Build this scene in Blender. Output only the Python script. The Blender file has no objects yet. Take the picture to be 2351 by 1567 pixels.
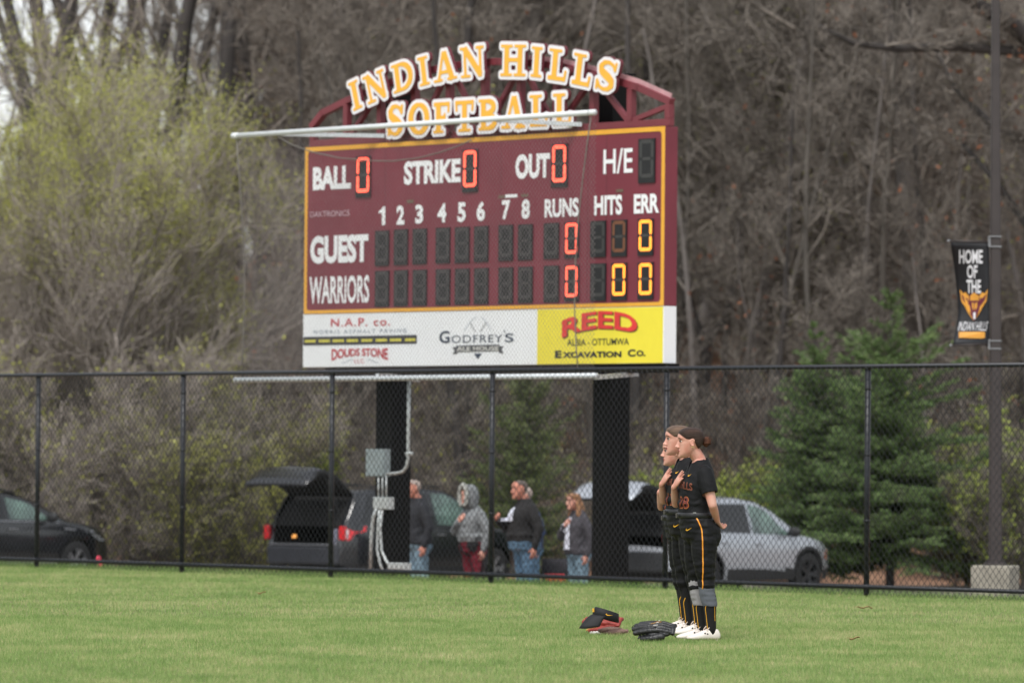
import bpy, bmesh, math, random
import numpy as np
from mathutils import Vector, Matrix, noise as mnoise
from mathutils.bvhtree import BVHTree

S = bpy.context.scene
COL = S.collection
RNG = np.random.default_rng(7)
random.seed(7)

# ------------------------------------------------------------------ camera
FPX = 2351 * 200 / 36.0          # focal length in photo pixels (200 mm lens)
CAM_H = 1.39
PITCH = math.atan(276.5 / FPX)
ROLL = math.radians(0.5)
_F = np.array([0, math.cos(PITCH), math.sin(PITCH)])
_U0 = np.array([0, -math.sin(PITCH), math.cos(PITCH)])
_X0 = np.array([1.0, 0, 0])
_R = math.cos(ROLL) * _X0 + math.sin(ROLL) * _U0
_U = math.cos(ROLL) * _U0 - math.sin(ROLL) * _X0
_C = np.array([0, 0, CAM_H])
cam_data = bpy.data.cameras.new("camera")
cam_data.lens = 200
cam_data.sensor_width = 36
cam_data.clip_start = 0.5
cam_data.clip_end = 2000
cam_data.dof.use_dof = True
cam_data.dof.focus_distance = 45.5
cam_data.dof.aperture_fstop = 3.5
cam = bpy.data.objects.new("camera", cam_data)
COL.objects.link(cam)
m = Matrix.Identity(4)
for i in range(3):
    m[i][0], m[i][1], m[i][2], m[i][3] = _R[i], _U[i], -_F[i], _C[i]
cam.matrix_world = m
S.camera = cam

# ------------------------------------------------------------------ light
SUN_EL, SUN_AZ = math.radians(58), math.radians(200)
world = bpy.data.worlds.new("World")
S.world = world
world.use_nodes = True
wn = world.node_tree
bg = wn.nodes['Background']
sky = wn.nodes.new('ShaderNodeTexSky')
sky.sky_type = 'NISHITA'
sky.sun_disc = False
sky.sun_elevation = SUN_EL
sky.sun_rotation = SUN_AZ
sky.air_density = 1.0
sky.dust_density = 1.5
sky.ozone_density = 1.0
hsv = wn.nodes.new('ShaderNodeHueSaturation')   # overcast: the blue is washed out by the cloud
hsv.inputs['Saturation'].default_value = 0.18
wn.links.new(sky.outputs[0], hsv.inputs['Color'])
wn.links.new(hsv.outputs[0], bg.inputs['Color'])
bg.inputs['Strength'].default_value = 0.14
sun_d = bpy.data.lights.new("sun", 'SUN')
sun_d.energy = 1.4
sun_d.angle = math.radians(18)
sun_d.color = (1.0, 0.97, 0.93)
sun = bpy.data.objects.new("sun", sun_d)
COL.objects.link(sun)
# sky azimuth: rotation 0 = +Y, clockwise seen from above
sdir = Vector((math.sin(SUN_AZ) * math.cos(SUN_EL), math.cos(SUN_AZ) * math.cos(SUN_EL), math.sin(SUN_EL)))
sun.rotation_euler = sdir.to_track_quat('Z', 'Y').to_euler()
S.view_settings.view_transform = 'Standard'
S.view_settings.look = 'None'
S.view_settings.gamma = 1
S.view_settings.exposure = 0.6
S.cycles.max_bounces = 5
S.cycles.transparent_max_bounces = 8
S.cycles.use_denoising = True

# ------------------------------------------------------------------ pixel <-> world
def ray(px, py):
    return _F + (px - 1175.5) / FPX * _R + (783.5 - py) / FPX * _U
def P(px, py, D):
    d = ray(px, py)
    return _C + d * (D / d[1])
def G(px, py, z=0.0):
    d = ray(px, py)
    return _C + d * ((z - CAM_H) / d[2])

# ------------------------------------------------------------------ materials
def srgb(r, g, b):
    def f(c):
        c /= 255.0
        return c / 12.92 if c <= 0.04045 else ((c + 0.055) / 1.055) ** 2.4
    return (f(r), f(g), f(b))

_mats = {}
def M(name, rgb, rough=0.6, metal=0.0, var=0.12, scale=8.0, bump=0.0, bscale=40.0, rgb2=None, spec=0.5, emit=None, estr=0.0, sheen=0.0, coat=0.0, stretch=None):
    """procedural principled material: base colour broken up by noise, optional noise bump"""
    if name in _mats:
        return _mats[name]
    mt = bpy.data.materials.new(name)
    mt.use_nodes = True
    nt = mt.node_tree
    b = nt.nodes['Principled BSDF']
    b.inputs['Roughness'].default_value = rough
    b.inputs['Metallic'].default_value = metal
    b.inputs['Specular IOR Level'].default_value = spec
    if sheen:
        b.inputs['Sheen Weight'].default_value = sheen
    if coat:
        b.inputs['Coat Weight'].default_value = coat
        b.inputs['Coat Roughness'].default_value = 0.08
    tc = nt.nodes.new('ShaderNodeTexCoord')
    src = tc.outputs['Object']
    if stretch:
        mp = nt.nodes.new('ShaderNodeMapping')
        mp.inputs['Scale'].default_value = stretch
        nt.links.new(src, mp.inputs['Vector'])
        src = mp.outputs[0]
    nz = nt.nodes.new('ShaderNodeTexNoise')
    nz.inputs['Scale'].default_value = scale
    nz.inputs['Detail'].default_value = 5
    nt.links.new(src, nz.inputs['Vector'])
    rp = nt.nodes.new('ShaderNodeValToRGB')
    c2 = rgb2 if rgb2 else tuple(min(1, c * (1 + var)) for c in rgb)
    c1 = rgb if rgb2 else tuple(c * (1 - var) for c in rgb)
    rp.color_ramp.elements[0].position = 0.32
    rp.color_ramp.elements[1].position = 0.68
    rp.color_ramp.elements[0].color = (*c1, 1)
    rp.color_ramp.elements[1].color = (*c2, 1)
    nt.links.new(nz.outputs[0], rp.inputs[0])
    nt.links.new(rp.outputs[0], b.inputs['Base Color'])
    if bump:
        nb = nt.nodes.new('ShaderNodeTexNoise')
        nb.inputs['Scale'].default_value = bscale
        nb.inputs['Detail'].default_value = 4
        nt.links.new(src, nb.inputs['Vector'])
        bp = nt.nodes.new('ShaderNodeBump')
        bp.inputs['Strength'].default_value = bump
        bp.inputs['Distance'].default_value = 0.02
        nt.links.new(nb.outputs[0], bp.inputs['Height'])
        nt.links.new(bp.outputs[0], b.inputs['Normal'])
    if emit:
        b.inputs['Emission Color'].default_value = (*emit, 1)
        b.inputs['Emission Strength'].default_value = estr
    _mats[name] = mt
    return mt

def attr_mat(name, stops, rough=0.7, transl=0.0, spec=0.3, patch=None):
    """colour from a per-point random attribute 'rnd' through a ramp; optional large patches"""
    mt = bpy.data.materials.new(name)
    mt.use_nodes = True
    nt = mt.node_tree
    b = nt.nodes['Principled BSDF']
    b.inputs['Roughness'].default_value = rough
    b.inputs['Specular IOR Level'].default_value = spec
    at = nt.nodes.new('ShaderNodeAttribute')
    at.attribute_name = 'rnd'
    rp = nt.nodes.new('ShaderNodeValToRGB')
    els = rp.color_ramp.elements
    while len(els) < len(stops):
        els.new(0.5)
    for e, (p, c) in zip(els, stops):
        e.position = p
        e.color = (*c, 1)
    if patch:
        tc = nt.nodes.new('ShaderNodeTexCoord')
        acc = at.outputs['Fac']
        for (sc, amt, st) in patch:
            mp = nt.nodes.new('ShaderNodeMapping')
            mp.inputs['Scale'].default_value = st
            nt.links.new(tc.outputs['Object'], mp.inputs['Vector'])
            nz = nt.nodes.new('ShaderNodeTexNoise')
            nz.inputs['Scale'].default_value = sc
            nz.inputs['Detail'].default_value = 3
            nt.links.new(mp.outputs[0], nz.inputs['Vector'])
            ma = nt.nodes.new('ShaderNodeMath')
            ma.operation = 'MULTIPLY_ADD'
            nt.links.new(nz.outputs[0], ma.inputs[0])
            ma.inputs[1].default_value = amt
            nt.links.new(acc, ma.inputs[2])
            acc = ma.outputs[0]
        sub = nt.nodes.new('ShaderNodeMath')
        sub.operation = 'SUBTRACT'
        nt.links.new(acc, sub.inputs[0])
        sub.inputs[1].default_value = sum(a for _, a, _ in patch) * 0.5
        acc = sub.outputs[0]
        nt.links.new(acc, rp.inputs[0])
    else:
        nt.links.new(at.outputs['Fac'], rp.inputs[0])
    nt.links.new(rp.outputs[0], b.inputs['Base Color'])
    if transl:
        tr = nt.nodes.new('ShaderNodeBsdfTranslucent')
        nt.links.new(rp.outputs[0], tr.inputs['Color'])
        mx = nt.nodes.new('ShaderNodeMixShader')
        mx.inputs[0].default_value = transl
        nt.links.new(b.outputs[0], mx.inputs[1])
        nt.links.new(tr.outputs[0], mx.inputs[2])
        nt.links.new(mx.outputs[0], nt.nodes['Material Output'].inputs[0])
    _mats[name] = mt
    return mt

# ------------------------------------------------------------------ objects
def tag(o, label=None, cat=None, group=None, kind=None):
    if label: o['label'] = label
    if cat: o['category'] = cat
    if group: o['group'] = group
    if kind: o['kind'] = kind
    return o

def empty(name, loc, label=None, cat=None, group=None, rz=0.0):
    o = bpy.data.objects.new(name, None)
    o.empty_display_size = 0.2
    o.location = Vector(loc)
    o.rotation_euler = (0, 0, rz)
    COL.objects.link(o)
    return tag(o, label, cat, group)

def origin_of(o):
    v = Vector((0, 0, 0))
    while o is not None:
        v += o.location
        o = o.parent
    return v

def np_mesh(name, verts, faces, mats, parent=None, fmat=None, smooth=False, rnd=None, local=False):
    """faces: ndarray (n,k) or list of ndarrays with different k"""
    verts = np.asarray(verts, dtype=np.float32)
    if parent is not None and not local:
        verts = verts - np.array(origin_of(parent), dtype=np.float32)
    fl = faces if isinstance(faces, list) else [faces]
    fl = [np.asarray(f, dtype=np.int32) for f in fl if len(f)]
    me = bpy.data.meshes.new(name)
    me.vertices.add(len(verts))
    me.vertices.foreach_set('co', verts.ravel())
    loops = np.concatenate([f.ravel() for f in fl])
    counts = np.concatenate([np.full(len(f), f.shape[1], dtype=np.int32) for f in fl])
    starts = np.concatenate([[0], np.cumsum(counts)[:-1]]).astype(np.int32)
    me.loops.add(len(loops))
    me.loops.foreach_set('vertex_index', loops)
    me.polygons.add(len(counts))
    me.polygons.foreach_set('loop_start', starts)
    me.polygons.foreach_set('loop_total', counts)
    if fmat is not None:
        me.polygons.foreach_set('material_index', np.asarray(fmat, dtype=np.int32))
    if smooth:
        me.polygons.foreach_set('use_smooth', np.ones(len(counts), dtype=bool))
    if rnd is not None:
        a = me.attributes.new('rnd', 'FLOAT', 'POINT')
        a.data.foreach_set('value', np.asarray(rnd, dtype=np.float32))
    me.update(calc_edges=True)
    for mt in (mats if isinstance(mats, (list, tuple)) else [mats]):
        me.materials.append(mt)
    o = bpy.data.objects.new(name, me)
    COL.objects.link(o)
    o.parent = parent
    return o

def frame_of(d):
    d = np.asarray(d, float)
    d = d / (np.linalg.norm(d) + 1e-12)
    a = np.array([0, 0, 1.0]) if abs(d[2]) < 0.9 else np.array([1.0, 0, 0])
    u = np.cross(a, d); u /= np.linalg.norm(u)
    v = np.cross(d, u)
    return d, u, v

class MB:
    """collects shapes and links them as ONE mesh object"""
    def __init__(self):
        self.v = []; self.f = []; self.m = []
    def add(self, verts, faces, mi=0):
        n = len(self.v)
        self.v += [tuple(map(float, p)) for p in verts]
        self.f += [tuple(int(i) + n for i in fc) for fc in faces]
        self.m += [mi] * len(faces)
    def box(self, c, size, axes=None, mi=0, taper=1.0):
        c = np.asarray(c, float)
        ax = np.eye(3) if axes is None else np.asarray(axes, float)
        vs = []
        for sz in (-1, 1):
            k = taper if sz > 0 else 1.0
            for sx, sy in ((-1, -1), (1, -1), (1, 1), (-1, 1)):
                vs.append(c + ax[0] * sx * size[0] / 2 * k + ax[1] * sy * size[1] / 2 * k + ax[2] * sz * size[2] / 2)
        self.add(vs, [(0, 3, 2, 1), (4, 5, 6, 7), (0, 1, 5, 4), (1, 2, 6, 5), (2, 3, 7, 6), (3, 0, 4, 7)], mi)
    def bar(self, p0, p1, w, h, up=(0, 0, 1), mi=0):
        p0 = np.asarray(p0, float); p1 = np.asarray(p1, float)
        d = p1 - p0; L = np.linalg.norm(d); d /= L
        up = np.asarray(up, float)
        s = np.cross(d, up); s /= np.linalg.norm(s)
        u = np.cross(s, d)
        self.box((p0 + p1) / 2, (L, w, h), (d, s, u), mi)
    def tube(self, pts, rad, n=10, cap=True, mi=0, ell=None):
        """rad: number or list; ell: (axis_u, axis_v, list of (ru,rv)) for oriented ellipses"""
        pts = [np.asarray(p, float) for p in pts]
        k = len(pts)
        rs = rad if hasattr(rad, '__len__') else [rad] * k
        vs = []
        pu = None
        for i, p in enumerate(pts):
            d = pts[min(i + 1, k - 1)] - pts[max(i - 1, 0)]
            d, u, v = frame_of(d)
            if pu is not None:
                u = pu - d * np.dot(pu, d)
                if np.linalg.norm(u) < 1e-6:
                    d, u, v = frame_of(d)
                u /= np.linalg.norm(u)
                v = np.cross(d, u)
            pu = u
            for j in range(n):
                a = 2 * math.pi * j / n
                vs.append(p + (u * math.cos(a) + v * math.sin(a)) * rs[i])
        fs = []
        for i in range(k - 1):
            for j in range(n):
                a, b = i * n + j, i * n + (j + 1) % n
                fs.append((a, b, b + n, a + n))
        if cap:
            fs.append(tuple(range(n - 1, -1, -1)))
            fs.append(tuple(range((k - 1) * n, k * n)))
        self.add(vs, fs, mi)
    def capsule(self, p0, p1, r0, r1=None, n=10, mi=0):
        r1 = r0 if r1 is None else r1
        p0 = np.asarray(p0, float); p1 = np.asarray(p1, float)
        d = p1 - p0
        L = np.linalg.norm(d)
        d = d / L if L > 1e-9 else np.array([0, 0, 1.0])
        pts, rs = [], []
        for a in (-85, -60, -30):
            pts.append(p0 + d * r0 * math.sin(math.radians(a))); rs.append(r0 * math.cos(math.radians(a)))
        pts.append(p0); rs.append(r0)
        pts.append(p1); rs.append(r1)
        for a in (30, 60, 85):
            pts.append(p1 + d * r1 * math.sin(math.radians(a))); rs.append(r1 * math.cos(math.radians(a)))
        self.tube(pts, rs, n, True, mi)
    def ellipsoid(self, c, r, axes=None, nu=14, nv=9, mi=0):
        c = np.asarray(c, float)
        ax = np.eye(3) if axes is None else np.asarray(axes, float)
        vs = [c - ax[2] * r[2]]
        for i in range(1, nv):
            t = -math.pi / 2 + math.pi * i / nv
            for j in range(nu):
                a = 2 * math.pi * j / nu
                vs.append(c + ax[0] * r[0] * math.cos(t) * math.cos(a) + ax[1] * r[1] * math.cos(t) * math.sin(a) + ax[2] * r[2] * math.sin(t))
        vs.append(c + ax[2] * r[2])
        fs = []
        for j in range(nu):
            fs.append((0, 1 + (j + 1) % nu, 1 + j))
        for i in range(nv - 2):
            for j in range(nu):
                a = 1 + i * nu + j; b = 1 + i * nu + (j + 1) % nu
                fs.append((a, b, b + nu, a + nu))
        last = len(vs) - 1; s = 1 + (nv - 2) * nu
        for j in range(nu):
            fs.append((s + j, s + (j + 1) % nu, last))
        self.add(vs, fs, mi)
    def loft(self, rings, cap=True, mi=0, closed=True):
        n = len(rings[0])
        vs = [p for r in rings for p in r]
        fs = []
        for i in range(len(rings) - 1):
            for j in range(n if closed else n - 1):
                a = i * n + j; b = i * n + (j + 1) % n
                fs.append((a, b, b + n, a + n))
        if cap and closed:
            fs.append(tuple(range(n - 1, -1, -1)))
            fs.append(tuple(range((len(rings) - 1) * n, len(rings) * n)))
        self.add(vs, fs, mi)
    def build(self, name, mats, parent=None, smooth=False, local=False, bevel=0.0, auto=None):
        me = bpy.data.meshes.new(name)
        off = Vector((0, 0, 0)) if (parent is None or local) else origin_of(parent)
        me.from_pydata([(p[0] - off.x, p[1] - off.y, p[2] - off.z) for p in self.v], [], self.f)
        for mt in (mats if isinstance(mats, (list, tuple)) else [mats]):
            me.materials.append(mt)
        me.polygons.foreach_set('material_index', self.m)
        if smooth:
            me.polygons.foreach_set('use_smooth', [True] * len(self.f))
        me.update()
        o = bpy.data.objects.new(name, me)
        COL.objects.link(o)
        o.parent = parent
        if bevel:
            md = o.modifiers.new('bevel', 'BEVEL'); md.width = bevel; md.segments = 2; md.limit_method = 'ANGLE'
        return o

def baked(o):
    """replace an object's mesh by its evaluated (modifiers applied) mesh"""
    dg = bpy.context.evaluated_depsgraph_get()
    dg.update()
    me = bpy.data.meshes.new_from_object(o.evaluated_get(dg))
    o.modifiers.clear()
    old = o.data
    o.data = me
    bpy.data.meshes.remove(old)
    return o

def remeshed(mb, name, mats, parent, voxel, smooth_it=4, local=True):
    o = mb.build(name, mats, parent, local=local)
    md = o.modifiers.new('r', 'REMESH'); md.mode = 'VOXEL'; md.voxel_size = voxel; md.use_smooth_shade = True
    if smooth_it:
        ms = o.modifiers.new('s', 'SMOOTH'); ms.iterations = smooth_it; ms.factor = 0.5
    baked(o)
    me = o.data
    me.polygons.foreach_set('use_smooth', [True] * len(me.polygons))
    return o

def displace_np(o, fn):
    """move vertices: fn(co (n,3), nrm (n,3)) -> new co"""
    me = o.data
    n = len(me.vertices)
    co = np.empty(n * 3, dtype=np.float32); me.vertices.foreach_get('co', co)
    nr = np.empty(n * 3, dtype=np.float32); me.vertices.foreach_get('normal', nr)
    new = fn(co.reshape(-1, 3), nr.reshape(-1, 3))
    me.vertices.foreach_set('co', np.asarray(new, dtype=np.float32).ravel())
    me.update()

def copy_tree(o, parent=None):
    c = o.copy(); COL.objects.link(c); c.parent = parent
    for ch in list(o.children):
        copy_tree(ch, c)
    return c

# ------------------------------------------------------------------ lettering
def text_geo(s, bold=0.0, spacing=1.0):
    """(verts 2-D normalised to the unit box, faces, width/height) of a line of text"""
    cu = bpy.data.curves.new('t', 'FONT')
    cu.body = s; cu.offset = bold; cu.space_character = spacing; cu.resolution_u = 4
    o = bpy.data.objects.new('t', cu); COL.objects.link(o)
    dg = bpy.context.evaluated_depsgraph_get(); dg.update()
    me = bpy.data.meshes.new_from_object(o.evaluated_get(dg))
    v = np.array([(p.co.x, p.co.y) for p in me.vertices])
    f = [tuple(p.vertices) for p in me.polygons]
    bpy.data.objects.remove(o); bpy.data.curves.remove(cu); bpy.data.meshes.remove(me)
    lo, hi = v.min(0), v.max(0)
    return (v - lo) / (hi - lo), f, (hi - lo)[0] / (hi - lo)[1]

def box_sd(x, y, x0, y0, x1, y1, th, rnd=0.0):
    d = np.array([x1 - x0, y1 - y0]); L = np.hypot(*d); d = d / L
    cx, cy = (x0 + x1) / 2, (y0 + y1) / 2
    a = (x - cx) * d[0] + (y - cy) * d[1]
    b = -(x - cx) * d[1] + (y - cy) * d[0]
    qx = np.abs(a) - L / 2 + rnd; qy = np.abs(b) - th / 2 + rnd
    return np.hypot(np.maximum(qx, 0), np.maximum(qy, 0)) + np.minimum(np.maximum(qx, qy), 0) - rnd

def poly_sd(x, y, pts, ths):
    """thick polyline with varying thickness"""
    out = np.full(x.shape, 1e9)
    for (a, b, t0, t1) in zip(pts[:-1], pts[1:], ths[:-1], ths[1:]):
        d = np.array(b, float) - np.array(a, float); L2 = max((d ** 2).sum(), 1e-12)
        t = np.clip(((x - a[0]) * d[0] + (y - a[1]) * d[1]) / L2, 0, 1)
        out = np.minimum(out, np.hypot(x - a[0] - t * d[0], y - a[1] - t * d[1]) - (t0 + (t1 - t0) * t) / 2)
    return out

def iso_mesh(f, x0, y0, x1, y1, step):
    """marching squares: filled polygons where f<0, and the border segments"""
    nx = int((x1 - x0) / step) + 2; ny = int((y1 - y0) / step) + 2
    xs = x0 + np.arange(nx) * step; ys = y0 + np.arange(ny) * step
    X, Y = np.meshgrid(xs, ys, indexing='ij')
    V = f(X, Y)
    polys, segs = [], []
    ins = V < 0
    cnt = ins[:-1, :-1].astype(int) + ins[1:, :-1] + ins[1:, 1:] + ins[:-1, 1:]
    # runs of full cells become one quad per row run
    for j in range(ny - 1):
        i = 0
        while i < nx - 1:
            if cnt[i, j] == 4:
                k = i
                while k < nx - 1 and cnt[k, j] == 4:
                    k += 1
                polys.append([(xs[i], ys[j]), (xs[k], ys[j]), (xs[k], ys[j + 1]), (xs[i], ys[j + 1])])
                i = k
            else:
                i += 1
    for i, j in np.argwhere((cnt > 0) & (cnt < 4)):
        c = [(i, j), (i + 1, j), (i + 1, j + 1), (i, j + 1)]
        pl, cuts = [], []
        for k in range(4):
            a, b = c[k], c[(k + 1) % 4]
            va, vb = V[a], V[b]
            if va < 0:
                pl.append((xs[a[0]], ys[a[1]]))
            if (va < 0) != (vb < 0):
                t = va / (va - vb)
                q = (xs[a[0]] + t * (xs[b[0]] - xs[a[0]]), ys[a[1]] + t * (ys[b[1]] - ys[a[1]]))
                pl.append(q); cuts.append((q, va < 0))
        if len(pl) >= 3:
            polys.append(pl)
        if len(cuts) == 2:
            segs.append((cuts[0][0], cuts[1][0]))
    return polys, segs
# ------------------------------------------------------------------ terrain
FD = np.array([0.6427, -0.7661, 0.0])      # along the fence (towards the right, nearer)
FN = np.array([0.7661, 0.6427, 0.0])       # away from the field
F0 = np.array([0.0, 64.742, 0.0])
def fence_s(x, y):
    return x * FN[0] + (y - F0[1]) * FN[1]
def sstep(a, b, x):
    t = np.clip((x - a) / (b - a), 0, 1)
    return t * t * (3 - 2 * t)
def gz(x, y):
    x = np.asarray(x, float); y = np.asarray(y, float)
    s = fence_s(x, y)
    z = -0.04 - 0.58 * sstep(0.8, 5.0, s) - 0.22 * sstep(5.0, 18.0, s)
    m = 0.085 + 0.145 * sstep(-0.05, 0.010, x / np.maximum(y, 1))
    d = np.maximum(y - 107, 0)
    hill = m * (np.minimum(d, 95) - 3 * (1 - np.exp(-d / 3.0)))
    und = 0.35 * np.sin(x * 0.31 + y * 0.17) * np.sin(y * 0.23 - x * 0.11)
    return z + np.maximum(hill, 0) + und * sstep(108, 125, y)

m_field = M('field_soil', srgb(96, 112, 58), 0.95, var=0.2, scale=3.0, rgb2=srgb(128, 122, 78))
m_ground = M('leaf_litter', srgb(112, 84, 66), 0.95, var=0.2, scale=0.9, rgb2=srgb(160, 124, 100), bump=0.6, bscale=5)
fv = [F0 + FD * -160 + FN * 0.5, F0 + FD * 70 + FN * 0.5, F0 + FD * 70 - FN * 120, F0 + FD * -160 - FN * 120]
mb = MB(); mb.add(fv, [(0, 3, 2, 1)])
field = mb.build('field', m_field); tag(field, kind='structure')
ss = np.concatenate([np.linspace(0.45, 6, 14), np.linspace(7, 30, 24), np.linspace(31, 150, 90), np.linspace(155, 420, 20)])
tt = np.concatenate([np.linspace(-240, -72, 22), np.linspace(-70, 60, 131), np.linspace(64, 240, 24)])
Sg, Tg = np.meshgrid(ss, tt, indexing='ij')
gx = F0[0] + FD[0] * Tg + FN[0] * Sg; gy = F0[1] + FD[1] * Tg + FN[1] * Sg
gv = np.stack([gx, gy, gz(gx, gy)], -1).reshape(-1, 3)
ni, nj = Sg.shape
I, J = np.meshgrid(np.arange(ni - 1), np.arange(nj - 1), indexing='ij')
a = (I * nj + J).ravel()
gf = np.stack([a, a + nj, a + nj + 1, a + 1], -1)
ground = np_mesh('ground', gv, gf, m_ground, smooth=True); tag(ground, kind='structure')

# gravel car park strip, 4 mm above the ground it follows
m_gravel = M('gravel', srgb(118, 112, 104), 0.95, var=0.25, scale=14, bump=0.5, bscale=30)
ss2 = np.linspace(6.5, 33, 40); tt2 = np.linspace(-70, 50, 90)
Sg, Tg = np.meshgrid(ss2, tt2, indexing='ij')
gx = F0[0] + FD[0] * Tg + FN[0] * Sg; gy = F0[1] + FD[1] * Tg + FN[1] * Sg
keep = 105.0
gy2 = np.minimum(gy, keep)
gv = np.stack([gx, gy2, gz(gx, gy2) + 0.02], -1).reshape(-1, 3)
ni, nj = Sg.shape
I, J = np.meshgrid(np.arange(ni - 1), np.arange(nj - 1), indexing='ij')
a = (I * nj + J).ravel()
q = np.stack([a, a + nj, a + nj + 1, a + 1], -1)
q = q[(gy.ravel()[q] < keep).any(1)]
lot = np_mesh('parking_lot', gv, q, m_gravel, smooth=True); tag(lot, kind='structure')

# ------------------------------------------------------------------ turf
m_grass = attr_mat('turf', [(0.0, srgb(96, 130, 66)), (0.34, srgb(132, 164, 90)), (0.60, srgb(164, 185, 116)), (0.81, srgb(208, 199, 150)), (1.0, srgb(220, 210, 172))],
                   rough=0.55, transl=0.35, spec=0.35,
                   patch=[(1.3, 0.75, (1, 0.6, 1)), (0.3, 0.40, (0.8, 1.0, 1)), (7.0, 0.7, (1, 0.7, 1)), (22.0, 0.4, (1, 1, 1))])
def blades(n, ymin, ymax, hmin, hmax, wmin, wmax, margin, smin, smax, lean, rb=(0.2, 0.75)):
    y = np.sqrt(RNG.uniform(ymin ** 2, ymax ** 2, n))
    x = RNG.uniform(-1, 1, n) * (0.0925 * y + margin)
    s = fence_s(x, y)
    k = (s < smax) & (s > smin)
    return x[k], y[k], RNG.uniform(hmin, hmax, k.sum()), RNG.uniform(wmin, wmax, k.sum()), lean, rb
sets = [blades(430000, 33.5, 50, 0.020, 0.043, 0.0022, 0.0045, 0.9, -99, 0.5, 0.75),
        blades(330000, 50, 74, 0.022, 0.045, 0.0030, 0.0060, 0.9, -99, 0.5, 0.75),
        blades(420000, 55, 76, 0.04, 0.11, 0.003, 0.006, 1.0, 0.06, 1.3, 0.55, (0.12, 0.6))]
vv, rr = [], []
for (x, y, h, w, lean, rb) in sets:
    n = len(x)
    a = RNG.uniform(0, 2 * np.pi, n); b = RNG.uniform(0, 2 * np.pi, n)
    ln = RNG.uniform(0.1, lean, n) * h
    z0 = np.where(fence_s(x, y) > 0.45, gz(x, y), 0.0) - 0.003
    dx, dy = np.cos(a) * w / 2, np.sin(a) * w / 2
    tx, ty = np.cos(b) * ln, np.sin(b) * ln
    v = np.stack([np.stack([x - dx, y - dy, z0], -1), np.stack([x + dx, y + dy, z0], -1), np.stack([x + tx, y + ty, z0 + h], -1)], 1)
    vv.append(v.reshape(-1, 3)); rr.append(np.repeat(RNG.uniform(rb[0], rb[1], n), 3))
vv = np.concatenate(vv)
turf = np_mesh('grass', vv, np.arange(len(vv)).reshape(-1, 3), m_grass, rnd=np.concatenate(rr)); tag(turf, kind='stuff')

# ------------------------------------------------------------------ chain link fence
m_fence = M('black_vinyl', srgb(28, 31, 38), 0.38, var=0.2, scale=30, spec=0.5)
m_wire = M('black_wire', srgb(30, 33, 39), 0.3, var=0.2, scale=30, spec=0.6)
def FP(t, s=0.0, z=0.0):
    return F0 + FD * t + FN * s + np.array([0, 0, z])
# posts: x at px 1527 is t0, one every 3.05 m
fence = empty('chain_link_fence', FP(0), 'tall black chain link fence running across the grass behind the players', 'fence')
def t_of_px(px, py):
    d = ray(px, py); k = np.dot(F0 + FN * .035 - _C, FN) / np.dot(d, FN); return float(np.dot(_C + d * k - F0, FD))
post_t = [t_of_px(84, 1311.5) - 3.05 * k for k in range(3, 0, -1)] + [t_of_px(84, 1311.5), t_of_px(417, 1316.2), t_of_px(759, 1327), t_of_px(1127, 1340), t_of_px(1527, 1351.5), t_of_px(1989, 1371)]
post_t += [post_t[-1] + 3.05 * k for k in range(1, 4)]
for t in post_t:
    mb = MB()
    mb.tube([FP(t, 0.035, -0.1), FP(t, 0.035, 2.41)], 0.031, 12)
    mb.tube([FP(t, 0.035, 2.40), FP(t, 0.035, 2.425), FP(t, 0.035, 2.45), FP(t, 0.035, 2.465)], [0.036, 0.037, 0.03, 0.008], 12)
    for zc in (0.12, 0.8, 1.5, 2.2):
        mb.tube([FP(t, 0.035, zc - 0.012), FP(t, 0.035, zc + 0.012)], 0.034, 12)
    mb.build('post', m_fence, fence, smooth=True)
T0, T1 = post_t[1], post_t[-2]
mb = MB(); mb.tube([FP(T0, 0.022, 2.435), FP(T1, 0.022, 2.435)], 0.024, 12)
mb.build('top_rail', m_fence, fence, smooth=True)
mb = MB(); mb.tube([FP(T0, 0.012, 0.105), FP(T1, 0.012, 0.105)], 0.023, 12)
mb.build('bottom_rail', m_fence, fence, smooth=True)
# woven wires: every wire zigzags up between its two neighbours
p_, q_, zlo, zhi, wr = 0.044, 0.097, 0.015, 2.475, 0.0029
nw = int((T1 - T0) / p_); nz_ = int((zhi - zlo) / (q_ / 2))
k = np.arange(nw)[:, None]; j = np.arange(nz_ + 1)[None, :]
tz = T0 + (k + ((j + k) % 2)) * p_
zz = zlo + j * q_ / 2 + 0 * k
sz = -0.022 + 0.004 * np.where((j + k) % 2 == 0, 1, -1)
path = F0 + tz[..., None] * FD + sz[..., None] * FN + np.stack([0 * zz, 0 * zz, zz], -1)
d = np.diff(path, axis=1)
d0 = np.concatenate([d[:, :1], d], 1); d1 = np.concatenate([d, d[:, -1:]], 1)
up = np.array([0, 0, 1.0])
# cross-section in the plane (fence direction, normal)
vv = []
for an in (0, 120, 240):
    c, s_ = math.cos(math.radians(an)), math.sin(math.radians(an))
    vv.append(path + FD * c * wr * 1.35 + FN * s_ * wr)
vv = np.stack(vv, 2)                      # nw, nz+1, 3, 3
base = (np.arange(nw)[:, None] * (nz_ + 1) + np.arange(nz_)[None, :]) * 3
fs = []
for i in range(3):
    i2 = (i + 1) % 3
    fs.append(np.stack([base + i, base + i2, base + i2 + 3, base + i + 3], -1).reshape(-1, 4))
np_mesh('wire_mesh', vv.reshape(-1, 3), np.concatenate(fs), m_wire, fence)
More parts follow.
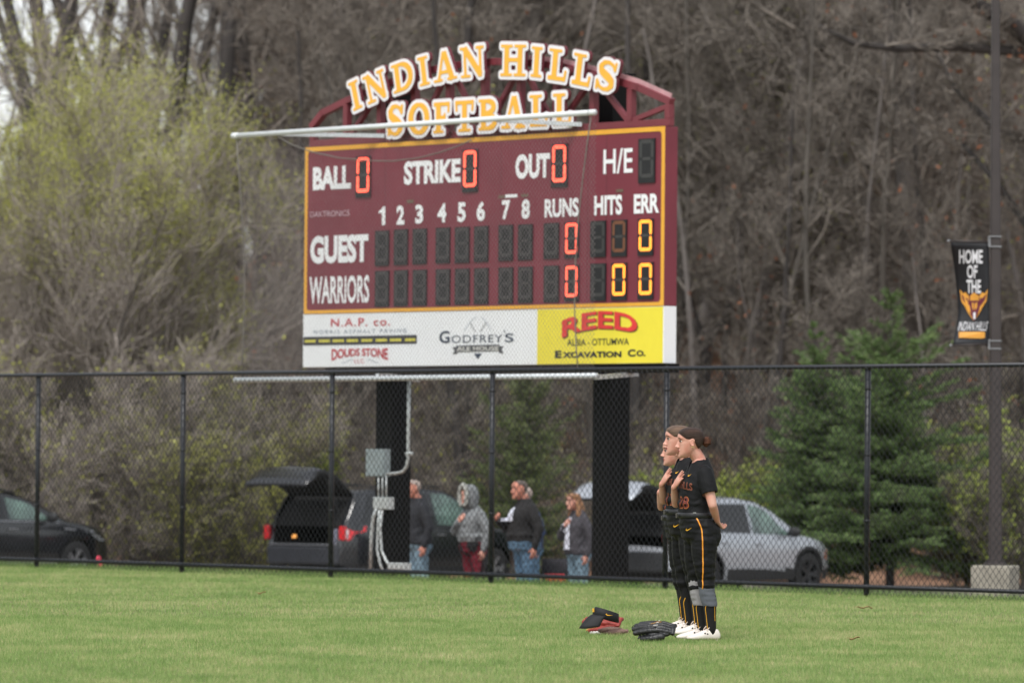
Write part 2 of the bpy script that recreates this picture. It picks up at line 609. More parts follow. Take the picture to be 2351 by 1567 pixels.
# ------------------------------------------------------------------ bare woodland
m_bark = M('bark_dark', srgb(66, 62, 60), 0.95, var=0.3, scale=3, bump=0.5, bscale=20, stretch=(1, 1, 0.2))
m_bark2 = M('bark_grey', srgb(116, 110, 106), 0.95, var=0.3, scale=3, bump=0.5, bscale=20, stretch=(1, 1, 0.2))
m_twig = attr_mat('twigs', [(0, srgb(92, 87, 81)), (0.5, srgb(127, 120, 112)), (1, srgb(160, 151, 141))], 0.9)
m_twig_l = attr_mat('twigs_light', [(0, srgb(130, 122, 115)), (0.5, srgb(162, 153, 145)), (1, srgb(190, 180, 170))], 0.9)
m_bud = attr_mat('spring_buds', [(0, srgb(156, 162, 76)), (0.5, srgb(192, 196, 96)), (1, srgb(216, 216, 126))], 0.7, transl=0.4)
m_fresh = attr_mat('fresh_leaves', [(0, srgb(124, 142, 64)), (0.5, srgb(154, 170, 78)), (1, srgb(186, 196, 104))], 0.65, transl=0.4)
m_oak = attr_mat('dry_oak_leaves', [(0, srgb(120, 78, 56)), (0.5, srgb(160, 104, 74)), (1, srgb(186, 130, 98))], 0.8, transl=0.3)

def rot_about(v, axis, ang):
    axis = axis / (np.linalg.norm(axis) + 1e-12)
    c, s = math.cos(ang), math.sin(ang)
    return v * c + np.cross(axis, v) * s + axis * np.dot(axis, v) * (1 - c)

def grow(rng, p0, d0, length, r0, depth, spec, out, tips):
    """a limb as a wandering polyline with side limbs; out: (p, q, rp, rq, depth)"""
    sp = spec[depth]
    n = sp['n']; step = length / n
    p = np.array(p0, float); d = np.array(d0, float); d /= np.linalg.norm(d)
    r = r0
    start = sp.get('start', 0.2)
    for i in range(n):
        d = d + rng.normal(0, sp['wander'], 3) + np.array([0, 0, sp['up']])
        d /= np.linalg.norm(d)
        q = p + d * step
        r2 = r0 * (1 - (i + 1) / n * (1 - sp['taper']))
        out.append((p, q, r, r2, depth))
        f = (i + 1) / n
        if depth + 1 < len(spec) and f > start:
            for _ in range(rng.poisson(sp['kids'])):
                ax = np.cross(d, rng.normal(0, 1, 3))
                nd = rot_about(d, ax, math.radians(rng.uniform(*sp['ang'])))
                w = rng.uniform(0, 1)
                cl = length * sp['klen'] * rng.uniform(0.6, 1.2) * (1 - 0.45 * f if depth == 0 else 1)
                grow(rng, p + (q - p) * w, nd, cl, max(r2 * sp['krad'] * rng.uniform(.7, 1.1), 0.0025), depth + 1, spec, out, tips)
        p, r = q, r2
    if depth == len(spec) - 1:
        tips.append((p, d))

def prisms(segs, sides):
    p = np.array([s[0] for s in segs]); q = np.array([s[1] for s in segs])
    rp = np.array([s[2] for s in segs]); rq = np.array([s[3] for s in segs])
    d = q - p; d /= np.linalg.norm(d, axis=1)[:, None] + 1e-9
    a = np.where(np.abs(d[:, 2:3]) < 0.9, np.array([[0, 0, 1.0]]), np.array([[1.0, 0, 0]]))
    u = np.cross(a, d); u /= np.linalg.norm(u, axis=1)[:, None]; v = np.cross(d, u)
    vs = []
    for c, r in ((p, rp), (q, rq)):
        for k in range(sides):
            an = 2 * math.pi * k / sides
            vs.append(c + (u * math.cos(an) + v * math.sin(an)) * r[:, None])
    vs = np.stack(vs, 1)
    b = np.arange(len(segs)) * 2 * sides
    fs = [np.stack([b + k, b + (k + 1) % sides, b + sides + (k + 1) % sides, b + sides + k], -1) for k in range(sides)]
    return vs.reshape(-1, 3), np.concatenate(fs)

def leaf_quads(rng, pos, size, spread):
    n = len(pos)
    c = pos + rng.normal(0, spread, (n, 3))
    u = rng.normal(0, 1, (n, 3)); u /= np.linalg.norm(u, axis=1)[:, None]
    w = rng.normal(0, 1, (n, 3)); v = np.cross(u, w); v /= np.linalg.norm(v, axis=1)[:, None]
    s = rng.uniform(0.6, 1.4, (n, 1)) * size
    vs = np.stack([c - u * s, c - v * s * 0.5, c + u * s, c + v * s * 0.5], 1).reshape(-1, 3)
    return vs, np.arange(n * 4).reshape(-1, 4)

def crown_mesh(name, rng, tw_segs, tmat, leaf_sets, parent):
    """twigs (3-sided) + leaf sets [(positions, size, spread, material)] as one crown mesh"""
    v, f = prisms(tw_segs, 3)
    rnd = np.repeat(rng.uniform(0, 1, len(tw_segs)), 6)
    fm = [np.zeros(len(f), int)]; vs = [v]; fs = [f]; rs = [rnd]; mats = [tmat]; n = len(v)
    for (pos, size, spread, lm) in leaf_sets:
        if len(pos) == 0: continue
        lv, lf = leaf_quads(rng, pos, size, spread)
        vs.append(lv); fs.append(lf + n); n += len(lv)
        rs.append(np.repeat(rng.uniform(0, 1, len(pos)), 4)); mats.append(lm); fm.append(np.full(len(lf), len(mats) - 1))
    return np_mesh(name, np.concatenate(vs), np.concatenate(fs), mats, parent, np.concatenate(fm), rnd=np.concatenate(rs), local=True)

def make_tree(name, rng, spec, height, r0, lean=(0, 0), stems=1, tmat=None, bmat=None, leaf=None, stem_spread=0.3, cut=1, rmin=0.0):
    """prototype at the origin: Empty > trunk, crown"""
    out, tips = [], []
    for sidx in range(stems):
        a = rng.uniform(0, 6.28)
        sp = 0 if stems == 1 else stem_spread
        d = np.array([lean[0] + math.cos(a) * sp * rng.uniform(.3, 1), lean[1] + math.sin(a) * sp * rng.uniform(.3, 1), 1.0])
        base = np.array([math.cos(a) * 0.12, math.sin(a) * 0.12, -0.15]) if stems > 1 else np.array([0, 0, -0.2])
        grow(rng, base, d, height * rng.uniform(.75, 1.0) if stems > 1 else height, r0 * (rng.uniform(.6, 1) if stems > 1 else 1), 0, spec, out, tips)
    root = empty(name, (0, 0, 0))
    tr = [s for s in out if s[4] < cut]; tw = [s for s in out if s[4] >= cut]
    v, f = prisms(tr, 7)
    np_mesh('trunk', v, f, bmat or m_bark, root, smooth=True, local=True)
    if rmin:
        tw = [(a, b, max(c, rmin), max(d, rmin), e) for a, b, c, d, e in tw]
    ls = []
    if leaf:
        tp = np.array([t[0] for t in tips])
        for (frac, size, spread, lm, fn) in leaf:
            prob = np.full(len(tp), frac) if fn is None else frac * fn(tp)
            # several leaves on one tip
            reps = rng.poisson(prob)
            ls.append((np.repeat(tp, reps, axis=0), size, spread, lm))
    crown_mesh('crown', rng, tw, tmat or m_twig, ls, root)
    return root

# specs -------------------------------------------------------------
TALL = [dict(n=14, wander=.05, up=.02, taper=.25, kids=1.6, ang=(25, 60), klen=.32, krad=.45, start=.22),
        dict(n=7, wander=.16, up=.06, taper=.3, kids=1.5, ang=(25, 60), klen=.42, krad=.5, start=.1),
        dict(n=5, wander=.2, up=.05, taper=.35, kids=1.8, ang=(20, 55), klen=.5, krad=.5, start=.0),
        dict(n=4, wander=.22, up=.04, taper=.5, kids=1.3, ang=(20, 55), klen=.6, krad=.7, start=.0),
        dict(n=3, wander=.2, up=.03, taper=.6, kids=0, ang=(20, 50), klen=.5, krad=.6)]
SAP = [dict(n=10, wander=.07, up=.03, taper=.2, kids=2.2, ang=(25, 65), klen=.36, krad=.5, start=.12),
       dict(n=6, wander=.16, up=.08, taper=.3, kids=2.0, ang=(20, 60), klen=.45, krad=.55, start=.05),
       dict(n=4, wander=.2, up=.06, taper=.5, kids=2.0, ang=(20, 60), klen=.55, krad=.7, start=.0),
       dict(n=3, wander=.2, up=.04, taper=.6, kids=0, ang=(20, 60), klen=.5, krad=.6)]
BUSH = [dict(n=9, wander=.09, up=.0, taper=.25, kids=2.3, ang=(15, 50), klen=.38, krad=.55, start=.12),
        dict(n=6, wander=.14, up=.12, taper=.35, kids=2.4, ang=(15, 50), klen=.5, krad=.6, start=.05),
        dict(n=4, wander=.16, up=.14, taper=.5, kids=1.5, ang=(15, 45), klen=.6, krad=.7, start=.0),
        dict(n=3, wander=.16, up=.12, taper=.6, kids=0, ang=(20, 60), klen=.5, krad=.6)]

def put(proto_or_none, proto, px, D, rz=0, scale=1.0, dz=0.0):
    p = P(px, 1000, D)
    z = float(gz(p[0], p[1])) + dz
    o = proto if proto_or_none else copy_tree(proto)
    o.location = (p[0], p[1], z); o.rotation_euler = (0, 0, rz); o.scale = (scale,) * 3
    return o

wr_ = np.random.default_rng(21)
# tall trees of the ridge
talls = [make_tree('bare_tree', np.random.default_rng(100 + i), TALL, h, r, lean=l, rmin=.006,
                   leaf=([(0.008, .06, .05, m_oak, None)] if i % 2 else None), bmat=(m_bark if i % 2 else m_bark2))
         for i, (h, r, l) in enumerate([(17, .24, (.03, 0)), (15, .18, (-.06, .02)), (18, .28, (.0, .02)), (14, .15, (.12, 0))])]
SPARSE = [dict(n=14, wander=.05, up=.02, taper=.3, kids=1.0, ang=(25, 55), klen=.34, krad=.5, start=.2),
          dict(n=7, wander=.16, up=.06, taper=.3, kids=1.0, ang=(25, 60), klen=.42, krad=.5, start=.15),
          dict(n=5, wander=.2, up=.05, taper=.35, kids=.9, ang=(20, 55), klen=.5, krad=.5, start=.0),
          dict(n=4, wander=.22, up=.04, taper=.5, kids=0, ang=(20, 55), klen=.6, krad=.7)]
talls += [make_tree('bare_tree', np.random.default_rng(140 + i), SPARSE, h, r, lean=l, rmin=.008, bmat=m_bark) for i, (h, r, l) in enumerate([(17, .26, (.05, 0)), (16, .2, (-.08, .02)), (18, .3, (.0, .02))])]
used = [False] * 7
tall_spots = [(-20, 158), (70, 150), (150, 162), (180, 148), (290, 156), (372, 163), (395, 150), (455, 158), (520, 150), (545, 164), (610, 160), (665, 150), (690, 165), (-60, 128), (40, 132), (118, 126), (205, 141), (262, 134), (338, 129), (420, 146), (492, 131), (560, 138), (640, 152), (700, 133), (905, 150), (1010, 143),
              (1130, 158), (1290, 139), (1420, 150), (1560, 134), (1640, 160), (1750, 128), (1810, 147), (1935, 139), (2010, 126), (2085, 152), (2150, 131), (2215, 143), (2330, 129), (2420, 140), (1700, 118), (1975, 119), (2120, 116), (2185, 121), (1585, 121), (1470, 122), (1235, 124), (1060, 121), (830, 123)]
for i, (px, D) in enumerate(tall_spots):
    k = i % 4 if px > 600 else 4 + i % 3
    o = put(not used[k], talls[k], px + wr_.uniform(-12, 12), D, wr_.uniform(0, 6.28), wr_.uniform(.85, 1.15)); used[k] = True
    tag(o, 'tall bare tree standing in the crowded grey woodland on the slope', 'tree', 'tall bare trees in the woodland')

# straight slim trunks that stand nearer, at the foot of the slope
SLIM = [dict(n=16, wander=.035, up=.01, taper=.3, kids=1.1, ang=(30, 70), klen=.2, krad=.4, start=.38),
        dict(n=6, wander=.18, up=.08, taper=.3, kids=1.4, ang=(25, 60), klen=.45, krad=.5, start=.1),
        dict(n=4, wander=.2, up=.05, taper=.4, kids=1.2, ang=(20, 55), klen=.5, krad=.6, start=.0),
        dict(n=3, wander=.22, up=.04, taper=.5, kids=0, ang=(20, 55), klen=.6, krad=.7)]
m_bark3 = M('bark_pale', srgb(92, 87, 81), 0.95, var=0.3, scale=3, bump=0.4, bscale=20, stretch=(1, 1, 0.2))
slims = [make_tree('slim_tree', np.random.default_rng(170 + i), SLIM, h, r, lean=l, rmin=.006, bmat=b) for i, (h, r, l, b) in enumerate([(13, .10, (.03, 0), m_bark3), (12, .13, (-.05, 0), m_bark), (14, .085, (.08, 0), m_bark3), (12, .11, (-.02, 0), m_bark2)])]
used = [False] * 4
for i, px in enumerate([640, 745, 800, 905, 985, 1085, 1200, 1265, 1395, 1450, 1530, 1625, 1725, 1782, 1905, 1998, 2040, 2160, 2262, 2372]):
    k = i % 4
    o = put(not used[k], slims[k], px + wr_.uniform(-14, 14), wr_.uniform(110, 122), wr_.uniform(0, 6.28), wr_.uniform(.65, 1.0)); used[k] = True
    tag(o, 'slim upright trunk with few low branches at the foot of the wooded slope', 'tree', 'slim trunks at the foot of the slope')
# thin under-storey trees that fill the slope
saps = [make_tree('sapling', np.random.default_rng(200 + i), SAP, h, r, stems=st, stem_spread=.25, rmin=.0055, bmat=m_bark2 if i % 2 else m_bark,
                  leaf=lf, tmat=m_twig)
        for i, (h, r, st, lf) in enumerate([(8.5, .07, 1, None), (7, .06, 2, [(0.02, .06, .05, m_oak, None)]), (9.5, .085, 1, [(.7, .03, .06, m_bud, None)]),
                                            (6, .05, 3, None), (7.5, .065, 2, [(2.2, .026, .07, m_bud, None)]), (8, .07, 1, [(.035, .065, .06, m_oak, None)])])]
used = [False] * 6
for i in range(150):
    px = wr_.uniform(-150, 2500)
    D = 109 + 62 * wr_.uniform(0, 1) ** 1.2
    if px < 640 and D < 128: D += 20
    if px < 560 and wr_.uniform() < .5 and i >= 6: continue
    if 1520 < px < 2050 and D < 120 and wr_.uniform() < .6 and i >= 6: D += 18
    r = px / 2351
    w = np.array([1, .8, .8, 1, .3 + 2.2 * math.exp(-((px - 1750) / 230) ** 2), .3 + 1.5 * (r > .72)])
    if px < 900: w[2] = w[4] = 0
    k = int(wr_.choice(6, p=w / w.sum()))
    if i < 6: k = i
    o = put(not used[k], saps[k], px, D, wr_.uniform(0, 6.28), wr_.uniform(.7, 1.2) * (.72 if px < 640 else 1)); used[k] = True
    tag(o, 'thin leafless sapling among many on the brown wooded slope', 'sapling', 'saplings filling the wooded slope')

# two trees one can tell apart on the right: a forked trunk, and a heavy horizontal bough
def limb_tree(name, limbs, bmat, label, cat, D, seed, twigs=True):
    """limbs: pixel polylines with radii, all near one distance; side twigs grown along them"""
    rng = np.random.default_rng(seed)
    p0 = P(limbs[0][0][0], limbs[0][0][1], D)
    zb = float(gz(p0[0], p0[1]))
    root = empty(name, (p0[0], p0[1], zb), label, cat)
    mb = MB(); out, tips = [], []
    for li, L in enumerate(limbs):
        pts = [P(x, y, D + dd) for (x, y, r, dd) in L]
        if li == 0: pts[0][2] = zb - 0.2
        mb.tube(pts, [r for (_, _, r, _) in L], 8)
        for a, b, (_, _, r, _) in zip(pts[:-1], pts[1:], L[:-1]):
            for _k in range(int(np.linalg.norm(b - a) * 3) + 1):
                w = rng.uniform()
                nd = np.array([rng.normal(0, .8), rng.normal(0, .8), rng.uniform(-.2, 1)])
                grow(rng, a + (b - a) * w, nd, rng.uniform(.8, 2.2), min(r * .4, .03), 0, SAP[1:], out, tips)
    mb.build('trunk', bmat, root, smooth=True)
    loc = np.array(root.location)
    out = [(a - loc, b - loc, max(c, .006), max(d, .006), e) for a, b, c, d, e in out]
    tp = np.array([t[0] for t in tips]) - loc
    crown_mesh('crown', rng, out, m_twig, [(tp[rng.uniform(size=len(tp)) < .03], .07, .06, m_oak)], root)
    return root
limb_tree('forked_tree', [[(1600, 900, .13, 0), (1618, 800, .10, 0), (1570, 655, .07, 0), (1548, 560, .05, 0), (1500, 420, .03, 0)],
                          [(1618, 800, .09, 0), (1672, 715, .065, .3), (1702, 600, .045, .5), (1706, 500, .03, .6), (1730, 340, .02, 1)]],
          m_bark, 'bare tree whose dark trunk forks low into two, right of the scoreboard', 'tree', 116, 5)
limb_tree('oak_tree', [[(2500, 1100, .32, 0), (2480, 500, .28, 0), (2440, 160, .24, 0), (2330, 60, .17, -.5), (2240, 10, .13, -1), (2160, -60, .1, -1.5)],
                       [(2440, 160, .15, 0), (2340, 118, .11, -.3), (2200, 108, .09, -.6), (2060, 112, .075, -1), (1960, 100, .055, -1.2), (1880, 60, .035, -1.3)],
                       [(2480, 500, .14, 0), (2380, 330, .1, .4), (2290, 300, .085, .8), (2200, 210, .06, 1), (2150, 120, .04, 1.2)],
                       [(2480, 500, .1, 0), (2390, 560, .09, .2), (2360, 520, .08, .4), (2290, 420, .06, .8), (2210, 330, .05, 1)]],
          m_bark, 'large oak at the right edge with heavy dark boughs reaching over the light pole', 'tree', 108, 6)
limb_tree('leaning_tree', [[(790, 700, .26, 0), (735, 420, .23, 0), (690, 250, .2, 0), (656, 150, .18, 0), (625, 60, .17, 0), (590, -80, .13, 0)],
                           [(690, 250, .09, 0), (730, 120, .07, .3), (760, -40, .05, .5)]][:1] +
          [[(656, 150, .08, 0), (560, 60, .06, .3), (500, -60, .05, .4)]],
          m_bark, 'dark leaning trunk rising left behind the scoreboard against pale sky', 'tree', 150, 8)
# ------------------------------------------------------------------ budding thicket on the left, shrubs
def top_bias(h):
    return lambda tp: np.clip((tp[:, 2] / h - 0.56) * 2.8, .035, 1.0)
def shrub(px, D, h, r0, stems, seed, label, group=None, leaf=None, tmat=None, spread=.55, name='budding_shrub', cat='shrub', spec=BUSH):
    rng = np.random.default_rng(seed)
    o = make_tree(name, rng, spec, h, r0, stems=stems, stem_spread=spread, tmat=tmat or (m_twig_l if h > 3.5 else m_twig), bmat=m_bark2, leaf=leaf, rmin=.0055)
    put(True, o, px, D)
    return tag(o, label, cat, group)
shrub(150, 104, 8.9, .06, 13, 31, 'broad dome of pale twigs with yellow green buds, tallest of the left thicket', leaf=[(10, .021, .12, m_bud, top_bias(8.9))], spread=.42)
shrub(-70, 107, 8.2, .06, 11, 32, 'budding thicket cut off by the left edge of the photo', leaf=[(8, .021, .12, m_bud, top_bias(8.2))], spread=.45)
shrub(315, 106, 6.2, .05, 11, 33, 'rounded budding shrub leaning out from the tall dome toward the scoreboard', leaf=[(10, .021, .12, m_bud, top_bias(6.2))], spread=.34)
shrub(455, 103, 3.9, .04, 9, 34, 'low grey budding shrub at the foot of the thicket nearest the scoreboard', leaf=[(1.4, .021, .10, m_bud, None)], spread=.6)
shrub(30, 101, 4.6, .045, 10, 35, 'twiggy brown brush behind the black car at the left', leaf=[(.3, .034, .09, m_bud, None)], spread=.6)
shrub(265, 101, 4.2, .045, 10, 36, 'tangled grey brush behind the gap between the first two fence posts', leaf=[(.3, .034, .09, m_bud, None)], spread=.6)
shrub(500, 100, 2.9, .03, 7, 37, 'yellow green shrub left of the open black tailgate', leaf=[(1.7, .022, .08, m_bud, None)], spread=.75)
shrub(585, 107, 2.0, .03, 8, 38, 'small pale green shrub beyond the open black tailgate', leaf=[(.6, .034, .07, m_bud, None)], spread=.7)
shrub(690, 108, 2.6, .03, 4, 39, 'sparse young shrub with bright green tips behind the black tailgate', leaf=[(.8, .06, .05, m_fresh, lambda tp: (tp[:, 2] > 1.7) * 1.0)], spread=.35)
shrub(1000, 107, 1.6, .025, 8, 40, 'low greenish shrub between the left scoreboard column and the hooded person', leaf=[(.8, .045, .06, m_fresh, None)], spread=.8)
shrub(1690, 107, 2.2, .03, 10, 41, 'bright green leafy bush above the silver car roof', leaf=[(1.2, .045, .08, m_fresh, None)], spread=.8)
shrub(1600, 106, 2.0, .03, 9, 45, 'green bush partly hidden behind the front player', leaf=[(.9, .045, .08, m_fresh, None)], spread=.8)
shrub(2215, 105, 1.9, .03, 10, 42, 'leafy green bush at the right foot of the big spruce', leaf=[(.45, .036, .08, m_fresh, None)], spread=.7)
shrub(2345, 100, 2.6, .03, 10, 43, 'leafy green bush behind the concrete pedestal at the right edge', leaf=[(.45, .036, .08, m_fresh, None)], spread=.7)
shrub(2290, 104, 3.2, .03, 9, 44, 'thin pale brush behind the light pole', leaf=[(.5, .05, .07, m_fresh, None)], spread=.6)

# ------------------------------------------------------------------ conifers
m_needle = attr_mat('needles', [(0, srgb(68, 91, 53)), (0.5, srgb(101, 126, 74)), (1, srgb(143, 163, 101))], 0.6, transl=0.15)
m_needle2 = attr_mat('needles_olive', [(0, srgb(76, 92, 58)), (0.5, srgb(108, 122, 74)), (1, srgb(142, 150, 94))], 0.65, transl=0.15)
def spruce(px, py_base, D, h, rbase, z0f, seed, label, nm, dens=1.0, lean=0.0, name='spruce_tree', pw=0.75, rise=.55):
    rng = np.random.default_rng(seed)
    p = P(px, 1000, D); zb = float(gz(p[0], p[1]))
    root = empty(name, (p[0], p[1], zb), label, 'tree')
    mb = MB()
    mb.tube([(0, 0, -.2), (lean * h * .3, 0, h * .3), (lean * h * .7, 0, h * .7), (lean * h, 0, h)], [.085, .07, .035, .006], 8)
    mb.build('trunk', m_bark, root, smooth=True, local=True)
    segs, nv, nr = [], [], []
    nw = int(h * 9)
    for w in range(nw):
        f = w / (nw - 1)
        z = h * (z0f + (1 - z0f) * f)
        L = rbase * (1 - f) ** pw * (1.0 if f > .12 else .75 + 2 * f) * (1 if f < .74 else 1 - .35 * (f - .74) / .26) + .10
        if f > .78 and rng.uniform() < .45: continue
        nb = max(4, int(7 * (1 - f * .5)))
        for b in range(nb):
            a = rng.uniform(0, 6.28)
            l = L * rng.uniform(.55, 1.12) * (1 + .18 * math.sin(3 * a + seed))
            el = math.radians(-14 + 50 * f + rng.uniform(-10, 10)) if rise < .6 else math.radians(-2 + 45 * f + rng.uniform(-14, 14))
            d = np.array([math.cos(a) * math.cos(el), math.sin(a) * math.cos(el), math.sin(el)])
            pts = [np.array([lean * z, 0, z])]
            n = 6
            for i in range(n):
                d = d + np.array([0, 0, .045]) + rng.normal(0, .04, 3); d /= np.linalg.norm(d)
                pts.append(pts[-1] + d * l / n)
            for i in range(n):
                segs.append((pts[i], pts[i + 1], .014 * (1 - i / n) + .003, .014 * (1 - (i + 1) / n) + .003, 0))
                # side twigs, hanging a little
                nt = int(max(1, round(l / n / .06 * dens)))
                for t in range(nt):
                    for sd in (-1, 1):
                        if rng.uniform() < .12: continue
                        q0 = pts[i] + (pts[i + 1] - pts[i]) * rng.uniform()
                        ll = l * .38 * (1 - .55 * i / n) * rng.uniform(.5, 1.1)
                        sdir = np.cross(d, [0, 0, 1.0]) * sd + d * .8 + np.array([0, 0, rng.uniform(-.38, .12)])
                        sdir /= np.linalg.norm(sdir)
                        q1 = q0 + sdir * ll
                        segs.append((q0, q1, .004, .002, 1))
                        m_ = int(max(3, ll / .022 * dens))
                        tt_ = rng.uniform(.08, 1.05, m_)
                        nv.append(q0 + sdir * ll * tt_[:, None] + rng.normal(0, .012, (m_, 3)))
                        nr.append(np.repeat(sdir[None], m_, 0))
            m_ = 8
            nv.append(pts[-2] + (pts[-1] - pts[-2]) * rng.uniform(0, 1.1, m_)[:, None]); nr.append(np.repeat(d[None], m_, 0))
    c = np.concatenate(nv); dr = np.concatenate(nr); n = len(c)
    dr = dr + rng.normal(0, .55, (n, 3)); dr /= np.linalg.norm(dr, axis=1)[:, None]
    s = np.cross(dr, rng.normal(0, 1, (n, 3))); s /= np.linalg.norm(s, axis=1)[:, None]
    ln = rng.uniform(.035, .075, (n, 1)); wd = rng.uniform(.010, .018, (n, 1))
    lv = np.stack([c - s * wd, c + dr * ln, c + s * wd, c - dr * ln * .5], 1).reshape(-1, 3)
    lf = np.arange(4 * n).reshape(-1, 4)
    v, f = prisms(segs, 3)
    rnd = np.concatenate([np.full(len(v), .3), np.repeat(np.clip(rng.normal(.45, .22, n), 0, 1), 4)])
    np_mesh('crown', np.concatenate([v, lv]), np.concatenate([f, lf + len(v)]), [m_twig, nm], root,
            np.concatenate([np.zeros(len(f), int), np.ones(n, int)]), rnd=rnd, local=True)
    return root
spruce(2046, 1400, 101, 5.4, 2.1, .12, 51, 'tall spiky green spruce behind the fence, left of the light pole', m_needle, lean=-.004, pw=.78)
spruce(1876, 1390, 102, 4.7, 1.45, .08, 52, 'smaller slim spruce beside the tall one, above the silver car bonnet', m_needle, lean=-.012, pw=.7)
spruce(1210, 1320, 104, 4.1, 1.3, .05, 53, 'loose olive green conifer behind the spectators between the scoreboard columns', m_needle2, dens=.75, name='conifer_tree', pw=.45, rise=.8)

# ------------------------------------------------------------------ undergrowth and far wood that read as one mass
def mass(name, protos, spots, mats, kind='stuff'):
    """realised copies of twig sets merged into one object"""
    vs, fs, rs, fms, n = [], [], [], [], 0
    for (k, x, y, z, rz, sc) in spots:
        v, f, r, fm = protos[k]
        c, s = math.cos(rz), math.sin(rz)
        w = np.stack([(v[:, 0] * c - v[:, 1] * s) * sc + x, (v[:, 0] * s + v[:, 1] * c) * sc + y, v[:, 2] * sc + z], -1)
        vs.append(w.astype(np.float32)); fs.append(f + n); n += len(v); rs.append(r); fms.append(fm)
    return np_mesh(name, np.concatenate(vs), np.concatenate(fs), mats, None, np.concatenate(fms), rnd=np.concatenate(rs))
def twigset(seed, spec, h, r0, stems, spread, rmin, leaf=0.0, sz=.05):
    rng = np.random.default_rng(seed)
    out, tips = [], []
    for _ in range(stems):
        a = rng.uniform(0, 6.28); q = rng.uniform(0, 1.4) if stems > 1 else 0
        grow(rng, (math.cos(a) * q, math.sin(a) * q, -.2), (rng.normal(0, spread), rng.normal(0, spread), 1), h * rng.uniform(.5, 1), r0 * rng.uniform(.5, 1), 0, spec, out, tips)
    out = [(a, b, max(c, rmin), max(d, rmin), e) for a, b, c, d, e in out]
    v, f = prisms(out, 3)
    r = np.repeat(rng.uniform(0, 1, len(out)), 6); fm = np.zeros(len(f), int)
    if leaf:
        tp = np.array([t[0] for t in tips]); tp = np.repeat(tp, rng.poisson(leaf, len(tp)), axis=0)
        lv, lf = leaf_quads(rng, tp, sz, .06)
        f = np.concatenate([f, lf + len(v)]); v = np.concatenate([v, lv]); r = np.concatenate([r, np.repeat(rng.uniform(0, 1, len(tp)), 4)]); fm = np.concatenate([fm, np.ones(len(lf), int)])
    return v, f, r, fm
BR = [dict(n=6, wander=.14, up=.02, taper=.3, kids=2.2, ang=(20, 60), klen=.45, krad=.5, start=.05),
      dict(n=4, wander=.2, up=.06, taper=.4, kids=2.0, ang=(20, 60), klen=.55, krad=.6, start=.0),
      dict(n=3, wander=.2, up=.05, taper=.5, kids=0, ang=(20, 60), klen=.5, krad=.6)]
us = [twigset(61, BR, 3.2, .02, 14, .3, .0055, .10, .045), twigset(62, BR, 2.4, .018, 16, .4, .0055, .22, .05), twigset(63, BR, 4.2, .025, 10, .22, .0055, .04)]
rg = np.random.default_rng(64)
sp = []
for i in range(150):
    px = rg.uniform(-200, 2550); D = 107.5 + 45 * rg.uniform() ** 1.5
    if px < 560 and D > 116: continue
    if 1500 < px < 2150 and D < 126 and rg.uniform() < .6: continue
    p = P(px, 1000, D)
    sp.append((int(rg.integers(3)), p[0], p[1], float(gz(p[0], p[1])), rg.uniform(0, 6.28), rg.uniform(.6, 1.1)))
mass('undergrowth', us, sp, [m_twig, m_bud])['kind'] = 'stuff'
fs_ = [twigset(71, SAP, 13, .16, 1, .05, .011), twigset(72, SAP, 15, .2, 1, .08, .011, .02, .09), twigset(73, SAP, 11, .12, 1, .1, .011)]
sp = []
for i in range(120):
    px = rg.uniform(-250, 2600); D = rg.uniform(168, 215)
    if px < 560 or (px < 720 and rg.uniform() < .5): continue
    p = P(px, 1000, D)
    sp.append((int(rg.integers(3)), p[0], p[1], float(gz(p[0], p[1])), rg.uniform(0, 6.28), rg.uniform(.8, 1.25)))
mass('far_wood', fs_, sp, [m_twig, m_oak])['kind'] = 'stuff'
# ------------------------------------------------------------------ scoreboard
PR = P(1523, 835, 67.0)
def BP(px, py, off=0.0):
    """pixel -> point on the board's face plane moved `off` towards the field"""
    d = ray(px, py)
    o = PR - FN * off
    k = np.dot(o - _C, FN) / np.dot(d, FN)
    return _C + d * k
def UZ(px, py, off=0.0):
    w = BP(px, py, off)
    return float(np.dot(w - PR, FD)), float(w[2])
def BW(u, z, off=0.0):
    w = PR + FD * u - FN * off
    return np.array([w[0], w[1], z])
BAX = (FD, -FN, np.array([0, 0, 1.0]))
def bbox_(mb, u0, u1, z0, z1, o0, o1, mi=0):
    c = BW((u0 + u1) / 2, (z0 + z1) / 2, (o0 + o1) / 2)
    mb.box(c, (abs(u1 - u0), abs(o1 - o0), abs(z1 - z0)), BAX, mi)

m_maroon = M('maroon_panel', srgb(122, 46, 60), 0.45, var=0.09, scale=1.5)
m_maroon_t = M('maroon_steel', srgb(120, 52, 60), 0.5, var=0.1, scale=4)
m_gold = M('gold_stripe', srgb(240, 176, 60), 0.5, var=0.04)
m_white = M('white_vinyl', srgb(246, 247, 250), 0.5, var=0.02)
m_adwhite = M('white_sign_panel', srgb(244, 247, 250), 0.4, var=0.02, scale=2)
m_yellow = M('yellow_sign_panel', srgb(244, 228, 66), 0.4, var=0.02)
m_black = M('black_steel', srgb(9, 10, 11), 0.65, var=0.2, scale=6, spec=.2)
m_ledbox = M('display_black', srgb(32, 33, 36), 0.6, var=0.15, scale=20)
m_dim = M('unlit_lamps', srgb(66, 66, 66), 0.6, var=0.2, scale=60)
m_dimo = M('faint_lamps', srgb(96, 66, 50), 0.6, var=0.2, scale=60, emit=(1, .3, .08), estr=.05)
m_red = M('red_lamps', srgb(220, 40, 40), 0.5, emit=(1.0, 0.08, 0.035), estr=.85)
m_redb = M('red_lamp_cores', srgb(255, 90, 80), 0.5, emit=(1.0, 0.22, 0.12), estr=1.9)
m_amb = M('amber_lamps', srgb(230, 140, 30), 0.5, emit=(1.0, 0.26, 0.02), estr=.75)
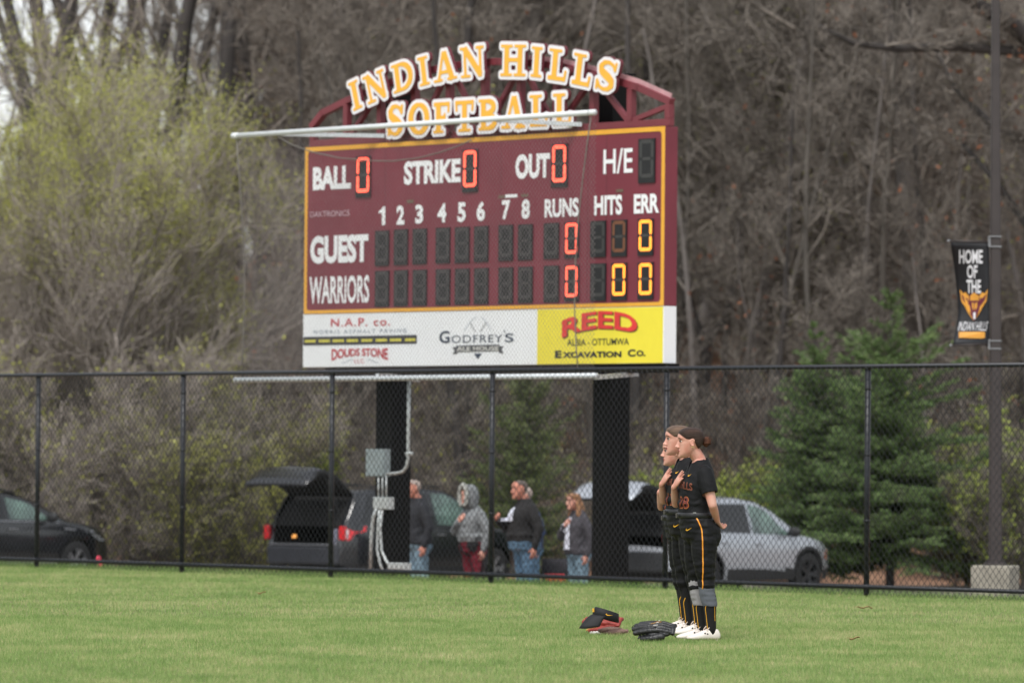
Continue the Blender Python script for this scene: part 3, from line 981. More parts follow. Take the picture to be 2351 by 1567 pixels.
m_ambb = M('amber_lamp_cores', srgb(255, 190, 70), 0.5, emit=(1.0, 0.42, 0.08), estr=1.25)
m_let_y = M('letter_gold', srgb(250, 186, 62), 0.45, var=0.04)
m_let_w = M('letter_white', srgb(240, 238, 242), 0.45, var=0.02)
m_let_m = M('letter_maroon', srgb(110, 46, 56), 0.5, var=0.05)
m_ink_r = M('ink_red', srgb(196, 66, 76), 0.5); m_ink_r2 = M('ink_bright_red', srgb(226, 60, 58), 0.5)
m_ink_n = M('ink_navy', srgb(44, 62, 84), 0.5); m_ink_g = M('ink_grey', srgb(128, 144, 160), 0.5)
m_ink_k = M('ink_black', srgb(42, 46, 44), 0.5); m_ink_d = M('ink_charcoal', srgb(78, 82, 86), 0.5)
m_ink_y = M('ink_yellow', srgb(214, 206, 80), 0.5)
m_galv = M('galvanised_steel', srgb(206, 212, 216), 0.45, metal=0.2, var=0.1, scale=15)

uL, zB = UZ(697, 842); uR, _z = UZ(1523, 834)
zT = 0.5 * (UZ(702, 340)[1] + UZ(1521, 289)[1])
zB = 0.5 * (zB + _z)
zA = 0.5 * (UZ(700, 721)[1] + UZ(1519, 701)[1])
cpos = BW((uL + uR) / 2, -0.75, -0.4)
board = empty('scoreboard', cpos, 'maroon softball scoreboard on two black columns with arched gold lettering', 'scoreboard')
mb = MB(); bbox_(mb, uL, uR, zA, zT, 0, -0.2)
mb.build('cabinet', m_maroon, board, bevel=.006)
mb = MB(); bbox_(mb, uL - .02, uR, zB, zA - .004, -0.002, -0.2)
mb.build('advert_cabinet', m_adwhite, board, bevel=.004)
mb = MB(); bbox_(mb, uL + .4, uR + .06, zB - .11, zB - .004, -.03, -.2); bbox_(mb, uL + 1, uR - .5, zT - .25, zT - .1, -.21, -.33); bbox_(mb, uL + 1, uR - .5, zB + .3, zB + .45, -.21, -.33)
mb.build('support_beam', m_black, board)
# panel seams: thin strips in a darker maroon
mb = MB()
for px in (884, 1150, 1349, 1392):
    u = UZ(px, 500)[0]
    bbox_(mb, u - .004, u + .004, zA + .04, zT - .04, 0.0015, 0.0)
mb.build('seam', M('seam_maroon', srgb(96, 46, 56), 0.7), board)
# gold border
mb = MB(); w = .055
bbox_(mb, uL, uR, zT - w, zT, .006, 0.001); bbox_(mb, uL, uR, zA, zA + w * .8, .006, 0.001)
bbox_(mb, uL, uL + w, zA + w * .8, zT - w, .006, 0.001); bbox_(mb, uR - w, uR, zA + w * .8, zT - w, .006, 0.001)
for (cu, cz, su, sz) in ((uL + w, zT - w, 1, -1), (uR - w, zT - w, -1, -1), (uL + w, zA + w * .8, 1, 1), (uR - w, zA + w * .8, -1, 1)):
    r_ = .05
    pts = [BW(cu, cz, .006)] + [BW(cu + su * r_ * (1 - math.sin(a)), cz + sz * r_ * (1 - math.cos(a)), .006) for a in np.linspace(0, math.pi / 2, 6)]
    mb.add(pts, [tuple(range(len(pts)))])
mb.build('border', m_gold, board)
yl = UZ(1234, 770)[0]
mb = MB(); bbox_(mb, yl, uR - .012, zB + .004, zA - .012, .004, 0.0)
mb.build('advert_panel', m_yellow, board)

# lettering on the face -------------------------------------------------
def rect(x0, x1, yt, yb):
    u0, z0 = UZ(x0, yb); _, z1 = UZ(x0, yt); u1, _ = UZ(x1, yb)
    return u0, u1, z0, z1
def word(s, x0, x1, yt, yb, mat, name, bold=.02, spacing=1.0, warp=None, off=.006, parent=None):
    v, f, asp = text_geo(s, bold, spacing)
    u0, u1, z0, z1 = rect(x0, x1, yt, yb)
    if warp: v = np.array([warp(a, b) for a, b in v])
    pts = [BW(u0 + a * (u1 - u0), z0 + b * (z1 - z0), off) for a, b in v]
    mb = MB(); mb.add(pts, f)
    # reverse winding when the text would face away
    return mb.build(name, mat, parent or board)
W = m_white
for s, x0, x1, yt, yb, nm, bd in [('BALL', 719, 806, 384, 437, 'ball_lettering', .05), ('STRIKE', 928, 1058, 371, 425, 'strike_lettering', .045),
        ('OUT', 1184, 1263, 355, 412, 'out_lettering', .05), ('H/E', 1386, 1453, 343, 400, 'hits_errors_lettering', .015),
        ('2', 911, 929, 472, 516, 'inning_number', .042), ('3', 954, 972, 470, 514, 'inning_number', .042),
        ('4', 1005, 1025, 467, 511, 'inning_number', .042), ('5', 1051, 1070, 465, 510, 'inning_number', .042), ('6', 1095, 1114, 462, 507.6, 'inning_number', .042),
        ('7', 1153, 1172, 460, 505, 'inning_number', .042), ('8', 1198, 1217, 458, 503, 'inning_number', .042),
        ('RUNS', 1251, 1329, 457, 500, 'runs_lettering', .038), ('HITS', 1365, 1429, 449.5, 495, 'hits_lettering', .038), ('ERR', 1456, 1514, 446.5, 490.5, 'errors_lettering', .038),
        ('GUEST', 713, 846, 542, 606, 'guest_lettering', .05), ('WARRIORS', 711, 848, 635, 698, 'home_team_lettering', .024),
        ('DAKTRONICS', 713, 803, 486, 499, 'maker_lettering', .0)]:
    word(s, x0, x1, yt, yb, W if nm != 'maker_lettering' else M('pale_ink', srgb(210, 180, 190), .5), nm, bd)

mb = MB()                                   # the figure 1: stem and flag
_u0, _u1, _z0, _z1 = rect(870, 885, 475, 517)
mb.add([BW(_u0 + a * (_u1 - _u0), _z0 + b * (_z1 - _z0), .006) for a, b in ((.5, 0), (1, 0), (1, 1), (.62, 1), (.5, .88), (0, .78), (0, .64), (.5, .68))], [(0, 1, 2, 3, 4, 7), (4, 5, 6, 7)])
mb.build('inning_number', W, board)
# digits ----------------------------------------------------------------
def digit(x0, x1, yt, yb, state):
    u0, u1, z0, z1 = rect(x0, x1, yt, yb)
    mb = MB(); bbox_(mb, u0, u1, z0, z1, .018, 0.0005)
    pnl = mb.build('digit_panel', m_ledbox, board)
    W_, H_ = u1 - u0, z1 - z0
    a0, a1 = u0 + .09 * W_, u1 - .07 * W_
    b0, b1 = z0 + .12 * H_, z1 - .025 * H_
    t = .178 * (a1 - a0); bm = (b0 + b1) / 2; g = t * .18; c = t * .75
    def seg_poly(k):
        if k == 'A': return [(a0 + c, b1), (a1 - c, b1), (a1 - t, b1 - t), (a0 + t, b1 - t)]
        if k == 'D': return [(a0 + c, b0), (a0 + t, b0 + t), (a1 - t, b0 + t), (a1 - c, b0)]
        if k == 'F': return [(a0, b1 - c), (a0 + c - g, b1 - g * .6), (a0 + t, b1 - t - g), (a0 + t, bm + t * .6), (a0 + t / 2, bm + g), (a0, bm + t * .6)]
        if k == 'B': return [(a1, b1 - c), (a1, bm + t * .6), (a1 - t / 2, bm + g), (a1 - t, bm + t * .6), (a1 - t, b1 - t - g), (a1 - c + g, b1 - g * .6)]
        if k == 'E': return [(a0, b0 + c), (a0, bm - t * .6), (a0 + t / 2, bm - g), (a0 + t, bm - t * .6), (a0 + t, b0 + t + g), (a0 + c - g, b0 + g * .6)]
        if k == 'C': return [(a1, b0 + c), (a1 - c + g, b0 + g * .6), (a1 - t, b0 + t + g), (a1 - t, bm - t * .6), (a1 - t / 2, bm - g), (a1, bm - t * .6)]
        return [(a0 + t, bm), (a0 + t * 1.4, bm + t * .4), (a1 - t * 1.4, bm + t * .4), (a1 - t, bm), (a1 - t * 1.4, bm - t * .4), (a0 + t * 1.4, bm - t * .4)]
    def inside(p, poly):
        r = False; n = len(poly)
        for i in range(n):
            (xa, ya), (xb, yb_) = poly[i], poly[(i + 1) % n]
            if (ya > p[1]) != (yb_ > p[1]) and p[0] < (xb - xa) * (p[1] - ya) / (yb_ - ya) + xa: r = not r
        return r
    mb = MB(); dim = MB()
    for k in 'ABCDEFG':
        lit = state in ('red', 'amber', 'faint') and k != 'G'
        poly = seg_poly(k)
        (mb if lit else dim).add([BW(x, y, .0195) for x, y in poly], [tuple(range(len(poly)))])
        if lit and state != 'faint':
            xs = [p[0] for p in poly]; ys = [p[1] for p in poly]; st = t / 3.05
            j = 0; y = min(ys) + st * .5
            while y < max(ys):
                x = min(xs) + st * (.5 if j % 2 == 0 else .95)
                while x < max(xs):
                    if inside((x, y), poly):
                        r = st * .34
                        mb.add([BW(x + r * math.cos(q), y + r * math.sin(q), .022) for q in np.linspace(0, 2 * math.pi, 7)[:-1]], [tuple(range(6))], 1)
                    x += st
                y += st * .9; j += 1
    if mb.f:
        mb.build('lit_numeral', {'red': [m_red, m_redb], 'amber': [m_amb, m_ambb], 'faint': [m_dimo, m_dimo]}[state], pnl)
    dim.build('unlit_segment', m_dim, pnl)
D_ = 'dark'
for a in [(818, 852, 360, 454, 'red'), (1063, 1098, 344, 442, 'red'), (1267, 1304, 331.5, 431, 'red'), (1467, 1505, 319.5, 421, D_),
          (862.5, 894, 530, 611, D_), (906, 937, 527, 609, D_), (949, 980.5, 525.5, 607, D_), (1002, 1034, 523, 605, D_), (1046, 1078.6, 521.5, 604, D_), (1090, 1122, 519.6, 602, D_),
          (1146, 1178.6, 517, 599.5, D_), (1191, 1223.6, 515.5, 598, D_), (1250, 1284, 512.5, 595, D_), (1297.5, 1330, 510.5, 593, 'red'), (1357, 1392, 507.5, 591, D_), (1405, 1440, 505.5, 589.5, 'faint'), (1466, 1501, 503, 587, 'amber'),
          (862.5, 894, 622, 704, D_), (906, 937, 620.5, 703, D_), (949, 980.5, 619.5, 702, D_), (1002, 1034, 618, 700.5, D_), (1046, 1078.6, 617, 699.5, D_), (1090, 1122, 615.5, 698, D_),
          (1146, 1178.6, 614, 696.7, D_), (1191, 1223.6, 612.5, 695.5, D_), (1250, 1284, 610, 694, D_), (1297.5, 1330, 608.5, 692, 'red'), (1357, 1392, 605, 691, D_), (1405, 1440, 604, 689, 'amber'), (1466, 1501, 602.5, 687, 'amber')]:
    digit(*a)
# little warning stickers and captions left on the face
mb = MB()
for x0, x1, y0, y1 in [(1161, 1188, 447, 454)]:
    bbox_(mb, *rect(x0, x1, y0, y1), .006, .002)
mb.build('sticker', m_white, board)
mb = MB()
for x0, x1, y0, y1 in [(1145, 1161, 449, 455), (1197, 1213, 446, 452), (935, 950, 459, 466), (1415, 1431, 435, 441)]:
    bbox_(mb, *rect(x0, x1, y0, y1), .006, .002)
mb.build('caption_plate', M('plate_olive', srgb(112, 100, 84), .6), board)

# adverts ---------------------------------------------------------------
AD = .004
word('N.A.P. co.', 760, 896, 731, 750, m_ink_r, 'paving_company_lettering', .012, 1.15, off=AD)
word('NORRIS ASPHALT PAVING', 721, 934, 757.5, 766.5, m_ink_g, 'paving_company_lettering', 0, 1.5, off=AD)
mb = MB(); bbox_(mb, *rect(697, 956.5, 773, 792.5), AD, -.001)
rd = mb.build('road_strip', M('asphalt_print', srgb(58, 60, 64), .7), board)
mb = MB()
for x0, x1 in [(150, 335), (385, 575), (625, 810), (860, 1050), (1105, 1290), (1350, 1535), (1590, 1775), (1840, 2015)]:
    X0, X1 = 680 + x0 / 7.347, 680 + x1 / 7.347
    ys = 783.0 - (X0 - 700) * .0123 * 1.15
    bbox_(mb, *rect(X0, X1, ys - 3, ys + 3), AD + .004, AD + .001)
mb.build('dashed_line', m_ink_y, rd)
arch_low = lambda a, b: (a, b + (1 - b) * .38 * (1 - (2 * a - 1) ** 2))
word('DOUDS STONE', 761.5, 891, 800.5, 828, m_ink_r, 'stone_company_lettering', .03, .95, arch_low, off=AD)
word('LLC', 814, 836, 823.5, 833, m_ink_r, 'stone_company_lettering', .0, 1.2, off=AD)
def stroke(pts, wpx, mat, name, off=AD):
    mb = MB()
    q = [BP(x, y, off) for x, y in pts]
    w = wpx / 188.0
    for a, b in zip(q[:-1], q[1:]):
        d = b - a; L = np.linalg.norm(d)
        n = np.cross(d / L, FN); n /= np.linalg.norm(n)
        mb.add([a - n * w / 2, b - n * w / 2, b + n * w / 2, a + n * w / 2], [(0, 1, 2, 3)])
    return mb.build(name, mat, board)
z7 = lambda x, y: (680 + x / 7.347, 690 + y / 7.347)
stroke([z7(*p) for p in [(770, 1050), (830, 1040), (890, 1000), (930, 990), (955, 1010)]], 1.2, m_ink_g, 'flourish')
stroke([z7(*p) for p in [(1200, 1010), (1225, 990), (1265, 1000), (1330, 1035), (1390, 1045)]], 1.2, m_ink_g, 'flourish')
word('G', 1009, 1033, 759.5, 787.5, m_ink_n, 'ale_house_lettering', .02, off=AD)
word('ODFREY', 1037, 1153.5, 769.5, 787, m_ink_n, 'ale_house_lettering', .0, 1.1, off=AD)
word("'", 1157, 1159.5, 757, 763, m_ink_n, 'ale_house_lettering', 0, off=AD)
word('S', 1159.5, 1179.5, 765, 785, m_ink_n, 'ale_house_lettering', .01, off=AD)
z8 = lambda x, y: (980 + x / 8.707, 690 + y / 8.707)
def plate(pts, mat, name, off=AD):
    mb = MB(); q = [BP(*z8(x, y), off) for x, y in pts]
    mb.add(q, [tuple(range(len(q)))])
    return mb.build(name, mat, board)
rb = plate([(585, 895), (1455, 872), (1455, 1000), (585, 1022)], m_ink_d, 'ribbon', AD + .002)
plate([(508, 932), (600, 922), (600, 1062), (512, 1066), (556, 1000)], m_ink_d, 'ribbon_tail')
plate([(1436, 915), (1530, 905), (1490, 975), (1530, 1048), (1436, 1040)], m_ink_d, 'ribbon_tail')
word('ALE HOUSE', 1050, 1146, 795.5, 805.5, M('ink_pale', srgb(214, 214, 210), .5), 'ale_house_lettering', .03, 1.05, off=AD + .005)
plate([(938, 1056), (1098, 1052), (1018, 1165)], m_ink_n, 'pointer')
for pts, wd in [([(862, 440), (970, 630)], 1.6), ([(1186, 430), (1060, 625)], 1.6), ([(740, 605), (800, 520), (850, 440), (905, 385), (985, 320)], 1.1), ([(1095, 325), (1150, 385), (1190, 435), (1240, 510), (1280, 595)], 1.1)]:
    stroke([z8(*p) for p in pts], wd, m_ink_g if wd < 1.5 else m_ink_d, 'crossed_pick')
YO = .0075
arch_up = lambda a, b: (a, b + .46 * (1 - (2 * a - 1) ** 2) + .12 * a)
word('REED', 1294, 1466, 738, 779, M('ink_shadow', srgb(120, 84, 40), .5), 'letter_shadow', .03, 1.0, arch_up, off=YO)
word('REED', 1291, 1464, 736, 776, m_ink_r2, 'excavation_company_lettering', .03, 1.0, arch_up, off=YO + .003)
word('ALBIA - OTTUMWA', 1303, 1445, 778, 793.5, m_ink_k, 'excavation_company_lettering', .012, 1.0, off=YO)
word('E', 1275, 1290.5, 804.5, 821.8, m_ink_k, 'excavation_company_lettering', .05, off=YO)
word('XCAVATION', 1292, 1428, 807.5, 821.5, m_ink_k, 'excavation_company_lettering', .055, 1.03, off=YO)
word('C', 1442, 1460, 801.5, 818.5, m_ink_k, 'excavation_company_lettering', .05, off=YO)
word('O.', 1462, 1483, 804, 817.5, m_ink_k, 'excavation_company_lettering', .05, off=YO)

# header truss ----------------------------------------------------------
top = [(700, 285), (743, 252), (803, 222), (860, 197), (920, 175), (985, 155), (1045, 143), (1115, 135), (1148, 134), (1215, 137), (1287, 144), (1339, 156), (1415, 176), (1469, 193), (1536, 226)]
tu = [UZ(x, y, -.1) for x, y in top]
tu[0] = (uL + .01, tu[0][1]); tu[-1] = (uR - .01, tu[-1][1])
tb = .085
mb = MB()
def tbar(a, b, w=tb):
    mb.bar(BW(a[0], a[1], -.1), BW(b[0], b[1], -.1), w, w, up=tuple(FN))
for a, b in zip(tu[:-1], tu[1:]):
    d = (b[0] - a[0], b[1] - a[1]); L = math.hypot(*d)
    e = (d[0] / L * .012, d[1] / L * .012)
    tbar((a[0] - e[0], a[1] - e[1] - tb / 2), (b[0] + e[0], b[1] + e[1] - tb / 2))
zbot = zT + .05
tbar((uL, zbot), (uR, zbot), tb)
nV = 10
us_ = [uL + tb / 2 + (uR - uL - tb) * k / nV for k in range(nV + 1)]
tz_ = lambda u: float(np.interp(u, [p[0] for p in tu], [p[1] for p in tu]))
for u in us_:
    tbar((u, zbot + tb / 2), (u, tz_(u) - tb), tb)
for k in range(nV):
    a, b = us_[k], us_[k + 1]
    if k % 2 == 0: tbar((a + .05, tz_(a) - tb * 1.3), (b - .05, zbot + tb * .6), tb * .72)
    else: tbar((a + .05, zbot + tb * .6), (b - .05, tz_(b) - tb * 1.3), tb * .72)
mb.build('header_truss', m_maroon_t, board, bevel=.005)
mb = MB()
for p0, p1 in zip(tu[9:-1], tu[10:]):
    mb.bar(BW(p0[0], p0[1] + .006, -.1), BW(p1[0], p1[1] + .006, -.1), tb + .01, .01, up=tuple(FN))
mb.build('truss_cap', M('pale_cap', srgb(196, 150, 154), .4), board)  # paler strip along the top edge of the arch's right part
# columns
for cx, wpx in ((902, 80), (1402, 88)):
    u = UZ(cx, 1100, -.52)[0]
    mb = MB(); bbox_(mb, u - .16, u + .16, -.9, 6.05, -.36, -.68)
    bbox_(mb, u - .19, u + .19, 6.052, 6.075, -.33, -.71)
    for zz in (-.66, ):
        bbox_(mb, u - .26, u + .26, zz, zz + .03, -.26, -.78)
    mb.build('column', m_black, board, bevel=.008)

# arched letters --------------------------------------------------------
def glyph(ch, w, h):
    """signed distance of a slab letter in metres; origin lower left"""
    T = .24 * h; t = .12 * h; sv = .085 * h      # stem, thin stem, serif
    X = lambda a: a * w
    B = lambda x, y, x0, y0, x1, y1, th: box_sd(x, y, x0, y0, x1, y1, th, .01 * h)
    def serif(x, y, c, half, top, sgn=0):
        yy = h - sv / 2 if top else sv / 2
        return B(x, y, c - half, yy, c + half, yy, sv)
    def f(x, y):
        d = np.full(x.shape, 1e9); mn = np.minimum
        if ch == 'I':
            d = mn(B(x, y, w / 2, 0, w / 2, h, T), mn(serif(x, y, w / 2, w * .46, True), serif(x, y, w / 2, w * .46, False)))
        elif ch == 'N':
            d = mn(B(x, y, X(.19), 0, X(.19), h, t), B(x, y, X(.84), 0, X(.84), h, t))
            d = mn(d, B(x, y, X(.19), h * .97, X(.84), h * .05, T * .95))
            for c, hf, tp in ((.14, .15, True), (.20, .2, False), (.84, .17, True)): d = mn(d, serif(x, y, X(c), X(hf), tp))
        elif ch == 'H':
            for c in (.24, .78):
                d = mn(d, B(x, y, X(c), 0, X(c), h, T * .92)); d = mn(d, mn(serif(x, y, X(c), X(.235), True), serif(x, y, X(c), X(.235), False)))
            d = mn(d, B(x, y, X(.24), h * .52, X(.78), h * .52, t))
        elif ch == 'L':
            d = mn(B(x, y, X(.36), 0, X(.36), h, T), mn(serif(x, y, X(.36), X(.33), True), B(x, y, X(.05), t * .55, X(.96), t * .55, t * 1.1)))
            d = mn(d, B(x, y, X(.90), 0, X(.955), h * .34, t * .9))
        elif ch == 'A':
            d = mn(B(x, y, X(.20), 0, X(.50), h, t * .95), B(x, y, X(.80), 0, X(.53), h * .98, T))
            d = mn(d, B(x, y, X(.3), h * .3, X(.7), h * .3, t * .9))
            d = mn(d, mn(serif(x, y, X(.19), X(.19), False), serif(x, y, X(.79), X(.21), False)))
        elif ch == 'T':
            d = mn(B(x, y, X(.5), 0, X(.5), h, T), B(x, y, X(.04), h - t / 2, X(.96), h - t / 2, t))
            d = mn(d, serif(x, y, X(.5), X(.32), False))
            d = mn(d, mn(B(x, y, X(.05), h, X(.09), h * .66, t * .8), B(x, y, X(.95), h, X(.91), h * .66, t * .8)))
        elif ch == 'F':
            d = mn(B(x, y, X(.3), 0, X(.3), h, T), mn(B(x, y, X(.02), h - t / 2, X(.95), h - t / 2, t), serif(x, y, X(.3), X(.3), False)))
            d = mn(d, B(x, y, X(.3), h * .5, X(.66), h * .5, t)); d = mn(d, mn(B(x, y, X(.68), h * .36, X(.68), h * .64, t * .8), B(x, y, X(.9), h * .66, X(.93), h, t * .8)))
        elif ch == 'D':
            d = mn(B(x, y, X(.24), 0, X(.24), h, T), mn(serif(x, y, X(.2), X(.2), True), serif(x, y, X(.2), X(.2), False)))
            an = np.linspace(-math.pi / 2, math.pi / 2, 14)
            pts = [(X(.24), h - t / 2)] + [(X(.42) + X(.43) * math.cos(-q), h / 2 - (h / 2 - t / 2) * math.sin(q)) for q in an] + [(X(.24), t / 2)]
            ths = [t] + [t + (T * 1.0 - t) * math.cos(q) for q in an] + [t]
            d = mn(d, poly_sd(x, y, pts, ths))
        elif ch == 'O':
            an = np.linspace(0, 2 * math.pi, 25)
            d = poly_sd(x, y, [(w / 2 + (w / 2 - T / 2) * math.cos(q), h / 2 + (h / 2 - t / 2) * math.sin(q)) for q in an], [t + (T - t) * abs(math.cos(q)) for q in an])
        elif ch == 'B':
            d = mn(B(x, y, X(.26), 0, X(.26), h, T), mn(serif(x, y, X(.2), X(.2), True), serif(x, y, X(.2), X(.2), False)))
            for y0, y1, rx in ((h * .5, h, .36), (0, h * .54, .43)):
                an = np.linspace(-math.pi / 2, math.pi / 2, 10); hh = (y1 - y0) / 2
                pts = [(X(.26), y1 - t / 2)] + [(X(.46) + X(rx) * math.cos(q), (y0 + y1) / 2 - (hh - t / 2) * math.sin(q)) for q in an] + [(X(.26), y0 + t / 2)]
                d = mn(d, poly_sd(x, y, pts, [t] + [t + (T * .9 - t) * math.cos(q) for q in an] + [t]))
        elif ch == 'S':
            pts = [(.88, .74), (.78, .88), (.55, .95), (.3, .91), (.17, .77), (.22, .63), (.42, .54), (.62, .46), (.80, .36), (.83, .22), (.68, .09), (.45, .05), (.22, .11), (.11, .27)]
            ths = [.5, .6, .6, .8, 1.1, 1.25, 1.4, 1.4, 1.25, 1.1, .8, .6, .6, .5]
            d = poly_sd(x, y, [(X(a), b * h) for a, b in pts], [q * T * .8 for q in ths])
            d = mn(d, mn(B(x, y, X(.9), h * .68, X(.93), h * .99, t * .8), B(x, y, X(.08), h * .01, X(.06), h * .34, t * .8)))
        return d
    return f
def letter(ch, bl, br, tl):
    A = np.array(UZ(*bl, .05)); Bq = np.array(UZ(*br, .05)); Cq = np.array(UZ(*tl, .05))
    ex = Bq - A; ey = Cq - A; w = np.linalg.norm(ex); h = np.linalg.norm(ey)
    m = .092 * h                               # boxes in the photo include the white rim
    w_, h_ = w - 2 * m, h - 2 * m
    f = glyph(ch, w_, h_)
    mb = MB()
    for mi, grow_, off in ((0, m * 1.22, .045), (1, m, .052), (2, .004 * h, .058)):
        pad = grow_ + .02
        polys, segs = iso_mesh(lambda x, y: f(x, y) - grow_, -pad, -pad, w_ + pad, h_ + pad, h / 44)
        def T(p, o):
            q = A + ex / w * (p[0] + m) + ey / h * (p[1] + m)
            return BW(q[0], q[1], o)
        for pl in polys:
            mb.add([T(p, off) for p in pl], [tuple(range(len(pl)))], mi)
        if mi == 0:
            for a, b in segs:
                mb.add([T(a, off), T(b, off), T(b, off - .035), T(a, off - .035)], [(0, 1, 2, 3)], 0)
    mb.build('letter', [m_let_m, m_let_w, m_let_y], board)
r2 = lambda x, y: (680 + x / 4.609, 80 + y / 4.609)
r3 = lambda x, y: (1100 + x / 4.609, 80 + y / 4.609)
for ch, R, bl, br, tl in [('I', r2, (592, 855), (738, 785), (520, 498)), ('N', r2, (752, 782), (1010, 668), (676, 432)), ('D', r2, (1022, 668), (1290, 570), (978, 308)), ('I', r2, (1292, 590), (1450, 548), (1252, 222)),
                          ('A', r2, (1445, 552), (1735, 490), (1408, 175)), ('N', r2, (1728, 500), (2022, 468), (1712, 108)),
                          ('H', r3, (202, 474), (512, 478), (214, 68)), ('I', r3, (518, 476), (684, 494), (540, 84)), ('L', r3, (692, 502), (940, 538), (726, 102)), ('L', r3, (944, 546), (1190, 598), (988, 146)), ('S', r3, (1194, 598), (1442, 662), (1258, 208)),
                          ('S', r2, (948, 1112), (1155, 1100), (952, 708)), ('O', r2, (1168, 1100), (1438, 1088), (1168, 690)), ('F', r2, (1434, 1082), (1655, 1068), (1434, 686)), ('T', r2, (1662, 1068), (1908, 1054), (1662, 668)), ('B', r2, (1912, 1052), (2152, 1040), (1912, 652)),
                          ('A', r3, (214, 1034), (516, 1022), (214, 618)), ('L', r3, (508, 1012), (752, 1000), (508, 606)), ('L', r3, (756, 998), (1002, 986), (756, 590))]:
    letter(ch, R(*bl), R(*br), R(*tl))

# ------------------------------------------------------------------ net frame in front of the scoreboard
NO = .75
n0, n1 = BP(537, 312, NO), BP(1366, 258, NO)
b0_, b1_ = BP(540, 872, NO), BP(1370, 862, NO)
net = empty('net_frame', (n0[0], n0[1], b0_[2]), 'pale pole and bar holding a fine ball net in front of the scoreboard', 'net')
mb = MB(); mb.tube([n0, n0 + (n1 - n0) * .99], .034, 10); mb.tube([n0 + (n1 - n0) * .985, n0 + (n1 - n0) * 1.0], .036, 10); mb.tube([n0 - (n1 - n0) * .003, n0 + (n1 - n0) * .012], .04, 10)
mb.build('top_pole', M('white_pole', srgb(222, 226, 228), .4, var=.05), net, smooth=True)
mb = MB(); mb.tube([b0_, b1_], .034, 10)
mb.build('bottom_bar', m_galv, net, smooth=True)
def cable(pix, r, name, mat, off=NO):
    mb = MB(); mb.tube([BP(x, y, off) for x, y in pix], r, 6); mb.build(name, mat, net, smooth=True)
m_cable = M('pale_cable', srgb(112, 108, 102), .6)
cable([(543, 318), (549, 400), (556, 500), (561, 600), (561, 700), (558, 800), (556, 868)], .008, 'cable', m_cable)
cable([(1358, 262), (1348, 330), (1338, 410), (1328, 500), (1321, 600), (1319, 700), (1323, 800), (1328, 864)], .009, 'cable', m_cable)
cable([(638, 314), (670, 332), (720, 350), (780, 363), (850, 369), (900, 370), (960, 363), (1010, 350), (1050, 336), (1082, 322)], .008, 'cable', m_cable)
for (xa, ya), (xb, yb_), oo in (((640, 308), (884, 312), -.02), ((1140, 276), (1336, 286), -.02), ((866, 858), (960, 872), -.3), ((1366, 866), (1462, 858), -.3)):
    mb = MB(); mb.bar(BP(xa, ya, NO - .05), BP(xb, yb_, oo), .05, .05)
    mb.build('bracket_arm', m_galv, net)
# netting: two families of thin twine
m_twine = M('net_twine', srgb(128, 122, 124), .7)
uu0, zz0 = UZ(545, 868, NO - .03); uu1, _ = UZ(1364, 860, NO - .03)
ztop = lambda u: n0[2] + (u - uu0) / (uu1 - uu0) * (n1[2] - n0[2])
vs, fs = [], []
st = .066; wr2 = .0016
Wn = uu1 - uu0; Hn = min(n0[2], n1[2]) - zz0
def addseg(a, b):
    A = BW(*a, NO - .03); B_ = BW(*b, NO - .03); d = (B_ - A) / np.linalg.norm(B_ - A)
    nrm = np.cross(d, FN)
    for q in (nrm * wr2, -nrm * wr2 * .5 + FN * wr2, -nrm * wr2 * .5 - FN * wr2):
        vs.append(A + q); vs.append(B_ + q)
    n = len(vs) - 6
    for i in range(3):
        j = (i + 1) % 3
        fs.append((n + 2 * i, n + 2 * i + 1, n + 2 * j + 1, n + 2 * j))
for sg in (1, -1):
    c = -Hn * 1.0 if sg > 0 else 0
    while c < (Wn if sg > 0 else Wn + Hn):
        # z = zz0 + sg*(u-uu0-c)
        if sg > 0:
            ua, ub = max(c, 0), min(c + Hn, Wn)
            if ub > ua: addseg((uu0 + ua, zz0 + ua - c), (uu0 + ub, zz0 + ub - c))
        else:
            ua, ub = max(c - Hn, 0), min(c, Wn)
            if ub > ua: addseg((uu0 + ua, zz0 + c - ua), (uu0 + ub, zz0 + c - ub))
        c += st
np_mesh('netting', np.array(vs), np.array(fs), m_twine, net)

# ------------------------------------------------------------------ electrical box and conduits on the left column
m_ebox = M('grey_box_paint', srgb(142, 154, 156), .5, var=.08)
m_cond = M('conduit', srgb(196, 202, 202), .4, metal=.3, var=.1, scale=15)
EO = -.30
def E_(px, py, off=EO): return BP(px, py, off)
eb = empty('electrical_box', E_(869, 1060), 'grey electrical box with conduit pipes on the left scoreboard column', 'electrical box')
def ebox(x0, x1, y0, y1, nm, d=.16, mat=m_ebox):
    u0, z0 = UZ(x0, y1, EO); u1, _ = UZ(x1, y1, EO); _, z1 = UZ(x0, y0, EO)
    mb = MB(); bbox_(mb, u0, u1, z0, z1, EO + d * .3, EO - .05); bbox_(mb, u0 + .012, u1 - .012, z0 + .012, z1 - .012, EO + d * .3 + .008, EO + d * .3 + .001)
    return mb.build(nm, mat, eb, bevel=.006)
ebox(846, 889, 1030, 1093, 'enclosure'); ebox(863, 898, 1140, 1168, 'junction_box', mat=m_cond); ebox(896, 937, 1290, 1306, 'ground_box', mat=m_cond)
def cond(pix, r=.022, nm='conduit'):
    mb = MB(); mb.tube([E_(x, y, EO + .03) for x, y in pix], r, 8); mb.build(nm, m_cond, eb, smooth=True)
cond([(939, 872), (938, 960), (937, 1050), (934, 1070), (925, 1082), (910, 1086), (889, 1087)])
cond([(933, 1041), (945, 1041)], .028, 'strap')
for x in (869, 878, 887): cond([(x, 1093), (x, 1140)], .012)
cond([(866, 1166), (858, 1185), (853, 1230), (851, 1310)], .026)
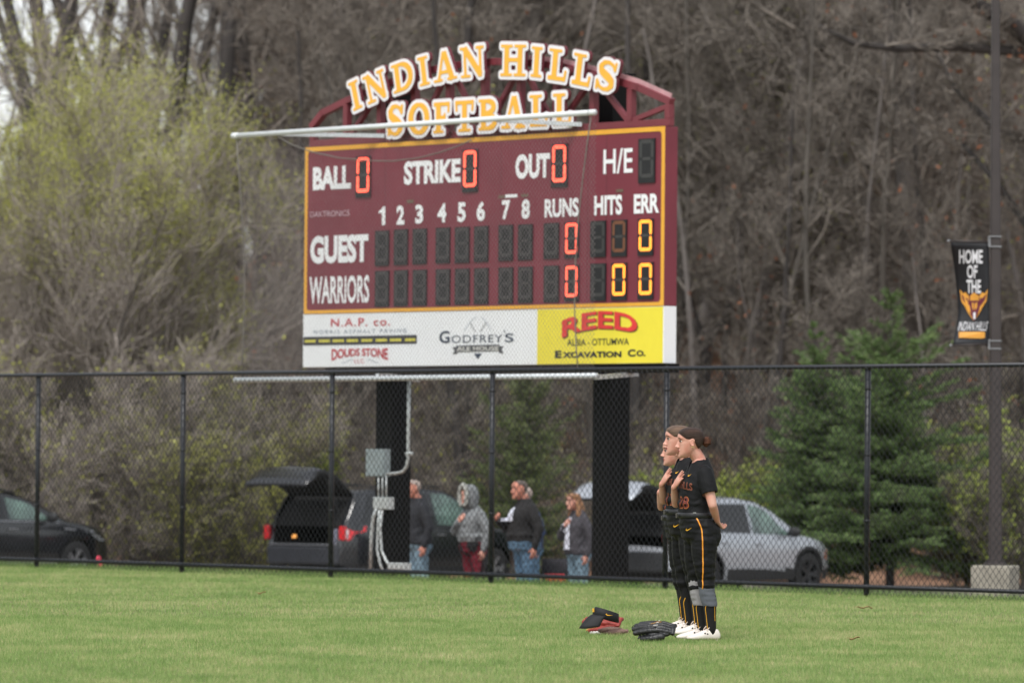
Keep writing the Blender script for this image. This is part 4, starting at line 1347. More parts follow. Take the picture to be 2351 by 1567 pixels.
cond([(872, 1168), (868, 1200), (866, 1260), (872, 1290), (880, 1312)], .018)
cond([(878, 1168), (873, 1210), (876, 1262), (886, 1285), (900, 1306)], .018)
# ------------------------------------------------------------------ cars
m_glass = M('car_glass', srgb(70, 84, 82), 0.08, var=.25, scale=2.5, spec=.9, rgb2=srgb(112, 138, 128))
m_glassd = M('dark_glass', srgb(20, 22, 24), 0.1, var=.2, spec=.8)
m_tyre = M('tyre', srgb(34, 34, 35), .85, var=.2, scale=20)
m_rim = M('alloy', srgb(150, 152, 156), .35, metal=.7)
m_rimd = M('dark_alloy', srgb(62, 63, 66), .4, metal=.5)
m_trim = M('black_trim', srgb(38, 39, 41), .6, var=.15)
m_inner = M('cabin_black', srgb(24, 24, 25), .9, var=.3, scale=6)
m_tail = M('tail_lamp', srgb(214, 34, 42), .25, coat=.6, var=.1)
m_lens = M('clear_lens', srgb(226, 220, 222), .2, coat=.5)
m_head = M('head_lamp', srgb(196, 202, 206), .2, coat=.5)

class CarShape:
    """length along +x (nose), y left, z up; profile tables interpolated along x from the tail"""
    def __init__(s, L, W, top, belt, low, arches, rw, roofw):
        s.L, s.W = L, W
        s.top, s.belt, s.low, s.arches, s.rw, s.roofw = top, belt, low, arches, rw, roofw
    def zt(s, x): return float(np.interp(x, *zip(*s.top)))
    def zb(s, x): return float(np.interp(x, *zip(*s.belt)))
    def z0(s, x):
        z = float(np.interp(x, *zip(*s.low)))
        for c in s.arches:
            r = s.rw + .055
            if abs(x - c) < r: z = max(z, s.rw + math.sqrt(r * r - (x - c) ** 2))
        return z
    def hw(s, x):
        a, b = x / s.L, 1 - x / s.L
        t = 1 - .17 * max(0, 1 - a / .10) ** 2 - .30 * max(0, 1 - b / .17) ** 2
        return s.W / 2 * t
    def side(s, x, z):
        """half width at height z"""
        h = s.hw(x); zb, zt = s.zb(x), s.zt(x)
        y = h * (1 - .05 * max(0, (.55 - z) / .4) ** 2)
        if z < zb:
            y *= 1 - .035 * max(0, (z - .72) / max(zb - .72, .05)) ** 2
        else:
            f = (z - zb) / max(s.top_max - zb, .1)
            y = h * (.965 - (1 - s.roofw) * f ** 1.15)
        return y
    @property
    def top_max(s): return max(z for _, z in s.top)
    def section(s, x, n=14, m=5):
        z0, zt = s.z0(x), s.zt(x)
        r = min(.10, (zt - z0) * .35)
        pts = []
        for i in range(n):
            z = z0 + (zt - r - z0) * i / (n - 1)
            pts.append((s.side(x, z), z))
        ye = s.side(x, zt - r)
        for i in range(1, 5):
            a = math.pi / 2 * i / 4
            pts.append((ye - r * 1.1 * (1 - math.cos(a)), zt - r + r * math.sin(a) * .92))
        y1 = pts[-1][0]
        for i in range(1, m + 1):
            f = i / m
            pts.append((y1 * (1 - f), zt - r * .08 + r * .08 * math.sin(f * math.pi / 2) + .02 * (1 - (1 - f) ** 2)))
        return pts

def make_car(name, pos, heading, sh, paint, label, glass, rimmat, open_tail=None, cat='car', roof_rail=False, cladding=False, seed=1):
    """pos: ground point under the rear axle line's middle (tail end x=0 is built from there)"""
    root = empty(name, pos, label, cat, rz=heading)
    xs = sorted(set(list(np.linspace(0, sh.L, 74)) + [c + d for c in sh.arches for d in np.linspace(-sh.rw - .056, sh.rw + .056, 17)]))
    secs = [sh.section(x) for x in xs]
    k = len(secs[0])
    rings = []
    for x, sc in zip(xs, secs):
        # tail and nose lean in at the ends
        rings.append([(x, y, z) for y, z in sc] + [(x, -y, z) for y, z in sc[-2::-1]])
    n = len(rings[0])
    vs = [p for r in rings for p in r]
    fs, fm = [], []
    for i in range(len(xs) - 1):
        xm = (xs[i] + xs[i + 1]) / 2
        for j in range(n - 1):
            a = i * n + j
            q = (a, a + n, a + n + 1, a + 1)
            c = np.mean([vs[t] for t in q], axis=0)
            if open_tail and open_tail(c, sh): continue
            clad = cladding and (c[2] < (.46 if not any(abs(xm - ca) < sh.rw + .12 for ca in sh.arches) else 0) or any(math.hypot(c[0] - ca, c[2] - sh.rw) < sh.rw + .115 for ca in sh.arches) and abs(c[1]) > .6)
            fs.append(q); fm.append(1 if clad else 0)
    mb = MB(); mb.v = vs; mb.f = fs; mb.m = fm
    for e, s_ in ((0, 1), (len(xs) - 1, -1)):       # close tail and nose
        r = list(range(e * n, e * n + n))
        mb.f.append(tuple(r if s_ > 0 else r[::-1])); mb.m.append(0)
    body = mb.build('body', [paint, m_trim], root, smooth=True, local=True)
    # cabin liner and floor
    mb = MB()
    for x0, x1, zf, zc in ((.12, sh.L * .68, .5, None),):
        r2 = []
        for x in np.linspace(x0, x1, 16):
            t = max(sh.zt(x) - .10, zf + .05); zbm = min(sh.zb(x), t)
            yw = max(sh.side(x, zbm) - .09, .2); yt = max(sh.side(x, t) - .14, .15)
            r2.append([(x, yw, zf), (x, yw, zbm), (x, yt, t), (x, -yt, t), (x, -yw, zbm), (x, -yw, zf)])
        mb.loft(r2, cap=False); last = r2[-1]
        mb.add(last, [tuple(range(6))])
        if open_tail:
            for sx in (1.5, 2.6):
                for sy in (-.45, .45): mb.box((sx, sy, .85), (.22, .6, .75))
    mb.build('cabin', m_inner, root, local=True)
    # arch liners + underside
    mb = MB(); mb.box((sh.L / 2, 0, .34), (sh.L * .86, sh.W * .8, .12))
    mb.build('underbody', m_trim, root, local=True)
    # windows: patches just outside the skin
    def window(nm, x0f, x1f, z0f, z1f, mat, sides=(1, -1), nx=14, nz=6):
        for sd in sides:
            g = []
            for iz in range(nz + 1):
                f = iz / nz
                for ix in range(nx + 1):
                    xa, xb = x0f(f), x1f(f)
                    x = xa + (xb - xa) * ix / nx
                    zl, zh = z0f(x), z1f(x)
                    z = zl + (zh - zl) * f
                    g.append((x, sd * (sh.side(x, z) + .006), z))
            q = [(iz * (nx + 1) + ix, iz * (nx + 1) + ix + 1, (iz + 1) * (nx + 1) + ix + 1, (iz + 1) * (nx + 1) + ix) for iz in range(nz) for ix in range(nx)]
            mb = MB(); mb.add(g, q); mb.build(nm, mat, root, smooth=True, local=True)
    for (nm, xa, xb, mt) in glass:
        window(nm, xa, xb, lambda x: sh.zb(x) + .03, lambda x: min(sh.top_max - .11, sh.zt(x) - .09), mt)
    # windscreen: a patch over the top strip between cowl and roof
    xc = [x for x in np.linspace(sh.L * .4, sh.L * .8, 40) if sh.zb(x) + .03 < sh.zt(x) < sh.top_max - .05]
    if xc:
        g = [];
        for x in xc:
            for f in np.linspace(-1, 1, 9):
                g.append((x, f * (sh.side(x, sh.zt(x) - .1) - .10), sh.zt(x) + .022 - .012 * f * f))
        q = [(i * 9 + j, i * 9 + j + 1, i * 9 + 10 + j, i * 9 + 9 + j) for i in range(len(xc) - 1) for j in range(8)]
        mb = MB(); mb.add(g, q); mb.build('windscreen', m_glassd, root, smooth=True, local=True)
    # wheels
    for c in sh.arches:
        for sd in (1, -1):
            y = sd * (sh.W / 2 - .12)
            wh = bpy.data.objects.new('wheel', None); COL.objects.link(wh); wh.parent = root; wh.location = (c, y, sh.rw)
            mb = MB(); R, w = sh.rw, .23
            prof = [(-.5, .62), (-.5, .9), (-.42, .98), (-.2, 1), (.2, 1), (.42, .98), (.5, .9), (.5, .62)]
            rg = [[(R * r * math.cos(a), w * yy, R * r * math.sin(a)) for a in np.linspace(0, 2 * math.pi, 29)[:-1]] for yy, r in prof]
            mb.loft(rg, cap=False)
            mb.build('tyre', m_tyre, wh, smooth=True, local=True)
            mb = MB()
            for kx in range(5):
                a = 2 * math.pi * kx / 5
                for da in (-.16, .16):
                    mb.bar((R * .1 * math.cos(a), sd * w * .34, R * .1 * math.sin(a)), (R * .63 * math.cos(a + da), sd * w * .44, R * .63 * math.sin(a + da)), .045, .03, up=(0, 1, 0))
            mb.tube([(0, sd * w * .3, 0), (0, sd * w * .4, 0)], .07, 12)
            rg = [[(R * r * math.cos(a), sd * w * yy, R * r * math.sin(a)) for a in np.linspace(0, 2 * math.pi, 29)[:-1]] for yy, r in ((.2, .58), (.47, .6), (.47, .66), (.2, .66))]
            mb.loft(rg, cap=False)
            mb.build('rim', rimmat, wh, local=True)
            mb = MB(); mb.tube([(0, sd * w * .05, 0), (0, sd * w * .12, 0)], R * .56, 20)
            mb.build('brake_disc', m_inner, wh, local=True)
    # mirrors
    xm = next((x for x in np.linspace(sh.L * .55, sh.L * .8, 60) if sh.zt(x) < sh.zb(x) + .20), sh.L * .66) - .12
    for sd in (1, -1):
        mb = MB(); mb.ellipsoid((xm, sd * (sh.side(xm, sh.zb(xm)) + .13), sh.zb(xm) + .08), (.07, .13, .09))
        mb.bar((xm, sd * (sh.side(xm, sh.zb(xm)) - .02), sh.zb(xm) + .03), (xm, sd * (sh.side(xm, sh.zb(xm)) + .10), sh.zb(xm) + .05), .05, .04)
        mb.build('mirror', m_trim, root, smooth=True, local=True)
    for xd in (sh.L * .30, sh.L * .50):
        for sd in (1, -1):
            mb = MB(); mb.box((xd, sd * (sh.side(xd, sh.zb(xd) - .14) + .018), sh.zb(xd) - .14), (.2, .03, .03))
            mb.build('door_handle', rimmat if not cladding else paint, root, local=True, bevel=.008)
    if roof_rail:
        for sd in (1, -1):
            x0, x1 = sh.L * .17, sh.L * .55
            mb = MB(); mb.tube([(x, sd * (sh.side(x, sh.top_max - .1) - .05), sh.zt(x) + .03) for x in np.linspace(x0, x1, 8)], .02, 6)
            mb.build('roof_rail', m_trim, root, smooth=True, local=True)
    return root

def side_patch(root, sh, nm, mat, poly, sides=(1, -1), off=.01, thick=.0):
    """small lamp or trim following the flank: polygon in (x, z)"""
    for sd in sides:
        mb = MB()
        mb.add([(x, sd * (sh.side(x, z) + off), z) for x, z in poly], [tuple(range(len(poly)))])
        mb.build(nm, mat, root, local=True)
def tail_box(root, nm, mat, c, size, bev=.02):
    mb = MB(); mb.box(c, size); return mb.build(nm, mat, root, local=True, bevel=bev)

HEAD = math.radians(45)
def car_pos(px, D):
    p = P(px, 1000, D); return (p[0], p[1], float(gz(p[0], p[1])) - .0)

# black SUV, tail open ---------------------------------------------------
suv = CarShape(4.9, 1.98,
    top=[(0, .80), (.03, 1.0), (.10, 1.18), (.38, 1.62), (.5, 1.72), (.9, 1.76), (2.0, 1.79), (2.7, 1.75), (3.05, 1.62), (3.72, 1.15), (3.8, 1.12), (4.4, 1.05), (4.75, .92), (4.9, .72)],
    belt=[(0, 1.12), (1, 1.14), (3.6, 1.08), (4.9, .9)], low=[(0, .46), (.3, .36), (.8, .28), (4.0, .28), (4.6, .30), (4.9, .42)], arches=(1.05, 3.9), rw=.37, roofw=.80)
m_blackp = M('black_paint', srgb(24, 26, 31), .22, coat=.8, var=.06, spec=.6)
op = lambda c, s: c[0] < .46 and abs(c[1]) < .72 and c[2] > .84
pos = car_pos(700, 97)
black_suv = make_car('suv', pos, math.radians(50), suv, m_blackp, 'black SUV with its tailgate raised, parked behind the left scoreboard column',
    [('side_window', lambda f: .42 + .30 * f, lambda f: 1.22 + .02 * f, m_glassd), ('side_window', lambda f: 1.30, lambda f: 2.28 - .02 * f, m_glassd), ('side_window', lambda f: 2.36, lambda f: 3.62 - .60 * f, m_glass)],
    m_rim, open_tail=op, roof_rail=True)
def tailgate(root, sh, paint, length, tip_up, width, nm='tailgate', hinge_x=.42, bulge=.09):
    zh = sh.zt(hinge_x) - .01
    mb = MB(); rings = []
    N = 9
    for i in range(N + 1):
        f = i / N
        x = hinge_x - .02 - length * f
        z = zh + .03 + tip_up * math.sin(f * 1.9) / math.sin(1.9) * 1.0 + bulge * math.sin(math.pi * min(1, f * 1.15)) - (.16 * max(0, f - .72) / .28)
        th = .08 + .09 * math.sin(math.pi * min(1, f)) ** 1.2
        if f > .9: th *= .5
        hwid = width / 2 * (1 - .05 * f)
        sec = []
        for y, dz in ((-1, -.25), (-.96, .4), (-.7, .85), (0, 1), (.7, .85), (.96, .4), (1, -.25)):
            sec.append((x, y * hwid, z + dz * th * .55))
        for y, dz in ((.92, -.8), (0, -.55), (-.92, -.8)):
            sec.append((x, y * hwid, z + dz * th))
        rings.append(sec)
    mb.loft(rings)
    # lower faces (lining) get the dark material
    o = mb.build(nm, [paint, m_inner], root, smooth=True, local=True)
    for pgn in o.data.polygons:
        if pgn.normal.z < .12 or abs(pgn.normal.y) > .8 or pgn.normal.x > .6: pgn.material_index = 1
    mb = MB()
    g = []
    for i in range(1, 6):
        sec = rings[i]
        for j in (2, 3, 4):
            g.append((sec[j][0], sec[j][1] * .95, sec[j][2] + .008))
    mb.add(g, [(i * 3 + j, i * 3 + j + 1, i * 3 + 4 + j, i * 3 + 3 + j) for i in range(4) for j in range(2)])
    mb.build('rear_window', m_glass, o, smooth=True, local=True)
    for sd in (1, -1):
        mb = MB(); a = rings[5]; mb.tube([(hinge_x - .3, sd * (width / 2 - .03), zh - .35), (a[0][0], sd * width / 2 * .9, a[0][2] - .02)], .014, 6)
        mb.build('gas_strut', m_trim, root, local=True)
    return o
tailgate(black_suv, suv, m_blackp, 1.16, .30, 1.50)
side_patch(black_suv, suv, 'tail_lamp', m_tail, [(.02, .88), (.03, 1.12), (.52, 1.12), (.48, 1.03), (.24, 1.0), (.16, .88)], off=.014)
side_patch(black_suv, suv, 'lamp_lens', m_lens, [(.05, .90), (.05, 1.08), (.13, 1.06), (.12, .92)], off=.02)
for sd in (1, -1):
    tail_box(black_suv, 'tail_lamp', m_tail, (.02, sd * .86, 1.0), (.07, .12, .24))
    tail_box(black_suv, 'reflector', m_tail, (-.045, sd * .62, .50), (.03, .24, .045), .005)
tail_box(black_suv, 'bumper', M('grey_paint', srgb(50, 52, 58), .4, coat=.3), (.0, 0, .62), (.14, 1.62, .34), .05)
tail_box(black_suv, 'bumper_step', M('pale_grey_plastic', srgb(120, 122, 126), .5), (-.03, 0, .80), (.12, 1.5, .025), .008)  # bumper ledge in a paler grey than the bumper
tail_box(black_suv, 'cargo_mat', M('pale_lining', srgb(150, 152, 170), .8), (.34, -.62, .92), (.5, .05, .3), .02)
tail_box(black_suv, 'cargo_lamp', M('amber_reflector', srgb(240, 150, 60), .4, emit=(1, .45, .12), estr=.8), (.22, .42, .93), (.05, .07, .06), .01)
side_patch(black_suv, suv, 'belt_trim', m_rimd, [(.3, 1.145), (3.55, 1.095), (3.55, 1.075), (.3, 1.125)], off=.010)
side_patch(black_suv, suv, 'sill_trim', m_trim, [(1.5, .30), (3.4, .30), (3.4, .42), (1.5, .42)], off=.012)

# silver crossover, tail open ---------------------------------------------
cro = CarShape(4.65, 1.86,
    top=[(0, .84), (.04, 1.0), (.12, 1.12), (.45, 1.5), (.62, 1.58), (1.2, 1.655), (2.0, 1.665), (2.5, 1.60), (2.85, 1.47), (3.5, 1.08), (3.6, 1.04), (4.2, .94), (4.5, .82), (4.65, .62)],
    belt=[(0, 1.08), (.6, 1.08), (1.2, 1.06), (3.4, 1.0), (4.65, .85)], low=[(0, .46), (.3, .36), (.8, .27), (3.6, .27), (4.4, .27), (4.65, .38)], arches=(.95, 3.75), rw=.365, roofw=.78)
m_silver = M('silver_paint', srgb(172, 178, 186), .28, metal=.35, coat=.6, var=.04, spec=.6)
silver = make_car('crossover_car', car_pos(1448, 95), math.radians(50), cro, m_silver, 'silver crossover car with its tailgate raised behind the right scoreboard column and players',
    [('side_window', lambda f: .52 + .26 * f, lambda f: 1.18, m_glassd), ('side_window', lambda f: 1.25, lambda f: 2.15, m_glassd), ('side_window', lambda f: 2.22, lambda f: 3.36 - .66 * f, m_glass)],
    m_rimd, open_tail=op, cladding=True)
tailgate(silver, cro, m_silver, 1.22, .30, 1.42)
side_patch(silver, cro, 'tail_lamp', m_tail, [(.01, .92), (.02, 1.06), (.34, 1.05), (.30, .93)], off=.014)
for sd in (1, -1):
    tail_box(silver, 'tail_lamp', m_tail, (.03, sd * .78, .99), (.08, .16, .12))
    tail_box(silver, 'reflector', m_tail, (-.03, sd * .66, .52), (.03, .14, .10), .005)
tail_box(silver, 'bumper', m_trim, (.02, 0, .58), (.16, 1.56, .36), .05)
tail_box(silver, 'cargo_lining', M('beige_lining', srgb(190, 180, 150), .8), (.55, -.55, .98), (.5, .12, .34), .02)
side_patch(silver, cro, 'side_marker', M('amber_marker', srgb(200, 104, 40), .3), [(4.28, .62), (4.30, .78), (4.36, .76), (4.34, .60)], off=.012)
side_patch(silver, cro, 'headlamp', m_head, [(4.1, .84), (4.35, .80), (4.45, .72), (4.3, .74)], off=.012)

# black car at the left edge ------------------------------------------------
sed = CarShape(4.8, 1.88,
    top=[(0, .86), (.05, 1.02), (.2, 1.15), (.6, 1.52), (.8, 1.53), (1.5, 1.58), (2.2, 1.56), (2.7, 1.47), (3.0, 1.37), (3.62, 1.08), (3.75, 1.05), (4.35, .97), (4.65, .84), (4.8, .64)],
    belt=[(0, 1.08), (1, 1.08), (3.5, 1.02), (4.8, .85)], low=[(0, .42), (.3, .32), (.8, .26), (4.0, .26), (4.5, .28), (4.8, .38)], arches=(.95, 3.85), rw=.355, roofw=.79)
m_blackp2 = M('deep_black_paint', srgb(20, 22, 26), .2, coat=.9, var=.05, spec=.6)
bl = make_car('black_car', car_pos(-303, 95), math.radians(46), sed, m_blackp2, 'black car cut off by the left edge of the photo, parked beyond the fence',
    [('side_window', lambda f: .62 + .2 * f, lambda f: 1.25, m_glassd), ('side_window', lambda f: 1.32, lambda f: 2.26, m_glassd), ('side_window', lambda f: 2.34, lambda f: 3.5 - .62 * f, m_glass)],
    m_rim, roof_rail=True)
side_patch(bl, sed, 'belt_trim', m_rim, [(.5, 1.09), (3.45, 1.035), (3.45, 1.015), (.5, 1.07)], off=.010)
side_patch(bl, sed, 'fender_badge', m_rim, [(3.55, .90), (3.55, .935), (4.25, .885), (4.25, .85)], off=.012)
side_patch(bl, sed, 'sill_trim', m_rim, [(1.4, .31), (3.4, .31), (3.4, .36), (1.4, .36)], off=.014)
side_patch(bl, sed, 'headlamp', m_head, [(4.2, .82), (4.42, .79), (4.62, .70), (4.4, .72)], off=.012)
# ------------------------------------------------------------------ people
m_skin = M('skin', srgb(212, 166, 148), .5, var=.05, scale=14, rgb2=srgb(208, 142, 124), spec=.35)
m_skin2 = M('skin_flushed', srgb(206, 142, 122), .55, var=.05, scale=9, spec=.3)
m_lip = M('lip', srgb(158, 78, 76), .4, var=.05)
m_brow = M('brow', srgb(78, 56, 46), .8, var=.1)
m_eyew = M('eye_white', srgb(226, 220, 214), .3); m_iris = M('iris', srgb(40, 28, 22), .2)
m_hair1 = M('hair_dark_brown', srgb(58, 41, 33), .5, var=.4, scale=6, bump=.6, bscale=50, stretch=(.6, 6, 6), spec=.35)
m_hair2 = M('hair_light_brown', srgb(104, 82, 66), .5, var=.35, scale=6, bump=.6, bscale=50, stretch=(.6, 6, 6))
m_hairg = M('hair_grey', srgb(104, 94, 88), .8, var=.12, scale=6)
m_hairw = M('hair_white', srgb(164, 150, 142), .8, var=.08, scale=6)
m_hairb = M('hair_blond_brown', srgb(118, 84, 64), .6, var=.35, scale=5, rgb2=srgb(166, 122, 82), stretch=(1, 1, .4))
m_jersey = M('black_jersey', srgb(15, 16, 19), .75, var=.15, scale=6, spec=.3, bump=.15, bscale=300)
m_pants = M('black_pants', srgb(14, 15, 18), .65, var=.15, scale=6, spec=.3, bump=.15, bscale=300)
m_sock = M('black_sock', srgb(13, 13, 15), .85, var=.2, scale=60)
m_gpad = M('slate_knee_sleeve', srgb(92, 96, 104), .8, var=.08, scale=30)
m_gpad2 = M('pale_knee_sleeve', srgb(150, 148, 150), .8, var=.1, scale=30)
m_cleat = M('white_shoe', srgb(232, 224, 216), .5, var=.06, scale=14)
m_goldp = M('gold_print', srgb(246, 184, 48), .5, var=.05)
m_orng = M('orange_print', srgb(214, 112, 44), .5, var=.05)
m_mprint = M('maroon_print', srgb(104, 38, 36), .6, var=.1)
m_mprint_l = M('copper_print', srgb(116, 56, 42), .55, var=.12, scale=60)
m_steel = M('buckle_steel', srgb(120, 120, 118), .35, metal=.7)
m_earr = M('gold_earring', srgb(236, 214, 150), .25, metal=.6)

HEADS = [(-.120, .060, .020, .016), (-.112, .074, .004, .030), (-.095, .080, -.012, .044), (-.078, .078, -.030, .053), (-.062, .077, -.050, .058), (-.045, .076, -.066, .063), (-.028, .075, -.078, .067),
         (-.008, .077, -.089, .070), (.012, .072, -.096, .072), (.026, .080, -.100, .073), (.044, .084, -.101, .073), (.064, .080, -.098, .071), (.082, .070, -.090, .065), (.098, .052, -.076, .053), (.110, .030, -.055, .036), (.117, .005, -.025, .014)]
def head_ring(z, fx, bx, w, grow=0.0, n=28):
    c = fx - (fx - bx) * .46
    pts = []
    for j in range(n):
        a = 2 * math.pi * j / n
        ca, sa = math.cos(a), math.sin(a)
        rx = (fx - c + grow) if ca > 0 else (c - bx + grow)
        e = .82
        pts.append((c + rx * math.copysign(abs(ca) ** e, ca), (w + grow) * math.copysign(abs(sa) ** e, sa), z))
    return pts
def smooth_heads(k=3):
    z = [h[0] for h in HEADS]
    zz = np.linspace(z[0], z[-1], len(z) * k)
    return [(q,) + tuple(float(np.interp(q, z, [h[i] for h in HEADS])) for i in (1, 2, 3)) for q in zz]

def limb(mb, pts, rs, n=14):
    """tapered tube through points, with rounded ends"""
    P_ = [np.asarray(p, float) for p in pts]
    # densify
    q, r = [], []
    for i in range(len(P_) - 1):
        for t in np.linspace(0, 1, 6)[:-1]:
            q.append(P_[i] + (P_[i + 1] - P_[i]) * t); r.append(rs[i] + (rs[i + 1] - rs[i]) * t)
    q.append(P_[-1]); r.append(rs[-1])
    mb.tube(q, r, n)
    mb.ellipsoid(q[0], (r[0],) * 3, nu=12, nv=7); mb.ellipsoid(q[-1], (r[-1],) * 3, nu=12, nv=7)

def hand(mb, wrist, dirv, palm_n, thumb_side, curl=.15, s=1.0, spread=.05):
    """palm, four unequal fingers and a thumb; palm_n points out of the palm"""
    d = np.asarray(dirv, float); d /= np.linalg.norm(d)
    n = np.asarray(palm_n, float); n = n - d * np.dot(n, d); n /= np.linalg.norm(n)
    t = np.cross(n, d) * thumb_side
    w = np.asarray(wrist, float)
    rings = []
    for f, hwid, th in ((-.02, .024, .019), (.02, .030, .017), (.05, .038, .015), (.08, .040, .013), (.092, .036, .010)):
        c = w + d * f * s
        rings.append([c + t * hwid * s * math.cos(a) + n * th * s * math.sin(a) for a in np.linspace(0, 2 * math.pi, 15)[:-1]])
    mb.loft(rings)
    for k, (ln, off) in enumerate(((.068, .030), (.077, .0105), (.071, -.0095), (.055, -.029))):
        a = spread * (1.5 - k) / 1.5
        fd = d * math.cos(a) + t * math.sin(a)
        p = w + d * (.084 - (.006 if k == 3 else 0)) * s + t * off * s
        r = .0088 * s
        cu = curl * (1 + .25 * k)
        for i, fr in enumerate((.42, .32, .26)):
            ang = cu * (i + .6)
            dd = fd * math.cos(ang) + n * math.sin(ang)
            q = p + dd * ln * fr * s
            mb.capsule(p, q, r, r * .92, 8); p = q; r *= .92
    p = w + d * .022 * s + t * .026 * s + n * .006 * s
    td = d * .72 + t * .62 + n * .25; td /= np.linalg.norm(td)
    q = p + td * .040 * s; mb.capsule(p, q, .0125 * s, .010 * s, 8)
    td2 = d * .9 + t * .25 + n * .3; td2 /= np.linalg.norm(td2)
    mb.capsule(q, q + td2 * .030 * s, .0098 * s, .008 * s, 8)

TORSO = [(.80, .035, .135, .165), (.88, .05, .138, .176), (.95, .072, .122, .164), (1.01, .086, .108, .146), (1.08, .086, .106, .143), (1.16, .078, .113, .150), (1.23, .068, .118, .158),
         (1.30, .052, .104, .166), (1.335, .044, .088, .158), (1.368, .043, .075, .128), (1.398, .043, .064, .094), (1.425, .046, .057, .068), (1.455, .052, .05, .055)]
def torso_rings(z0, z1, grow=0.0, bulk=1.0, n=30, step=.02):
    zs = np.arange(z0, z1 + 1e-6, step)
    T_ = list(zip(*TORSO))
    out = []
    for z in zs:
        cx, hd, hw = (float(np.interp(z, T_[0], T_[i])) for i in (1, 2, 3))
        g = grow
        b = 1 + (bulk - 1) * (1 if z < 1.3 else max(0, (1.42 - z) / .12))
        out.append([(cx + (hd * b + g) * math.copysign(abs(math.cos(a)) ** .9, math.cos(a)), (hw * (1 + (b - 1) * .6) + g) * math.copysign(abs(math.sin(a)) ** .9, math.sin(a)), z) for a in np.linspace(0, 2 * math.pi, n + 1)[:-1]])
    return out

def bvh_of(o):
    me = o.data
    return BVHTree.FromPolygons([v.co for v in me.vertices], [tuple(p.vertices) for p in me.polygons])

def on_torso(bv, phi, z, cx=.07, off=.004):
    d = Vector((math.cos(phi), math.sin(phi), 0))
    h, nr, _, _ = bv.ray_cast(Vector((cx, 0, z)) + d * .6, -d)
    if h is None: return None
    return h + (nr if nr.dot(d) > 0 else -nr) * off
def print_text(bv, s, phi0, phi1, z0, z1, mat, name, root, bold=.02, off=.004, arch=0.0, parent=None):
    v, f, _ = text_geo(s, bold)
    # cut the long triangles so that the print bends with the cloth
    mb = bmesh.new()
    vs = [mb.verts.new((a, b, 0)) for a, b in v]
    for q in f:
        try: mb.faces.new([vs[i] for i in q])
        except ValueError: pass
    bmesh.ops.triangulate(mb, faces=mb.faces[:])
    for _ in range(2):
        ed = [e for e in mb.edges if e.calc_length() > .09]
        if ed: bmesh.ops.subdivide_edges(mb, edges=ed, cuts=1)
    bmesh.ops.triangulate(mb, faces=mb.faces[:])
    mb.verts.index_update()
    pts = []
    for w in mb.verts:
        p = on_torso(bv, phi0 + (phi1 - phi0) * w.co.x, z0 + (z1 - z0) * w.co.y + arch * (1 - (2 * w.co.x - 1) ** 2), off=off)
        pts.append(p if p else Vector((0, 0, z0)))
    fs = [tuple(x.index for x in q.verts) for q in mb.faces]
    mb.free()
    m2 = MB(); m2.add(pts, fs); return m2.build(name, mat, parent or root, local=True)

def strip_on(bv, path, width, mat, name, root, cast, off=.004):
    """ribbon laid on a surface: path of (origin, dir) rays"""
    L, R_ = [], []
    hits = []
    for o, d in path:
        h, nr, _, _ = bv.ray_cast(Vector(o), Vector(d))
        if h is not None:
            if nr.dot(Vector(d)) > 0: nr = -nr
            hits.append((h, nr))
    if len(hits) < 2: return None
    pts = []
    for i, (h, nr) in enumerate(hits):
        t = hits[min(i + 1, len(hits) - 1)][0] - hits[max(i - 1, 0)][0]
        s = t.cross(nr).normalized()
        pts += [h + nr * off + s * width / 2, h + nr * off - s * width / 2]
    mb = MB(); mb.add(pts, [(2 * i, 2 * i + 1, 2 * i + 3, 2 * i + 2) for i in range(len(hits) - 1)])
    return mb.build(name, mat, root, local=True)

TICK = [(0, .30), (.10, .12), (.26, .05), (.45, .14), (1.0, .62), (.42, .34), (.22, .30), (.13, .40), (.16, .72)]
def tick_on(bv, cast, origin, ex, ey, size, root, mat, off=.004):
    pts = []
    for a, b in TICK:
        o = Vector(origin) + Vector(ex) * a * size + Vector(ey) * b * size * .9
        h, nr, _, _ = bv.ray_cast(o, Vector(cast))
        if h is None: return
        if nr.dot(Vector(cast)) > 0: nr = -nr
        pts.append(h + nr * off)
    mb = MB(); mb.add(pts, [(0, 1, 7, 8), (1, 2, 6, 7), (2, 3, 5, 6), (3, 4, 5)])
    mb.build('tick_mark', mat, root, local=True)

def smooth_rim(bm_, it=10):
    """even out the cut edges of a garment"""
    for _ in range(it):
        mv = {}
        for v in bm_.verts:
            be = [e for e in v.link_edges if len(e.link_faces) == 1]
            if len(be) == 2:
                mv[v] = v.co * .4 + (be[0].other_vert(v).co + be[1].other_vert(v).co) * .3
        for v, c in mv.items(): v.co = c
def wrinkle(o, amp, fn):
    def f(co, nr):
        d = np.array([fn(Vector(c)) for c in co])
        return co + nr * (d * amp)[:, None]
    displace_np(o, f)

